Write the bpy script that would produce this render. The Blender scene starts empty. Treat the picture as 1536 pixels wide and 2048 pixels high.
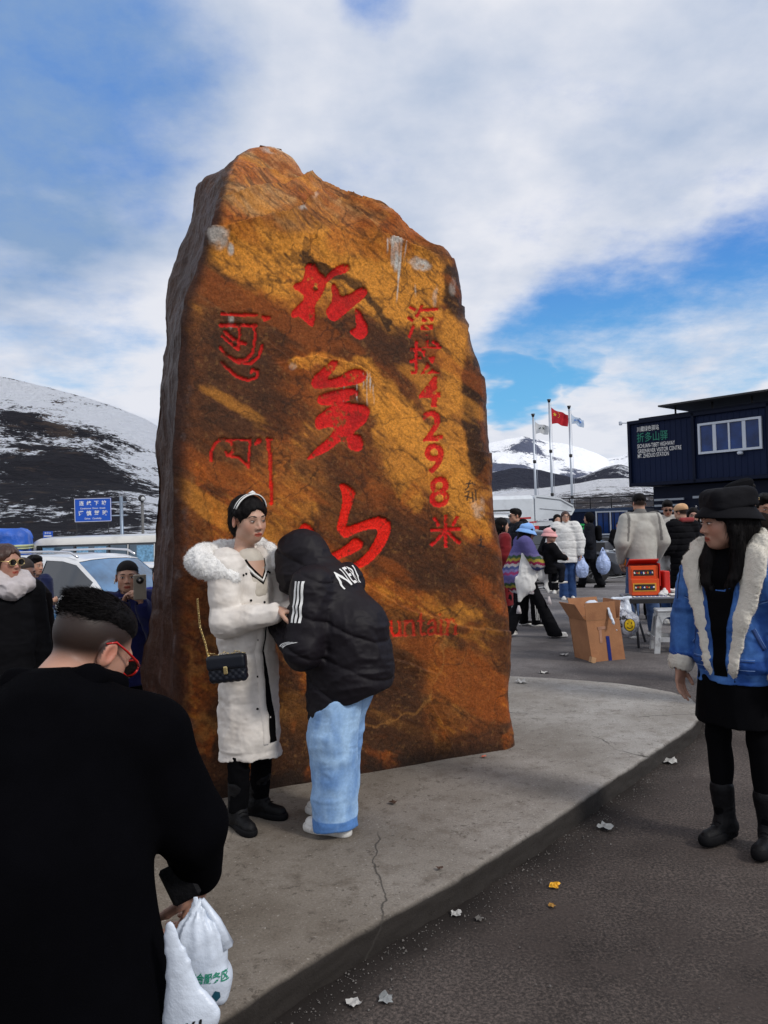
import bpy, math, random
import numpy as np
from mathutils import Vector, Matrix, Euler
from mathutils.bvhtree import BVHTree
random.seed(7); np.random.seed(7)
S = bpy.context.scene
COL = S.collection
PI = math.pi
R = math.radians

# ------------------------------------------------------------------ camera
CAMH = 1.50
cam_d = bpy.data.cameras.new('camera'); cam = bpy.data.objects.new('camera', cam_d); COL.objects.link(cam)
cam_d.sensor_fit = 'VERTICAL'; cam_d.sensor_height = 36; cam_d.sensor_width = 27; cam_d.lens = 27.0
cam_d.clip_end = 20000; cam_d.clip_start = 0.05
CM = Matrix.Translation((0, 0, CAMH)) @ Euler((R(91.0), 0, 0)).to_matrix().to_4x4() @ Matrix.Rotation(R(-1.8), 4, 'Z')
cam.matrix_world = CM
S.camera = cam
CR = np.array(CM.to_3x3()); CP = np.array(CM.translation)
F = 1536.0

# ------------------------------------------------------------------ world and sun
SUN_EL, SUN_AZ = 40.0, 128.0     # azimuth measured clockwise from +Y
w = bpy.data.worlds.new('World'); S.world = w; w.use_nodes = True
nt = w.node_tree; N = nt.nodes; L = nt.links
bg = N['Background']
sky = N.new('ShaderNodeTexSky'); sky.sky_type = 'NISHITA'; sky.sun_disc = False
sky.sun_elevation = R(SUN_EL); sky.sun_rotation = R(SUN_AZ); sky.altitude = 4200; sky.air_density = 1.3; sky.dust_density = 0.4; sky.ozone_density = 3.0
bg.inputs['Strength'].default_value = 0.10
def node(t, **kw):
    n = N.new(t)
    for k, v in kw.items(): setattr(n, k, v)
    return n
def vmath(op, a, b=None):
    n = node('ShaderNodeVectorMath', operation=op)
    for i, s in enumerate((a, b)):
        if s is None: continue
        if isinstance(s, (tuple, list)): n.inputs[i].default_value = s
        else: L.new(s, n.inputs[i])
    return n
def fmath(op, a, b=None, c=None, clamp=False):
    n = node('ShaderNodeMath', operation=op, use_clamp=clamp)
    for i, s in enumerate((a, b, c)):
        if s is None: continue
        if isinstance(s, (int, float)): n.inputs[i].default_value = s
        else: L.new(s, n.inputs[i])
    return n.outputs[0]
def smooth(v, lo, hi):
    n = node('ShaderNodeMapRange', interpolation_type='SMOOTHSTEP')
    L.new(v, n.inputs['Value']); n.inputs['From Min'].default_value = lo; n.inputs['From Max'].default_value = hi
    return n.outputs[0]
def mixc(f, a, b):
    n = node('ShaderNodeMix', data_type='RGBA')
    if isinstance(f, (int, float)): n.inputs[0].default_value = f
    else: L.new(f, n.inputs[0])
    for i, s in ((6, a), (7, b)):
        if isinstance(s, tuple): n.inputs[i].default_value = (*s, 1)
        else: L.new(s, n.inputs[i])
    return n.outputs[2]
def noise(vec, scale, detail=6, rough=0.55, dist=0.0, lac=2.0):
    n = node('ShaderNodeTexNoise'); n.inputs['Scale'].default_value = scale; n.inputs['Detail'].default_value = detail
    n.inputs['Roughness'].default_value = rough; n.inputs['Distortion'].default_value = dist; n.inputs['Lacunarity'].default_value = lac
    L.new(vec, n.inputs['Vector']); return n.outputs['Fac']
def pxdir(x, y):
    d = CR @ np.array([(x - 768) / F, (1024 - y) / F, -1.0]); return d / np.linalg.norm(d)
tc = node('ShaderNodeTexCoord'); D = tc.outputs['Generated']
sep = node('ShaderNodeSeparateXYZ'); L.new(D, sep.inputs[0])
zc = fmath('ADD', fmath('ABSOLUTE', sep.outputs['Z']), 0.22)
cb = node('ShaderNodeCombineXYZ')
L.new(fmath('DIVIDE', sep.outputs['X'], zc), cb.inputs[0]); L.new(fmath('DIVIDE', sep.outputs['Y'], zc), cb.inputs[1])
PC = cb.outputs[0]                                      # cloud sheet coordinates
warp = node('ShaderNodeTexNoise'); warp.inputs['Scale'].default_value = 2.6; warp.inputs['Detail'].default_value = 4; L.new(PC, warp.inputs['Vector'])
wv = vmath('SCALE', vmath('SUBTRACT', warp.outputs['Color'], (.5, .5, .5)).outputs[0]); wv.inputs['Scale'].default_value = 0.20
Dw = vmath('ADD', D, wv.outputs[0]).outputs[0]
Dn = vmath('NORMALIZE', Dw).outputs[0]
def blob(x, y, r_in, r_out):                            # a soft patch of sky round one direction, radii in degrees
    d = vmath('DOT_PRODUCT', Dn, tuple(pxdir(x, y))).outputs['Value']
    return smooth(d, math.cos(R(r_out)), math.cos(R(r_in)))
def vmax(*a):
    o = a[0]
    for b in a[1:]: o = fmath('MAXIMUM', o, b)
    return o
n1 = noise(PC, 1.5, 9, 0.55); n2 = noise(PC, 4.0, 9, 0.66); n3 = noise(PC, 0.8, 5, 0.5)
lnv = np.cross(pxdir(1560, 300), pxdir(930, 610)); lnv /= np.linalg.norm(lnv); lnv = lnv * np.sign(lnv @ pxdir(1400, 600))
sl = vmath('DOT_PRODUCT', Dn, tuple(lnv)).outputs['Value']
wedge = fmath('MULTIPLY', smooth(sl, -.03, .09), fmath('MULTIPLY', smooth(sep.outputs['Z'], .10, .30), smooth(sep.outputs['X'], .02, .16)))
gaps = vmax(wedge, fmath('MULTIPLY', blob(1030, 778, 0, 3.2), .95), fmath('MULTIPLY', blob(1120, 765, 0, 2.8), .8), fmath('MULTIPLY', blob(1330, 660, 0, 6), .62), fmath('MULTIPLY', blob(1130, 690, 0, 3.5), .7), fmath('MULTIPLY', blob(1480, 740, 0, 4), .55),
            fmath('MULTIPLY', blob(160, 190, 0, 13), .36), fmath('MULTIPLY', blob(60, 500, 0, 9), .38), fmath('MULTIPLY', blob(100, 690, 0, 8), .42), fmath('MULTIPLY', blob(750, -15, 0, 4), .62))
far_gap = smooth(n3, .60, .72)                          # the same broken cover everywhere else
cover = fmath('SUBTRACT', fmath('ADD', fmath('MULTIPLY', fmath('SUBTRACT', n1, .5), 1.7), fmath('MULTIPLY', fmath('SUBTRACT', n2, .5), 1.3)), fmath('SUBTRACT', fmath('MULTIPLY', gaps, 1.12), .62))
cm = smooth(cover, -.50, .55)
shade = vmax(fmath('MULTIPLY', blob(60, 150, 2, 17), 1.25), fmath('MULTIPLY', blob(240, 130, 0, 12), .9), fmath('MULTIPLY', blob(60, 480, 0, 9), .6), fmath('MULTIPLY', blob(700, 330, 2, 15), .42),
             fmath('MULTIPLY', blob(1200, 240, 0, 10), .45), fmath('MULTIPLY', blob(1450, 60, 0, 9), .35))
sh = fmath('ADD', fmath('MULTIPLY', shade, .75), fmath('MULTIPLY', fmath('SUBTRACT', noise(PC, 2.4, 7, .55), .48), 2.1), clamp=True)
cloud = mixc(sh, (7.9, 8.1, 8.8), (2.5, 3.8, 6.0))
blue = mixc(.80, sky.outputs[0], mixc(smooth(sep.outputs['Z'], .12, .36), (1.5, 5.2, 8.8), (.75, 2.7, 7.6)))
skyc = mixc(cm, blue, cloud)
low = smooth(sep.outputs['Z'], .16, -.02)               # pale air over the horizon
skyc = mixc(fmath('MULTIPLY', low, .55), skyc, (7.4, 7.9, 8.8))
L.new(skyc, bg.inputs['Color'])

sd = bpy.data.lights.new('sun', 'SUN'); sd.energy = 1.9; sd.angle = R(10); sd.color = (1.0, .95, .88)
so = bpy.data.objects.new('sun', sd); COL.objects.link(so)
sv = Vector((math.sin(R(SUN_AZ)) * math.cos(R(SUN_EL)), math.cos(R(SUN_AZ)) * math.cos(R(SUN_EL)), math.sin(R(SUN_EL))))
so.rotation_euler = sv.to_track_quat('Z', 'Y').to_euler()
S.view_settings.view_transform = 'Standard'; S.view_settings.look = 'None'; S.view_settings.exposure = 0.0; S.view_settings.gamma = 1.0
S.view_settings.use_curve_mapping = False

# ------------------------------------------------------------------ helpers
def P(x, y, d):
    """world point seen at photo pixel (x, y) at depth d"""
    return CP + CR @ np.array([(x - 768) / F * d, (1024 - y) / F * d, -d])
def G(x, y, z=0.0):
    r = CR @ np.array([(x - 768) / F, (1024 - y) / F, -1.0]); t = (z - CP[2]) / r[2]; return CP + r * t
def to_px(p):
    q = (p - CP) @ CR          # camera axes
    d = -q[..., 2]; return 768 + q[..., 0] / d * F, 1024 - q[..., 1] / d * F
def hash3(i, j, k, seed):
    n = (i.astype(np.int64) * 73856093) ^ (j.astype(np.int64) * 19349663) ^ (k.astype(np.int64) * 83492791) ^ (seed * 2654435761)
    n = (n ^ (n >> 13)) * 1274126177 & 0x7fffffff
    n = (n ^ (n >> 15)) * 2246822519 & 0x7fffffff
    return ((n ^ (n >> 11)) & 0xffff) / 65535.0
def vnoise(p, seed=0):
    """value noise in [-1, 1] of points p (N, 3)"""
    f = np.floor(p); i = f.astype(np.int64); t = p - f; t = t * t * t * (t * (t * 6 - 15) + 10)
    out = 0
    for a in (0, 1):
        wa = t[..., 0] if a else 1 - t[..., 0]
        for b in (0, 1):
            wb = t[..., 1] if b else 1 - t[..., 1]
            for c in (0, 1):
                wc = t[..., 2] if c else 1 - t[..., 2]
                out = out + wa * wb * wc * hash3(i[..., 0] + a, i[..., 1] + b, i[..., 2] + c, seed)
    return out * 2 - 1
def fbm(p, oct=4, seed=0, gain=.5, lac=2.03):
    s = 0; a = 1; tot = 0
    for o in range(oct):
        s = s + a * vnoise(p, seed + o * 17); tot += a; a *= gain; p = p * lac + 13.7
    return s / tot
def ridged(p, oct=4, seed=0):
    s = 0; a = 1; tot = 0
    for o in range(oct):
        s = s + a * (1 - np.abs(vnoise(p, seed + o * 31))); tot += a; a *= .5; p = p * 2.1 + 5.1
    return s / tot
def sstep(x, a, b):
    t = np.clip((x - a) / (b - a), 0, 1); return t * t * (3 - 2 * t)
def mesh_np(name, V, Fa, mats=None, parent=None, smooth=True, colors=None, mi=None, attr='Col'):
    """a mesh object from numpy arrays; Fa is (n, 3|4) or a list of lists"""
    me = bpy.data.meshes.new(name)
    V = np.asarray(V, dtype=np.float32)
    if isinstance(Fa, np.ndarray):
        nf, k = Fa.shape
        me.vertices.add(len(V)); me.vertices.foreach_set('co', V.ravel())
        me.loops.add(nf * k); me.loops.foreach_set('vertex_index', Fa.astype(np.int32).ravel())
        me.polygons.add(nf); me.polygons.foreach_set('loop_start', np.arange(0, nf * k, k, dtype=np.int32))
        me.polygons.foreach_set('loop_total', np.full(nf, k, dtype=np.int32))
    else:
        me.from_pydata([tuple(map(float, v)) for v in V], [], [tuple(map(int, f)) for f in Fa])
    if mi is not None: me.polygons.foreach_set('material_index', np.asarray(mi, dtype=np.int32))
    me.polygons.foreach_set('use_smooth', np.full(len(me.polygons), bool(smooth)))
    if colors is not None:
        ca = me.color_attributes.new(attr, 'FLOAT_COLOR', 'POINT')
        c = np.ones((len(V), 4), dtype=np.float32); c[:, :3] = colors; ca.data.foreach_set('color', c.ravel())
    me.update(calc_edges=True); me.validate()
    o = bpy.data.objects.new(name, me); COL.objects.link(o)
    if mats is not None:
        for m in (mats if isinstance(mats, (list, tuple)) else [mats]): me.materials.append(m)
    if parent is not None: o.parent = parent
    return o
def tag(o, label=None, cat=None, group=None, kind=None):
    if label: o['label'] = label
    if cat: o['category'] = cat
    if group: o['group'] = group
    if kind: o['kind'] = kind
    return o
def empty(name, loc=(0, 0, 0), rz=0, label=None, cat=None, group=None):
    o = bpy.data.objects.new(name, None); o.empty_display_size = .2; COL.objects.link(o)
    o.location = tuple(map(float, loc)); o.rotation_euler = (0, 0, rz); tag(o, label, cat, group); return o

# material factory
MATS = {}
def M(name, col=(.5, .5, .5), rough=.6, var=.12, vs=8, bump=.15, bs=60, metal=0, attr=False, coat=0, spec=.5, trans=0, alpha=1, sheen=0, warp=0, dirt=None, dirts=3, emit=None, subsurf=0, ior=None):
    key = name
    if key in MATS: return MATS[key]
    m = bpy.data.materials.new(name); m.use_nodes = True; t = m.node_tree; b = t.nodes['Principled BSDF']
    b.inputs['Roughness'].default_value = rough; b.inputs['Metallic'].default_value = metal
    b.inputs['Specular IOR Level'].default_value = spec; b.inputs['Coat Weight'].default_value = coat
    b.inputs['Sheen Weight'].default_value = sheen; b.inputs['Alpha'].default_value = alpha; b.inputs['Transmission Weight'].default_value = trans
    b.inputs['Subsurface Weight'].default_value = subsurf
    if subsurf: b.inputs['Subsurface Radius'].default_value = (1, .3, .15); b.inputs['Subsurface Scale'].default_value = .012
    if ior: b.inputs['IOR'].default_value = ior
    tcn = t.nodes.new('ShaderNodeTexCoord')
    no = t.nodes.new('ShaderNodeTexNoise'); no.inputs['Scale'].default_value = vs; no.inputs['Detail'].default_value = 6; no.inputs['Roughness'].default_value = .6
    t.links.new(tcn.outputs['Object'], no.inputs['Vector'])
    mr = t.nodes.new('ShaderNodeMapRange'); mr.inputs['From Min'].default_value = .3; mr.inputs['From Max'].default_value = .7
    mr.inputs['To Min'].default_value = 1 - var; mr.inputs['To Max'].default_value = 1 + var
    t.links.new(no.outputs['Fac'], mr.inputs['Value'])
    mx = t.nodes.new('ShaderNodeVectorMath'); mx.operation = 'SCALE'
    if attr:
        at = t.nodes.new('ShaderNodeAttribute'); at.attribute_name = 'Col'; src = at.outputs['Color']
        t.links.new(src, mx.inputs[0])
    else:
        mx.inputs[0].default_value = col
    t.links.new(mr.outputs[0], mx.inputs['Scale'])
    out = mx.outputs[0]
    if dirt:
        n2 = t.nodes.new('ShaderNodeTexNoise'); n2.inputs['Scale'].default_value = dirts; n2.inputs['Detail'].default_value = 8; n2.inputs['Roughness'].default_value = .65
        t.links.new(tcn.outputs['Object'], n2.inputs['Vector'])
        r2 = t.nodes.new('ShaderNodeMapRange'); r2.inputs['From Min'].default_value = .48; r2.inputs['From Max'].default_value = .68
        t.links.new(n2.outputs['Fac'], r2.inputs['Value'])
        mm = t.nodes.new('ShaderNodeMix'); mm.data_type = 'RGBA'; mm.inputs[7].default_value = (*dirt, 1)
        t.links.new(r2.outputs[0], mm.inputs[0]); t.links.new(out, mm.inputs[6]); out = mm.outputs[2]
    t.links.new(out, b.inputs['Base Color'])
    if emit:
        b.inputs['Emission Color'].default_value = (*emit, 1); b.inputs['Emission Strength'].default_value = 1
    if bump:
        nb = t.nodes.new('ShaderNodeTexNoise'); nb.inputs['Scale'].default_value = bs; nb.inputs['Detail'].default_value = 5; nb.inputs['Roughness'].default_value = .6
        t.links.new(tcn.outputs['Object'], nb.inputs['Vector'])
        bu = t.nodes.new('ShaderNodeBump'); bu.inputs['Strength'].default_value = bump; bu.inputs['Distance'].default_value = .6 / bs
        t.links.new(nb.outputs['Fac'], bu.inputs['Height']); t.links.new(bu.outputs[0], b.inputs['Normal'])
    MATS[key] = m; return m

class MB:
    """collects boxes, prisms, tubes into one mesh"""
    def __init__(s): s.v = []; s.f = []
    def add(s, V, Fc):
        b = len(s.v); s.v += [tuple(map(float, q)) for q in V]; s.f += [tuple(int(i) + b for i in f) for f in Fc]; return s
    def box(s, c, size, rot=None, bev=0.0):
        hx, hy, hz = [q / 2 for q in size]
        b = min(bev, hx * .9, hy * .9, hz * .9)
        if b <= 0:
            V = [(x, y, z) for z in (-hz, hz) for y in (-hy, hy) for x in (-hx, hx)]
            Fc = [(0, 2, 3, 1), (4, 5, 7, 6), (0, 1, 5, 4), (2, 6, 7, 3), (0, 4, 6, 2), (1, 3, 7, 5)]
        else:
            V = []; idx = {}
            for sx in (-1, 1):
                for sy in (-1, 1):
                    for sz in (-1, 1):
                        idx[(sx, sy, sz, 0)] = len(V); V.append((sx * hx, sy * (hy - b), sz * (hz - b)))
                        idx[(sx, sy, sz, 1)] = len(V); V.append((sx * (hx - b), sy * hy, sz * (hz - b)))
                        idx[(sx, sy, sz, 2)] = len(V); V.append((sx * (hx - b), sy * (hy - b), sz * hz))
            Fc = []
            sg = (-1, 1)
            for s_ in sg:
                q = [idx[(s_, -1, -1, 0)], idx[(s_, 1, -1, 0)], idx[(s_, 1, 1, 0)], idx[(s_, -1, 1, 0)]]; Fc.append(q if s_ > 0 else q[::-1])
                q = [idx[(-1, s_, -1, 1)], idx[(1, s_, -1, 1)], idx[(1, s_, 1, 1)], idx[(-1, s_, 1, 1)]]; Fc.append(q[::-1] if s_ > 0 else q)
                q = [idx[(-1, -1, s_, 2)], idx[(1, -1, s_, 2)], idx[(1, 1, s_, 2)], idx[(-1, 1, s_, 2)]]; Fc.append(q if s_ > 0 else q[::-1])
            for a in sg:
                for b_ in sg:
                    Fc.append([idx[(a, b_, -1, 0)], idx[(a, b_, 1, 0)], idx[(a, b_, 1, 1)], idx[(a, b_, -1, 1)]][::(1 if a * b_ > 0 else -1)])
                    Fc.append([idx[(a, -1, b_, 0)], idx[(a, 1, b_, 0)], idx[(a, 1, b_, 2)], idx[(a, -1, b_, 2)]][::(1 if a * b_ > 0 else -1)])
                    Fc.append([idx[(-1, a, b_, 1)], idx[(1, a, b_, 1)], idx[(1, a, b_, 2)], idx[(-1, a, b_, 2)]][::(-1 if a * b_ > 0 else 1)])
            for a in sg:
                for b_ in sg:
                    for c_ in sg:
                        q = [idx[(a, b_, c_, 0)], idx[(a, b_, c_, 1)], idx[(a, b_, c_, 2)]]; Fc.append(q if a * b_ * c_ > 0 else q[::-1])
        if rot is not None: V = [tuple(rot @ Vector(q)) for q in V]
        return s.add([(q[0] + c[0], q[1] + c[1], q[2] + c[2]) for q in V], Fc)
    def tube(s, pts, r, n=8, cap=True):
        pts = [Vector(p) for p in pts]; rs = r if isinstance(r, (list, tuple)) else [r] * len(pts)
        V = []; Fc = []; up = None
        for i, p in enumerate(pts):
            t = (pts[min(i + 1, len(pts) - 1)] - pts[max(i - 1, 0)]).normalized()
            if up is None: up = Vector((0, 0, 1)) if abs(t.z) < .9 else Vector((1, 0, 0))
            a = t.cross(up).normalized(); b = a.cross(t).normalized(); up = b
            for k in range(n):
                an = 2 * PI * k / n; V.append(p + a * math.cos(an) * rs[i] + b * math.sin(an) * rs[i])
        for i in range(len(pts) - 1):
            for k in range(n):
                k2 = (k + 1) % n; Fc.append((i * n + k, i * n + k2, (i + 1) * n + k2, (i + 1) * n + k))
        if cap: Fc.append(tuple(range(n))[::-1]); Fc.append(tuple((len(pts) - 1) * n + k for k in range(n)))
        return s.add(V, Fc)
    def prism(s, poly, h, M4=None):
        """extrude polygon (x, y) from z=0 to h, transformed by M4"""
        n = len(poly); V = [Vector((p[0], p[1], 0)) for p in poly] + [Vector((p[0], p[1], h)) for p in poly]
        if M4 is not None: V = [M4 @ q for q in V]
        Fc = [tuple(range(n))[::-1], tuple(range(n, 2 * n))] + [(i, (i + 1) % n, n + (i + 1) % n, n + i) for i in range(n)]
        return s.add(V, Fc)
    def grid(s, pts):
        """pts[i][j] -> quads"""
        b = [p for row in pts for p in row]; m = len(pts[0])
        return s.add(b, [(i * m + j, i * m + j + 1, (i + 1) * m + j + 1, (i + 1) * m + j) for i in range(len(pts) - 1) for j in range(m - 1)])
    def build(s, name, mat, parent=None, smooth=False):
        return mesh_np(name, s.v, s.f, mat, parent, smooth)

def text_mesh(txt, size=1.0, ext=0.0, bold=0.0, align='CENTER', space=1.0, shear=0.0):
    """letters as vertices / faces in the xy plane"""
    c = bpy.data.curves.new('t', 'FONT'); c.body = txt; c.size = size; c.extrude = ext; c.offset = bold; c.align_x = align; c.align_y = 'CENTER'
    c.space_character = space; c.shear = shear; c.resolution_u = 3
    o = bpy.data.objects.new('t', c); COL.objects.link(o)
    me = o.to_mesh(); V = np.array([v.co[:] for v in me.vertices]).reshape(-1, 3); Fc = [tuple(p.vertices) for p in me.polygons]
    o.to_mesh_clear(); bpy.data.objects.remove(o); bpy.data.curves.remove(c)
    return V, Fc
def ground_z(X, Y):
    X = np.asarray(X, dtype=float); Y = np.asarray(Y, dtype=float)
    r = -.35 * sstep(Y, 15, 26) - .75 * sstep(Y, 24, 40)
    l = -.33 * sstep(Y, 3.5, 6.0) - .17 * sstep(Y, 7, 12) - .65 * sstep(Y, 12, 25) - .3 * sstep(Y, 25, 45)
    f = sstep(X / np.maximum(Y, 1), -.05, -.28)
    return r * (1 - f) + l * f
# ------------------------------------------------------------------ ground sheet
def build_ground():
    xs = np.concatenate([-np.geomspace(30, 6000, 26)[::-1], np.arange(-29, -6, 1.0), np.arange(-6, 6, .08), np.arange(6, 30, 1.0), np.geomspace(30, 6000, 26)])
    ys = np.concatenate([-np.geomspace(4, 3000, 20)[::-1], np.arange(-3.5, 1, .5), np.arange(1, 9, .06), np.arange(9, 40, .7), np.geomspace(40, 9000, 34)])
    X, Y = np.meshgrid(xs, ys); Z = ground_z(X, Y)
    p = np.stack([X, Y, X * 0], -1)
    near = sstep(np.hypot(X, Y), 14, 8)
    Z = Z + near * (.006 * fbm(p * 1.3, 3, 3) + .0035 * fbm(p * 9, 2, 8))
    Z = Z - .0 * X
    n, m = X.shape; I = np.arange(n * m).reshape(n, m)
    Fq = np.stack([I[:-1, :-1], I[:-1, 1:], I[1:, 1:], I[1:, :-1]], -1).reshape(-1, 4)
    m_ = bpy.data.materials.new('asphalt'); m_.use_nodes = True; t = m_.node_tree; b = t.nodes['Principled BSDF']
    tcn = t.nodes.new('ShaderNodeTexCoord')
    def nz(s, d=6, r=.6, off=0):
        q = t.nodes.new('ShaderNodeTexNoise'); q.inputs['Scale'].default_value = s; q.inputs['Detail'].default_value = d; q.inputs['Roughness'].default_value = r
        mp = t.nodes.new('ShaderNodeMapping'); mp.inputs['Location'].default_value = (off, off, off); t.links.new(tcn.outputs['Object'], mp.inputs[0]); t.links.new(mp.outputs[0], q.inputs['Vector']); return q.outputs['Fac']
    def rmp(src, stops):
        r = t.nodes.new('ShaderNodeValToRGB'); r.color_ramp.elements[0].position = stops[0][0]; r.color_ramp.elements[0].color = (*stops[0][1], 1)
        r.color_ramp.elements[1].position = stops[1][0]; r.color_ramp.elements[1].color = (*stops[1][1], 1)
        for q in stops[2:]:
            e = r.color_ramp.elements.new(q[0]); e.color = (*q[1], 1)
        t.links.new(src, r.inputs[0]); return r.outputs[0]
    def mix(f, a, c, mode='MIX'):
        q = t.nodes.new('ShaderNodeMix'); q.data_type = 'RGBA'; q.blend_type = mode
        if isinstance(f, float): q.inputs[0].default_value = f
        else: t.links.new(f, q.inputs[0])
        for i, s in ((6, a), (7, c)):
            if isinstance(s, tuple): q.inputs[i].default_value = (*s, 1)
            else: t.links.new(s, q.inputs[i])
        return q.outputs[2]
    base = rmp(nz(.7, 8, .6), [(.36, (.034, .028, .026)), (.64, (.088, .074, .067))])
    grain = rmp(nz(85, 4, .8), [(.36, (.45, .45, .45)), (.5, (1, 1, 1)), (.66, (2.2, 2.1, 2.0))])
    c = mix(1.0, base, grain, 'MULTIPLY')
    blot = rmp(nz(3.2, 9, .7, 4), [(.50, (0, 0, 0)), (.66, (.8, .8, .8))])
    c = mix(blot, c, (.06, .048, .043))
    pale = rmp(nz(4.5, 10, .8, 9), [(.66, (0, 0, 0)), (.73, (.7, .7, .7))])
    c = mix(pale, c, (.17, .155, .14))
    c = mix(rmp(nz(38, 5, .8, 2), [(.60, (0, 0, 0)), (.66, (.7, .7, .7))]), c, (.018, .0155, .0145)); c = mix(rmp(nz(30, 6, .8, 21), [(.66, (0, 0, 0)), (.71, (.8, .8, .8))]), c, (.15, .135, .12))
    # farther car park is a lighter grey
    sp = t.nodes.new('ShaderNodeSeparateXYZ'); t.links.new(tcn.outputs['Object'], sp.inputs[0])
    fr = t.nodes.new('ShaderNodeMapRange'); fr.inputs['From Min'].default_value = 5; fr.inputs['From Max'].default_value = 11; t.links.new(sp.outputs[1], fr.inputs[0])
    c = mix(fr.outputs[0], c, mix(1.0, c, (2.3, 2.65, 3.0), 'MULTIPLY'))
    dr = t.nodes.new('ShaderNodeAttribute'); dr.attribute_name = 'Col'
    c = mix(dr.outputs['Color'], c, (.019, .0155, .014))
    t.links.new(c, b.inputs['Base Color']); b.inputs['Roughness'].default_value = .9; b.inputs['Specular IOR Level'].default_value = .15
    bu = t.nodes.new('ShaderNodeBump'); bu.inputs['Strength'].default_value = .5; bu.inputs['Distance'].default_value = .006
    t.links.new(nz(90, 5, .75), bu.inputs['Height']); t.links.new(bu.outputs[0], b.inputs['Normal'])
    # grime gathered along the kerb
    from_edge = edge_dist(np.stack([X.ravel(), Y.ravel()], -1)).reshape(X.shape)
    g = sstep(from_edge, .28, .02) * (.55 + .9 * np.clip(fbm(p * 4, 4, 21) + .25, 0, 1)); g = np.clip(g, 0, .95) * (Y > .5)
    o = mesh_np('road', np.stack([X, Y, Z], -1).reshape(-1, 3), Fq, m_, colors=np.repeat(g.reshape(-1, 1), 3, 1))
    tag(o, kind='structure')

# platform: poured concrete slab with a broken kerb edge
EDGE_PX = [(300, 2150), (445, 2040), (560, 1965), (640, 1915), (720, 1867), (815, 1815), (872, 1784), (935, 1748), (1000, 1708), (1090, 1652), (1180, 1590), (1250, 1545), (1300, 1510), (1350, 1478), (1385, 1455), (1403, 1432), (1400, 1412), (1385, 1395), (1345, 1383), (1290, 1373), (1230, 1365), (1180, 1361), (1100, 1355), (1020, 1351), (940, 1350)]
PH = .10
edge_pts = np.array([G(x, y, PH)[:2] for x, y in EDGE_PX])
def resample(P_, step):
    d = np.r_[0, np.cumsum(np.hypot(*np.diff(P_, axis=0).T))]; n = int(d[-1] / step); s = np.linspace(0, d[-1], n)
    return np.stack([np.interp(s, d, P_[:, 0]), np.interp(s, d, P_[:, 1])], -1)
edge_f = resample(edge_pts, .02)
for _ in range(6):
    e2 = edge_f.copy(); e2[1:-1] = (edge_f[:-2] + edge_f[2:] + 2 * edge_f[1:-1]) / 4; edge_f = e2
def edge_dist(q):
    out = np.full(len(q), 9.0)
    m = (np.abs(q[:, 0]) < 7) & (q[:, 1] > -1) & (q[:, 1] < 9)
    E = edge_f[::2]; idx = np.where(m)[0]
    for a in range(0, len(idx), 4000):
        ii = idx[a:a + 4000]; d = q[ii][:, None, :] - E[None]; out[ii] = np.sqrt((d ** 2).sum(-1).min(1))
    return out
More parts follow.
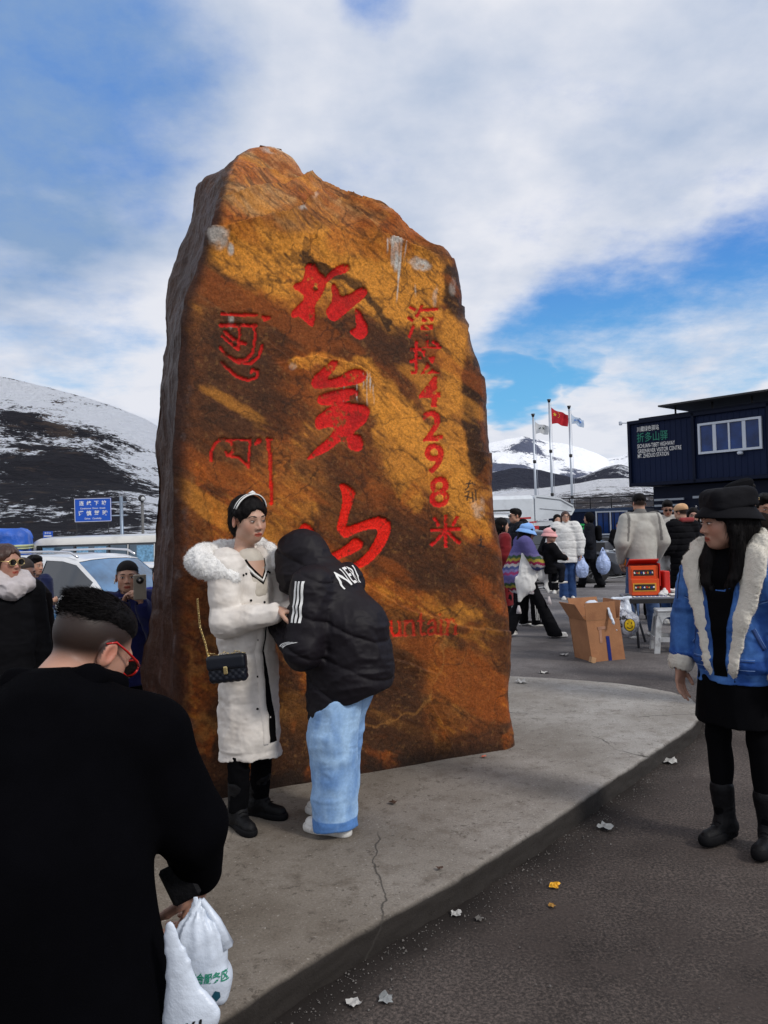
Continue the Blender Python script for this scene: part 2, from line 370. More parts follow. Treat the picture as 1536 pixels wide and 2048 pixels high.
def build_platform():
    e = edge_f; n = len(e); tang = np.gradient(e, axis=0); tang /= np.linalg.norm(tang, axis=1)[:, None]
    nrm = np.stack([tang[:, 1], -tang[:, 0]], -1)      # outward (to the road)
    s3 = np.stack([np.arange(n) * .02, e[:, 0] * 0, e[:, 0] * 0], -1)
    chip = .005 * fbm(s3 * 2.1, 3, 5) + .006 * fbm(s3 * 17, 4, 6)
    e = e + nrm * chip[:, None]
    c0 = np.array([-.6, 5.2])
    rings = []
    ks = np.r_[np.linspace(0, .06, 4), np.geomspace(.075, 1, 70)]
    P0 = []
    # top surface: from edge to inside; then face: down from edge
    prof = [(-.01, -.05, 1), (.004, -.012, .6), (.0, 0, 0)]
    topd = [.0, .012, .03, .05]
    rows = []
    hn = fbm(np.stack([np.arange(n) * .02 * 5, e[:, 0] * 0 + 3, e[:, 0] * 0], -1), 4, 11)
    gz0 = ground_z(e[:, 0], e[:, 1])
    for k, zz in enumerate(np.linspace(0, 1, 9)):
        zv = (gz0 - .03) * (1 - zz) + (PH - .014) * zz
        q = np.stack([np.arange(n) * .02 * 7, zv * 60, e[:, 0] * 0], -1)
        off = .008 * fbm(q * 1.6, 4, 31) + .004 * (1 - zz) - .003
        rows.append(np.c_[e + nrm * off[:, None], zv])
    rows.append(np.c_[e - nrm * (.007 + .006 * np.abs(hn))[:, None], np.full(n, PH - .004) - .004 * np.abs(hn)])
    for k, d in enumerate((.02, .045, .09, .16, .26)):
        rows.append(np.c_[e - nrm * d, np.full(n, PH)])
    inner = rows[-1][:, :2]
    for t in np.linspace(0, 1, 60)[1:]:
        rows.append(np.c_[inner * (1 - t) + c0 * t, np.full(n, PH)])
    A = np.array(rows)      # rows, n, 3
    top = A[10:]
    A[10:, :, 2] += .0035 * fbm(np.c_[top[..., :2].reshape(-1, 2) * 2.2, np.zeros(top.shape[0] * n)], 3, 2).reshape(top.shape[:2]) + .0012 * fbm(np.c_[top[..., :2].reshape(-1, 2) * 14, np.zeros(top.shape[0] * n)], 2, 2).reshape(top.shape[:2])
    r, m = A.shape[:2]; I = np.arange(r * m).reshape(r, m)
    Fq = np.stack([I[:-1, :-1], I[:-1, 1:], I[1:, 1:], I[1:, :-1]], -1).reshape(-1, 4)
    V = A.reshape(-1, 3)
    # remaining plate to the left and behind, closed by one polygon fan
    extra = [tuple(edge_f[0]) , (-1.45, .3), (-1.62, 2.2), (-1.75, 4.0), (-1.7, 5.6), (-1.0, 6.6), (.2, 6.9), tuple(edge_f[-1])]
    b = len(V)
    zP = PH - .006
    Vx = [(x, y, zP) for x, y in extra] + [(x, y, -.6) for x, y in extra] + [(c0[0], c0[1], zP)]
    Fx = []
    k = len(extra)
    for i in range(k - 1):
        Fx.append((b + i, b + k + i, b + k + i + 1, b + i + 1)); Fx.append((b + 2 * k, b + i, b + i + 1, b + i + 1))
    Fx = [tuple(dict.fromkeys(f)) for f in Fx]
    # material
    mt = bpy.data.materials.new('platform_concrete'); mt.use_nodes = True; t = mt.node_tree; bs = t.nodes['Principled BSDF']
    tcn = t.nodes.new('ShaderNodeTexCoord')
    def nz(s, d=8, r=.6, off=0, ty='ShaderNodeTexNoise', sc=(1, 1, 1), dist=0):
        q = t.nodes.new(ty); q.inputs['Scale'].default_value = s
        if ty == 'ShaderNodeTexNoise': q.inputs['Detail'].default_value = d; q.inputs['Roughness'].default_value = r; q.inputs['Distortion'].default_value = dist
        mp = t.nodes.new('ShaderNodeMapping'); mp.inputs['Location'].default_value = (off, off, off); mp.inputs['Scale'].default_value = sc
        t.links.new(tcn.outputs['Object'], mp.inputs[0]); t.links.new(mp.outputs[0], q.inputs['Vector']); return q.outputs[0]
    def rmp(src, stops):
        r_ = t.nodes.new('ShaderNodeValToRGB'); els = r_.color_ramp.elements
        for i_, q in enumerate(stops):
            e_ = els[i_] if i_ < 2 else els.new(q[0]); e_.position = q[0]; e_.color = (*q[1], 1)
        t.links.new(src, r_.inputs[0]); return r_.outputs[0]
    def mix(f, a, c, mode='MIX'):
        q = t.nodes.new('ShaderNodeMix'); q.data_type = 'RGBA'; q.blend_type = mode
        if isinstance(f, float): q.inputs[0].default_value = f
        else: t.links.new(f, q.inputs[0])
        for i_, s_ in ((6, a), (7, c)):
            if isinstance(s_, tuple): q.inputs[i_].default_value = (*s_, 1)
            else: t.links.new(s_, q.inputs[i_])
        return q.outputs[2]
    c = rmp(nz(1.6, 9, .62), [(.3, (.128, .106, .083)), (.7, (.235, .205, .172))])
    c = mix(rmp(nz(9, 8, .7, 3), [(.50, (0, 0, 0)), (.64, (.8, .8, .8))]), c, (.13, .107, .085))
    c = mix(rmp(nz(26, 6, .75, 7), [(.57, (0, 0, 0)), (.64, (.85, .85, .85))]), c, (.085, .070, .056))
    c = mix(rmp(nz(60, 5, .8, 31), [(.60, (0, 0, 0)), (.66, (.8, .8, .8))]), c, (.36, .33, .29))
    c = mix(rmp(nz(5, 10, .8, 12, sc=(1, 2.2, 1)), [(.63, (0, 0, 0)), (.70, (.6, .6, .6))]), c, (.30, .28, .26))
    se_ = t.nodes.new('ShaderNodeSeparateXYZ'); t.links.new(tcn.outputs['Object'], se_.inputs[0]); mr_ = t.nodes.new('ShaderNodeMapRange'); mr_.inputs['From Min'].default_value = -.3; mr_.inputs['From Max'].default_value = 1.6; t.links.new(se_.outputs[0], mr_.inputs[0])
    c = mix(mr_.outputs[0], c, mix(1.0, c, (1.75, 1.92, 2.15), 'MULTIPLY'))  # concrete lightens to the right: uneven light put into the colour
    c = mix(1.0, c, rmp(nz(110, 4, .8), [(.3, (.72, .72, .72)), (.7, (1.25, 1.25, 1.25))]), 'MULTIPLY')
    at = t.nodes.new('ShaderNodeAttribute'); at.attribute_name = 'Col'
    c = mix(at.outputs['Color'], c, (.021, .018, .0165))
    # thin cracks
    vo = t.nodes.new('ShaderNodeTexVoronoi'); vo.feature = 'DISTANCE_TO_EDGE'; vo.inputs['Scale'].default_value = .80
    ww = t.nodes.new('ShaderNodeTexNoise'); ww.inputs['Scale'].default_value = 3; ww.inputs['Detail'].default_value = 6; t.links.new(tcn.outputs['Object'], ww.inputs['Vector'])
    ad = t.nodes.new('ShaderNodeMix'); ad.data_type = 'VECTOR'; ad.inputs[0].default_value = .16; t.links.new(tcn.outputs['Object'], ad.inputs[4]); t.links.new(ww.outputs['Color'], ad.inputs[5]); t.links.new(ad.outputs[1], vo.inputs['Vector'])
    cr = rmp(vo.outputs['Distance'], [(0.0, (1, 1, 1)), (.0022, (0, 0, 0))])
    gate = rmp(nz(.8, 3, .5, 5), [(.50, (0, 0, 0)), (.56, (1, 1, 1))])
    crg = mix(1.0, cr, gate, 'MULTIPLY')
    c = mix(crg, c, (.05, .045, .04))
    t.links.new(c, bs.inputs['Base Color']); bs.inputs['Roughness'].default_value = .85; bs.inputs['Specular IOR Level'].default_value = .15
    bu = t.nodes.new('ShaderNodeBump'); bu.inputs['Strength'].default_value = .8; bu.inputs['Distance'].default_value = .009
    hm = mix(.5, nz(22, 8, .7), nz(130, 4, .7)); t.links.new(hm, bu.inputs['Height']); t.links.new(bu.outputs[0], bs.inputs['Normal'])
    Vall = np.vstack([V, np.array(Vx)]); faces = [tuple(f) for f in Fq] + Fx
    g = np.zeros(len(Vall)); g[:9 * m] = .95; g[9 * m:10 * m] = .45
    # kerb face and lip darkened: grime plus shade put into the colour
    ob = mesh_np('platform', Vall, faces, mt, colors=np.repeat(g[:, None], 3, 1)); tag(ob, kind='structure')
build_ground(); build_platform()

# ------------------------------------------------------------------ mountains
def hill_material(name, dark, brown, snow_lo, snow_hi, scale, zmin, zmax, sn=(.82, .86, .94), stretch=2.2, thr=.5, bs_=1.0):
    m = bpy.data.materials.new(name); m.use_nodes = True; t = m.node_tree; b = t.nodes['Principled BSDF']; b.inputs['Roughness'].default_value = .9; b.inputs['Specular IOR Level'].default_value = .15
    tcn = t.nodes.new('ShaderNodeTexCoord')
    def nz(s, d, r, off=0, sc=(1, 1, stretch)):
        q = t.nodes.new('ShaderNodeTexNoise'); q.inputs['Scale'].default_value = s; q.inputs['Detail'].default_value = d; q.inputs['Roughness'].default_value = r
        mp = t.nodes.new('ShaderNodeMapping'); mp.inputs['Location'].default_value = (off, off * 2, off); mp.inputs['Scale'].default_value = sc
        t.links.new(tcn.outputs['Object'], mp.inputs[0]); t.links.new(mp.outputs[0], q.inputs['Vector']); return q.outputs[0]
    def rmp(src, a, b_):
        r_ = t.nodes.new('ShaderNodeMapRange'); r_.inputs['From Min'].default_value = a; r_.inputs['From Max'].default_value = b_; t.links.new(src, r_.inputs[0]); return r_.outputs[0]
    def mth(op, a, c):
        q = t.nodes.new('ShaderNodeMath'); q.operation = op
        for i, s in enumerate((a, c)):
            if isinstance(s, (int, float)): q.inputs[i].default_value = s
            else: t.links.new(s, q.inputs[i])
        return q.outputs[0]
    def mix(f, a, c):
        q = t.nodes.new('ShaderNodeMix'); q.data_type = 'RGBA'; t.links.new(f, q.inputs[0])
        for i, s in ((6, a), (7, c)):
            if isinstance(s, tuple): q.inputs[i].default_value = (*s, 1)
            else: t.links.new(s, q.inputs[i])
        return q.outputs[2]
    at = t.nodes.new('ShaderNodeAttribute'); at.attribute_name = 'Col'   # r: snow bias  g: brown bias
    se = t.nodes.new('ShaderNodeSeparateColor'); t.links.new(at.outputs['Color'], se.inputs[0])
    base = mix(rmp(mth('ADD', nz(scale * 2.5, 6, .6, 3), mth('MULTIPLY', mth('SUBTRACT', se.outputs[1], .5), .6)), .50, .60), dark, brown)
    base = mix(rmp(nz(scale * 30, 5, .7, 8), .35, .75), base, tuple(q * 1.9 for q in dark))
    a = mth('ADD', mth('MULTIPLY', nz(scale * 1.6, 12, .66), .62), mth('MULTIPLY', nz(scale * 9, 10, .78, 2), .80)); a = mth('SUBTRACT', a, .11)
    a = mth('ADD', a, mth('MULTIPLY', mth('SUBTRACT', se.outputs[0], .5), 1.0))
    sm = rmp(a, thr + snow_lo, thr + snow_hi)
    c = mix(sm, base, sn)
    t.links.new(c, b.inputs['Base Color'])
    bu = t.nodes.new('ShaderNodeBump'); bu.inputs['Strength'].default_value = bs_; bu.inputs['Distance'].default_value = .4 / scale
    t.links.new(nz(scale * 5, 8, .65), bu.inputs['Height']); t.links.new(bu.outputs[0], b.inputs['Normal'])
    return m
def hill(name, ridge, d0, d1, y0, mat, seed, rough=.10, nx=420, ny=150, biasf=None, xr=None, back=.5, lat=1.0):
    """terrain fold: rises from its foot (depth d0, photo row y0) to the ridge line at depth d1, then falls away behind"""
    rx = np.array([q[0] for q in ridge], float); ry = np.array([q[1] for q in ridge], float)
    xs = np.linspace(rx[0], rx[-1], nx)
    tt = np.concatenate([np.linspace(0, 1, ny), 1 + np.linspace(0, 1, 30)[1:]])
    yr = np.interp(xs, rx, ry)
    V = np.zeros((len(tt), nx, 3)); B = np.zeros((len(tt), nx, 3))
    for j, t in enumerate(tt):
        if t <= 1:
            d = d0 + (d1 - d0) * t
            q = np.array([P(x, y, d1) for x, y in zip(xs, yr)]) if j == 0 else None
            if j == 0: top = q; foot = np.array([P(x, 1051, d0) for x in xs]); foot[:, 2] = -2.2
            hz = foot[:, 2] + (top[:, 2] - foot[:, 2]) * t * d / d1
            XY = foot[:, :2] * (1 - t) + top[:, :2] * t
            V[j] = np.c_[XY, hz]
        else:
            XY = top[:, :2] * (1 + back * (t - 1)); V[j] = np.c_[XY, top[:, 2] * (1 - (t - 1)) + foot[:, 2] * (t - 1)]
    H = (top[:, 2] - foot[:, 2]).mean()
    q = V.reshape(-1, 3).copy(); q[:, 2] = 0
    sc = 3.0 / (d1 - d0)
    env = np.sin(np.clip(tt, 0, 2) * PI / 2).clip(0, 1)
    nn = (fbm(q * sc, 7, seed, .55)).reshape(len(tt), nx); rr = (ridged(q * sc * 1.3, 6, seed + 3) - .6).reshape(len(tt), nx)
    edge = 1 - .75 * np.exp(-((tt - 1) / .06) ** 2)
    V[..., 2] += (nn * .8 + rr * 1.2) * H * rough * env[:, None] * edge[:, None]
    B[..., 0] = .5; B[..., 1] = .5
    if biasf is not None:
        X_, T_ = np.meshgrid(xs, tt); s_, b_ = biasf(X_, T_, nn, rr); B[..., 0] = s_; B[..., 1] = b_
    n, m = V.shape[:2]; I = np.arange(n * m).reshape(n, m)
    Fq = np.stack([I[:-1, :-1], I[:-1, 1:], I[1:, 1:], I[1:, :-1]], -1).reshape(-1, 4)
    o = mesh_np(name, V.reshape(-1, 3), Fq, mat, colors=B.reshape(-1, 3)); tag(o, kind='structure'); return o
def b_left(X, T, n, r):
    s = .525 + .075 * sstep(T, .5, .7) - .08 * sstep(T, .98, 1.0) - .055 * sstep(T, .62, .50) * sstep(T, .18, .34) * sstep(X, 260, 200) + .05 * sstep(X, 200, 330) + .35 * n - .25 * r + .02
    s = s - .14 * np.exp(-(((X - 60) / 55) ** 2 + ((T - .72) / .10) ** 2)) + .10 * np.exp(-(((X - 60) / 30) ** 2 + ((T - .88) / .05) ** 2))
    return s, .36 + .4 * np.exp(-(((X - 120) / 50) ** 2 + ((T - .8) / .15) ** 2)) + .3 * sstep(T, .12, .02) + .2 * np.exp(-(((X - 270) / 40) ** 2 + ((T - .3) / .1) ** 2))
hm1 = hill_material('scrub_hillside', (.009, .0085, .013), (.085, .058, .042), .02, .055, .045, 0, 100, stretch=1.6, thr=.60)
hill('mountain', [(-900, 700), (-500, 735), (-200, 745), (0, 752), (60, 765), (110, 778), (160, 792), (240, 818), (290, 838), (330, 862), (400, 890), (520, 915), (650, 950), (800, 1000)], 120, 420, lambda x: 1056, hm1, 5, .09, 520, 200, b_left)
def b_far(X, T, n, r):
    return .50 + .14 * sstep(T, .40, .75) + .13 * sstep(X, 1130, 1020) - 1.5 * r, .35 + 0 * X
hm2 = hill_material('snow_mountain', (.07, .08, .12), (.10, .10, .13), .02, .09, .010, 0, 1, stretch=1.2, thr=.575, sn=(.92, .94, .98), bs_=.5)
hill('mountain', [(600, 950), (800, 905), (960, 890), (985, 884), (1010, 878), (1045, 873), (1075, 880), (1100, 884), (1130, 888), (1165, 896), (1195, 908), (1215, 918), (1240, 913), (1265, 903), (1330, 880), (1450, 850), (1700, 820), (2200, 800)], 1500, 2900, 1010, hm2, 11, .16, 420, 130, b_far)
def b_mid(X, T, n, r):
    return .44 + .13 * sstep(T, .5, .9) * sstep(X, 1090, 1160) + .4 * n - .5 * r, .3 + 0 * X
hm3 = hill_material('dark_foothill', (.024, .026, .042), (.05, .045, .05), .03, .10, .02, 0, 1, stretch=1.3, thr=.60, sn=(.8, .83, .9))
hill('mountain', [(600, 960), (900, 950), (985, 945), (1030, 935), (1080, 940), (1120, 950), (1150, 958), (1180, 948), (1210, 935), (1240, 930), (1270, 938), (1330, 930), (1600, 920), (2200, 900)], 700, 1300, 1015, hm3, 23, .15, 380, 110, b_mid)
def b_near(X, T, n, r):
    return .51 + .09 * sstep(T, .75, 1.0) + .3 * n, .55 + 0 * X
hm4 = hill_material('scrub_snow_slope', (.030, .027, .032), (.075, .06, .05), .02, .07, .05, 0, 1, stretch=1.4, thr=.60, sn=(.80, .82, .87))
hill('mountain', [(600, 1005), (900, 1000), (985, 992), (1040, 982), (1100, 974), (1160, 966), (1200, 958), (1250, 956), (1300, 962), (1400, 968), (1700, 980), (2300, 960)], 240, 520, 1042, hm4, 31, .07, 420, 120, b_near)
# ------------------------------------------------------------------ the inscribed boulder
FA = R(23.5)
fe1 = np.array([math.cos(FA), math.sin(FA), 0.]); fn = np.array([math.sin(FA), -math.cos(FA), 0.])   # along the face / out of the face
fp0 = G(1018, 1497, PH)
def face_hit(x, y, back=0.0):
    """photo pixel -> (u, z) on the stone's face, pushed back by `back` metres"""
    r = CR @ np.array([(x - 768) / F, (1024 - y) / F, -1.0]); p0 = fp0 - fn * back
    t = np.dot(p0 - CP, fn) / np.dot(r, fn); q = CP + r * t
    return np.dot(q - fp0, fe1), q[2]
def seg_dist(px, py, a, b):
    ax, ay = a; bx, by = b; dx, dy = bx - ax, by - ay; L2 = dx * dx + dy * dy + 1e-9
    t = np.clip(((px - ax) * dx + (py - ay) * dy) / L2, 0, 1); return np.hypot(px - ax - t * dx, py - ay - t * dy), t
def in_poly(px, py, poly):
    c = np.zeros(px.shape, bool); n = len(poly)
    for i in range(n):
        x1, y1 = poly[i]; x2, y2 = poly[(i + 1) % n]
        k = ((y1 > py) != (y2 > py)) & (px < (x2 - x1) * (py - y1) / (y2 - y1 + 1e-12) + x1); c ^= k
    return c
def chaikin(poly, it=2):
    p = np.array(poly, float)
    for _ in range(it):
        q = np.roll(p, -1, 0); p = np.stack([p * .75 + q * .25, p * .25 + q * .75], 1).reshape(-1, 2)
    return p
z3 = lambda L_: [(380 + a * .390625, 500 + b * .390625) for a, b in L_]
BRUSH = [
 [z3([(590,75),(620,66),(645,75),(655,105),(690,130),(702,165),(690,205),(665,250),(640,280),(645,320),(638,392),(615,385),(590,360),(560,335),(525,348),(518,315),(560,275),(592,245),(572,215),(530,198),(533,170),(575,162),(588,120)]),
  z3([(700,130),(735,95),(775,70),(812,70),(824,95),(790,122),(740,130),(700,172),(688,160)]),
  z3([(733,160),(760,192),(775,238),(830,218),(880,185),(918,205),(900,238),(850,280),(790,330),(745,368),(712,352),(695,310),(720,280),(735,240),(724,200)]),
  z3([(845,290),(872,308),(890,350),(915,385),(914,432),(880,460),(848,447),(818,420),(828,405),(858,395),(850,350)])],
 [z3([(738,556),(764,576),(752,600),(714,642),(705,662),(770,650),(810,615),(860,603),(902,622),(908,655),(882,680),(820,692),(760,702),(700,702),(650,714),(622,692),(630,650),(665,620),(700,588)]),
  z3([(653,782),(655,748),(690,730),(760,713),(830,703),(864,720),(862,747),(820,768),(750,787),(690,797)]),
  z3([(640,892),(643,858),(690,822),(740,785),(800,775),(850,785),(917,795),(927,830),(905,882),(860,917),(835,940),(872,945),(890,975),(887,1020),(850,1035),(818,1017),(788,972),(760,987),(720,1022),(650,1057),(605,1075),(598,1066),(650,1012),(700,972),(735,932),(745,902),(700,907),(655,922)])],
 [z3([(763,1192),(800,1198),(852,1235),(842,1280),(820,1340),(806,1400),(800,1420),(860,1400),(930,1373),(985,1363),(1027,1385),(1034,1430),(1010,1500),(960,1572),(900,1622),(860,1634),(828,1606),(870,1590),(920,1540),(958,1470),(968,1430),(930,1427),(870,1442),(830,1462),(805,1478),(770,1457),(753,1425),(770,1360),(785,1290),(778,1240)]),
  z3([(640,1590),(700,1565),(760,1540),(820,1500),(850,1468),(887,1490),(892,1520),(850,1550),(780,1578),(720,1605),(660,1632),(600,1640),(560,1600),(545,1500),(560,1420),(590,1396),(632,1420),(645,1480),(650,1540)])]]
def tib(L_, w): return (z3(L_), w * .390625)
TIBET = [
 [tib([(165,328),(260,330),(345,330)], 13), tib([(375,340),(410,345),(385,355)], 13)],
 [tib([(155,385),(240,385),(340,385)], 14), tib([(330,380),(335,440),(325,520),(290,560),(230,565),(180,530),(155,500)], 12), tib([(250,385),(255,430),(250,500)], 10), tib([(180,420),(220,455),(285,480)], 13),
  tib([(165,440),(200,470),(250,510)], 11), tib([(370,490),(355,545),(310,580),(250,575),(205,545)], 13), tib([(162,575),(195,605),(240,645),(300,665),(345,650),(350,620),(320,610),(315,628)], 11)],
 [tib([(110,1080),(108,1035),(130,990),(170,965),(215,985),(225,1030),(195,1055),(185,1035)], 11), tib([(200,1055),(250,1060),(300,1110)], 10), tib([(150,968),(230,970),(310,972)], 7), tib([(310,968),(305,1040),(300,1115)], 10), tib([(355,975),(340,990)], 18)],
 [tib([(400,970),(412,1050),(418,1200),(420,1300)], 15), tib([(395,968),(420,968)], 9)]]
SMALL = [('海', 846, 642, 68), ('拔', 852, 714, 68), ('4', 860, 783, 62), ('2', 866, 851, 62), ('9', 869, 917, 62), ('8', 879, 984, 62), ('米', 892, 1062, 68)]
# serif letters: strokes in a unit box, (points, width)
SER = {'M': [([(0, 0), (0, 1)], .09), ([(0, 1), (.4, .1), (.8, 1)], .08), ([(.8, 1), (.8, 0)], .14), ([(-.12, 0), (.14, 0)], .05), ([(.64, 0), (.96, 0)], .05), ([(-.12, 1), (.1, 1)], .05), ([(.75, 1), (.96, 1)], .05)],
 'o': [([(.3, 0), (.08, .1), (.02, .3), (.08, .55), (.3, .65), (.52, .55), (.58, .3), (.52, .1), (.3, 0)], .10)],
 'u': [([(.1, .62), (.1, .18), (.2, .03), (.35, .02), (.5, .14)], .12), ([(.52, .64), (.52, 0)], .12), ([(-.03, .62), (.1, .62)], .05), ([(.40, .62), (.52, .62)], .05), ([(.5, .02), (.64, .03)], .05)],
 'n': [([(.1, .64), (.1, 0)], .12), ([(.12, .48), (.26, .62), (.42, .63), (.5, .5), (.5, 0)], .12), ([(-.03, .62), (.1, .62)], .05), ([(-.03, .01), (.23, .01)], .05), ([(.38, .01), (.63, .01)], .05)],
 't': [([(.18, .9), (.18, .14), (.26, .02), (.4, .05)], .11), ([(.02, .62), (.36, .62)], .06)],
 'a': [([(.08, .5), (.16, .62), (.34, .63), (.42, .5), (.42, .1), (.55, .02)], .11), ([(.42, .38), (.16, .3), (.06, .16), (.14, .02), (.3, .04), (.42, .14)], .09)],
 'i': [([(.1, .64), (.1, 0)], .12), ([(-.03, .62), (.1, .62)], .05), ([(-.03, .01), (.23, .01)], .05), ([(.09, .88), (.11, .88)], .13)],
 'e': [([(.06, .34), (.52, .36), (.5, .54), (.3, .64), (.1, .52), (.03, .3), (.1, .08), (.3, 0), (.52, .1)], .09)],
 'd': [([(.5, .98), (.5, 0)], .12), ([(.5, .5), (.3, .64), (.1, .54), (.03, .3), (.1, .08), (.3, 0), (.5, .12)], .10), ([(.36, .97), (.5, .97)], .05), ([(.5, .02), (.62, .02)], .05)],
 'h': [([(.1, 1), (.1, 0)], .12), ([(.12, .48), (.26, .62), (.42, .63), (.5, .5), (.5, 0)], .12), ([(-.03, .98), (.1, .98)], .05), ([(-.03, .01), (.23, .01)], .05), ([(.38, .01), (.63, .01)], .05)],
 'Z': [([(.04, .82), (.04, .98), (.62, .98), (.04, .02), (.64, .02), (.66, .2)], .09)]}
def build_rock():
    top_y = 296.0
    sil_r = [(548, 291), (575, 300), (600, 310), (625, 330), (655, 352), (700, 375), (735, 395), (765, 412), (775, 432), (820, 455), (852, 482), (885, 500), (903, 530), (915, 560), (924, 590), (925, 640), (938, 670), (945, 705), (958, 745), (968, 790), (972, 850), (976, 900), (982, 925), (983, 980), (990, 1040), (1002, 1090), (1010, 1150), (1014, 1200), (1018, 1270), (1020, 1330), (1018, 1400), (1020, 1440), (1022, 1470), (1026, 1499), (1026, 1510)]
    fl = [(528, 291), (500, 296), (472, 312), (455, 335), (443, 365), (432, 400), (425, 450), (412, 490), (400, 520), (385, 560), (372, 600), (365, 660), (358, 720), (352, 800), (350, 900), (348, 1000), (346, 1100), (342, 1200), (345, 1300), (350, 1400), (365, 1480), (385, 1560), (400, 1620)]   # arris between dark flank and face
    sl = [(520, 291), (490, 298), (450, 312), (425, 330), (405, 345), (396, 365), (386, 400), (378, 450), (360, 495), (348, 530), (338, 560), (330, 600), (327, 660), (327, 720), (324, 800), (323, 900), (322, 980), (323, 1060), (322, 1130), (312, 1190), (296, 1240), (284, 1290), (280, 1340), (290, 1400), (300, 1500), (310, 1620)]   # left silhouette
    ys = np.arange(291, 1640, 1.4)
    # how far the face stands back, by photo row (the crown leans away)
    def back(y): return .50 * sstep(y, 470, 285) ** 1.3 + .06 * sstep(y, 1000, 560)
    def table(px):
        x = np.interp(ys, [q[1] for q in px], [q[0] for q in px]); return x
    xr, xf, xl = table(sil_r) + 7 * sstep(ys, 400, 700) + 15 * sstep(ys, 345, 400) * sstep(ys, 600, 500), table(fl), table(sl)
    def uz(x, extra=0.0):
        o = np.array([face_hit(a, b, back(b) + (extra(b) if callable(extra) else extra)) for a, b in zip(x, ys)]); k = np.argsort(o[:, 1]); return o[k, 1], o[k, 0]
    TH = .95
    zr, ur = uz(xr, lambda y: .10 * sstep(y, 330, 450)); zf, uf = uz(xf); zl, ul = uz(xl, lambda y: TH * .85 * sstep(y, 300, 430))
    zc, bc = (lambda o: (o[np.argsort(o[:, 0]), 0], o[np.argsort(o[:, 0]), 1]))(np.array([(face_hit(620, y, back(y))[1], back(y)) for y in ys]))
    ztop = max(zr.max(), zf.max(), zl.max())
    wz = np.linspace(ztop - 1.0, ztop, 500); ww = np.interp(wz, zr, ur) - np.interp(wz, zf, uf); ztop = wz[ww > .13].max()
    nz_ = 720; zs = np.concatenate([np.linspace(PH - .03, ztop - .05, nz_ - 30), ztop - .05 + .05 * np.sin(np.linspace(0, PI / 2, 31)[1:])])
    UR = np.interp(zs, zr, ur); UF = np.interp(zs, zf, uf); UL = np.interp(zs, zl, ul); BK = np.interp(zs, zc, bc)
    shrink = np.sqrt(np.clip((ztop - zs) / .10, 0, 1))
    nF, nS, nB = 350, 90, 70
    V = []; 
    s = np.linspace(0, 1, nF); s = s
    for i, z in enumerate(zs):
        u0, u1, b = UF[i], UR[i], BK[i]
        wdt = max(u1 - u0, .02)
        # front: from the left arris to right silhouette; depth rolls away at both ends
        u = u0 + wdt * s
        dr = np.clip((u - (u1 - .17)) / .17, 0, 1); dl = np.clip(((u0 + .07) - u) / .07, 0, 1)
        dep = b + .22 * (1 - np.sqrt(np.clip(1 - dr ** 2, 0, 1))) * min(1, wdt / .5) + .035 * dl ** 2
        front = np.c_[u, dep]
        th = TH * (1 - .62 * sstep(z, ztop - .75, ztop)) * max(shrink[i], .05)
        # right side and back to the rear left corner, then the left flank
        tb = np.linspace(0, 1, nB + 2)[1:-1]
        q0 = front[-1]; q1 = np.array([u1 - .12 * min(1, wdt), b + th]); q2 = np.array([min(UL[i] + .12, u1 - .1), b + th * 1.0]); q3 = np.array([min(UL[i], u0 - .005), b + th * .85])
        pts = np.array([q0, q1, q2, q3]); dd = np.r_[0, np.cumsum(np.hypot(*np.diff(pts, axis=0).T))] + np.arange(4) * 1e-6
        sb = tb * dd[-1]; bk = np.c_[np.interp(sb, dd, pts[:, 0]), np.interp(sb, dd, pts[:, 1])]
        ts = np.linspace(0, 1, nS + 1)[:-1]
        a0, a1 = q3, front[0]; bow = np.array([-.035, 0.]) * min(1, wdt)
        sd_ = a0[None] * (1 - ts[:, None]) + a1[None] * ts[:, None] + bow[None] * (4 * ts * (1 - ts))[:, None] * -.4
        V.append(np.vstack([front, bk, sd_]))
    V = np.array(V)                                   # rows, ring, (u, depth)
    n, m = V.shape[:2]
    Pw = fp0[None, None] + V[..., :1] * fe1 - V[..., 1:2] * fn; Pw[..., 2] = zs[:, None]
    Pw[-1] = Pw[-1].mean(0) 
    PX, PY = to_px(Pw)
    # outward normals of the smooth body
    du = np.roll(Pw, -1, 1) - np.roll(Pw, 1, 1); dv = np.gradient(Pw, axis=0); nr = np.cross(du, dv); nr /= np.linalg.norm(nr, axis=2)[..., None] + 1e-9
    front = np.zeros((n, m)); front[:, :nF] = 1
    frontness = np.zeros(m); ii = np.arange(m); frontness[:nF] = sstep(ii[:nF] / nF, 0, .05) * sstep(ii[:nF] / nF, 1, .88)
    q = Pw.reshape(-1, 3)
    flat = np.repeat(frontness[None], n, 0) * sstep(PY, 430, 560)
    big = fbm(q * 1.6, 4, 3).reshape(n, m); med = (ridged(q * np.array([3.6, 3.6, 1.3]), 5, 9) - .62).reshape(n, m); fine = fbm(q * 17, 4, 14).reshape(n, m)
    facet = (np.abs(fbm(q * 2.4 + 7, 3, 41)).reshape(n, m))
    disp = (1 - flat) * (.035 * big + .050 * med - .035 * facet + .004 * fine) + flat * (.012 * big + .008 * med + .0022 * fine)
    # a few flaked ledges on the face
    def ledge(pts, h, wdt):
        d = np.full(PX.shape, 1e9); sgn = np.zeros(PX.shape)
        for a, b in zip(pts[:-1], pts[1:]):
            dd, t = seg_dist(PX, PY, a, b); cr = (b[0] - a[0]) * (PY - a[1]) - (b[1] - a[1]) * (PX - a[0])
            k = dd < d; d[k] = dd[k]; sgn[k] = np.sign(cr[k])
        return h * np.where(sgn > 0, np.exp(-d / wdt), -np.exp(-d / wdt) * .6) * front
    wv = 10 * fbm(q * 6, 3, 77).reshape(n, m)
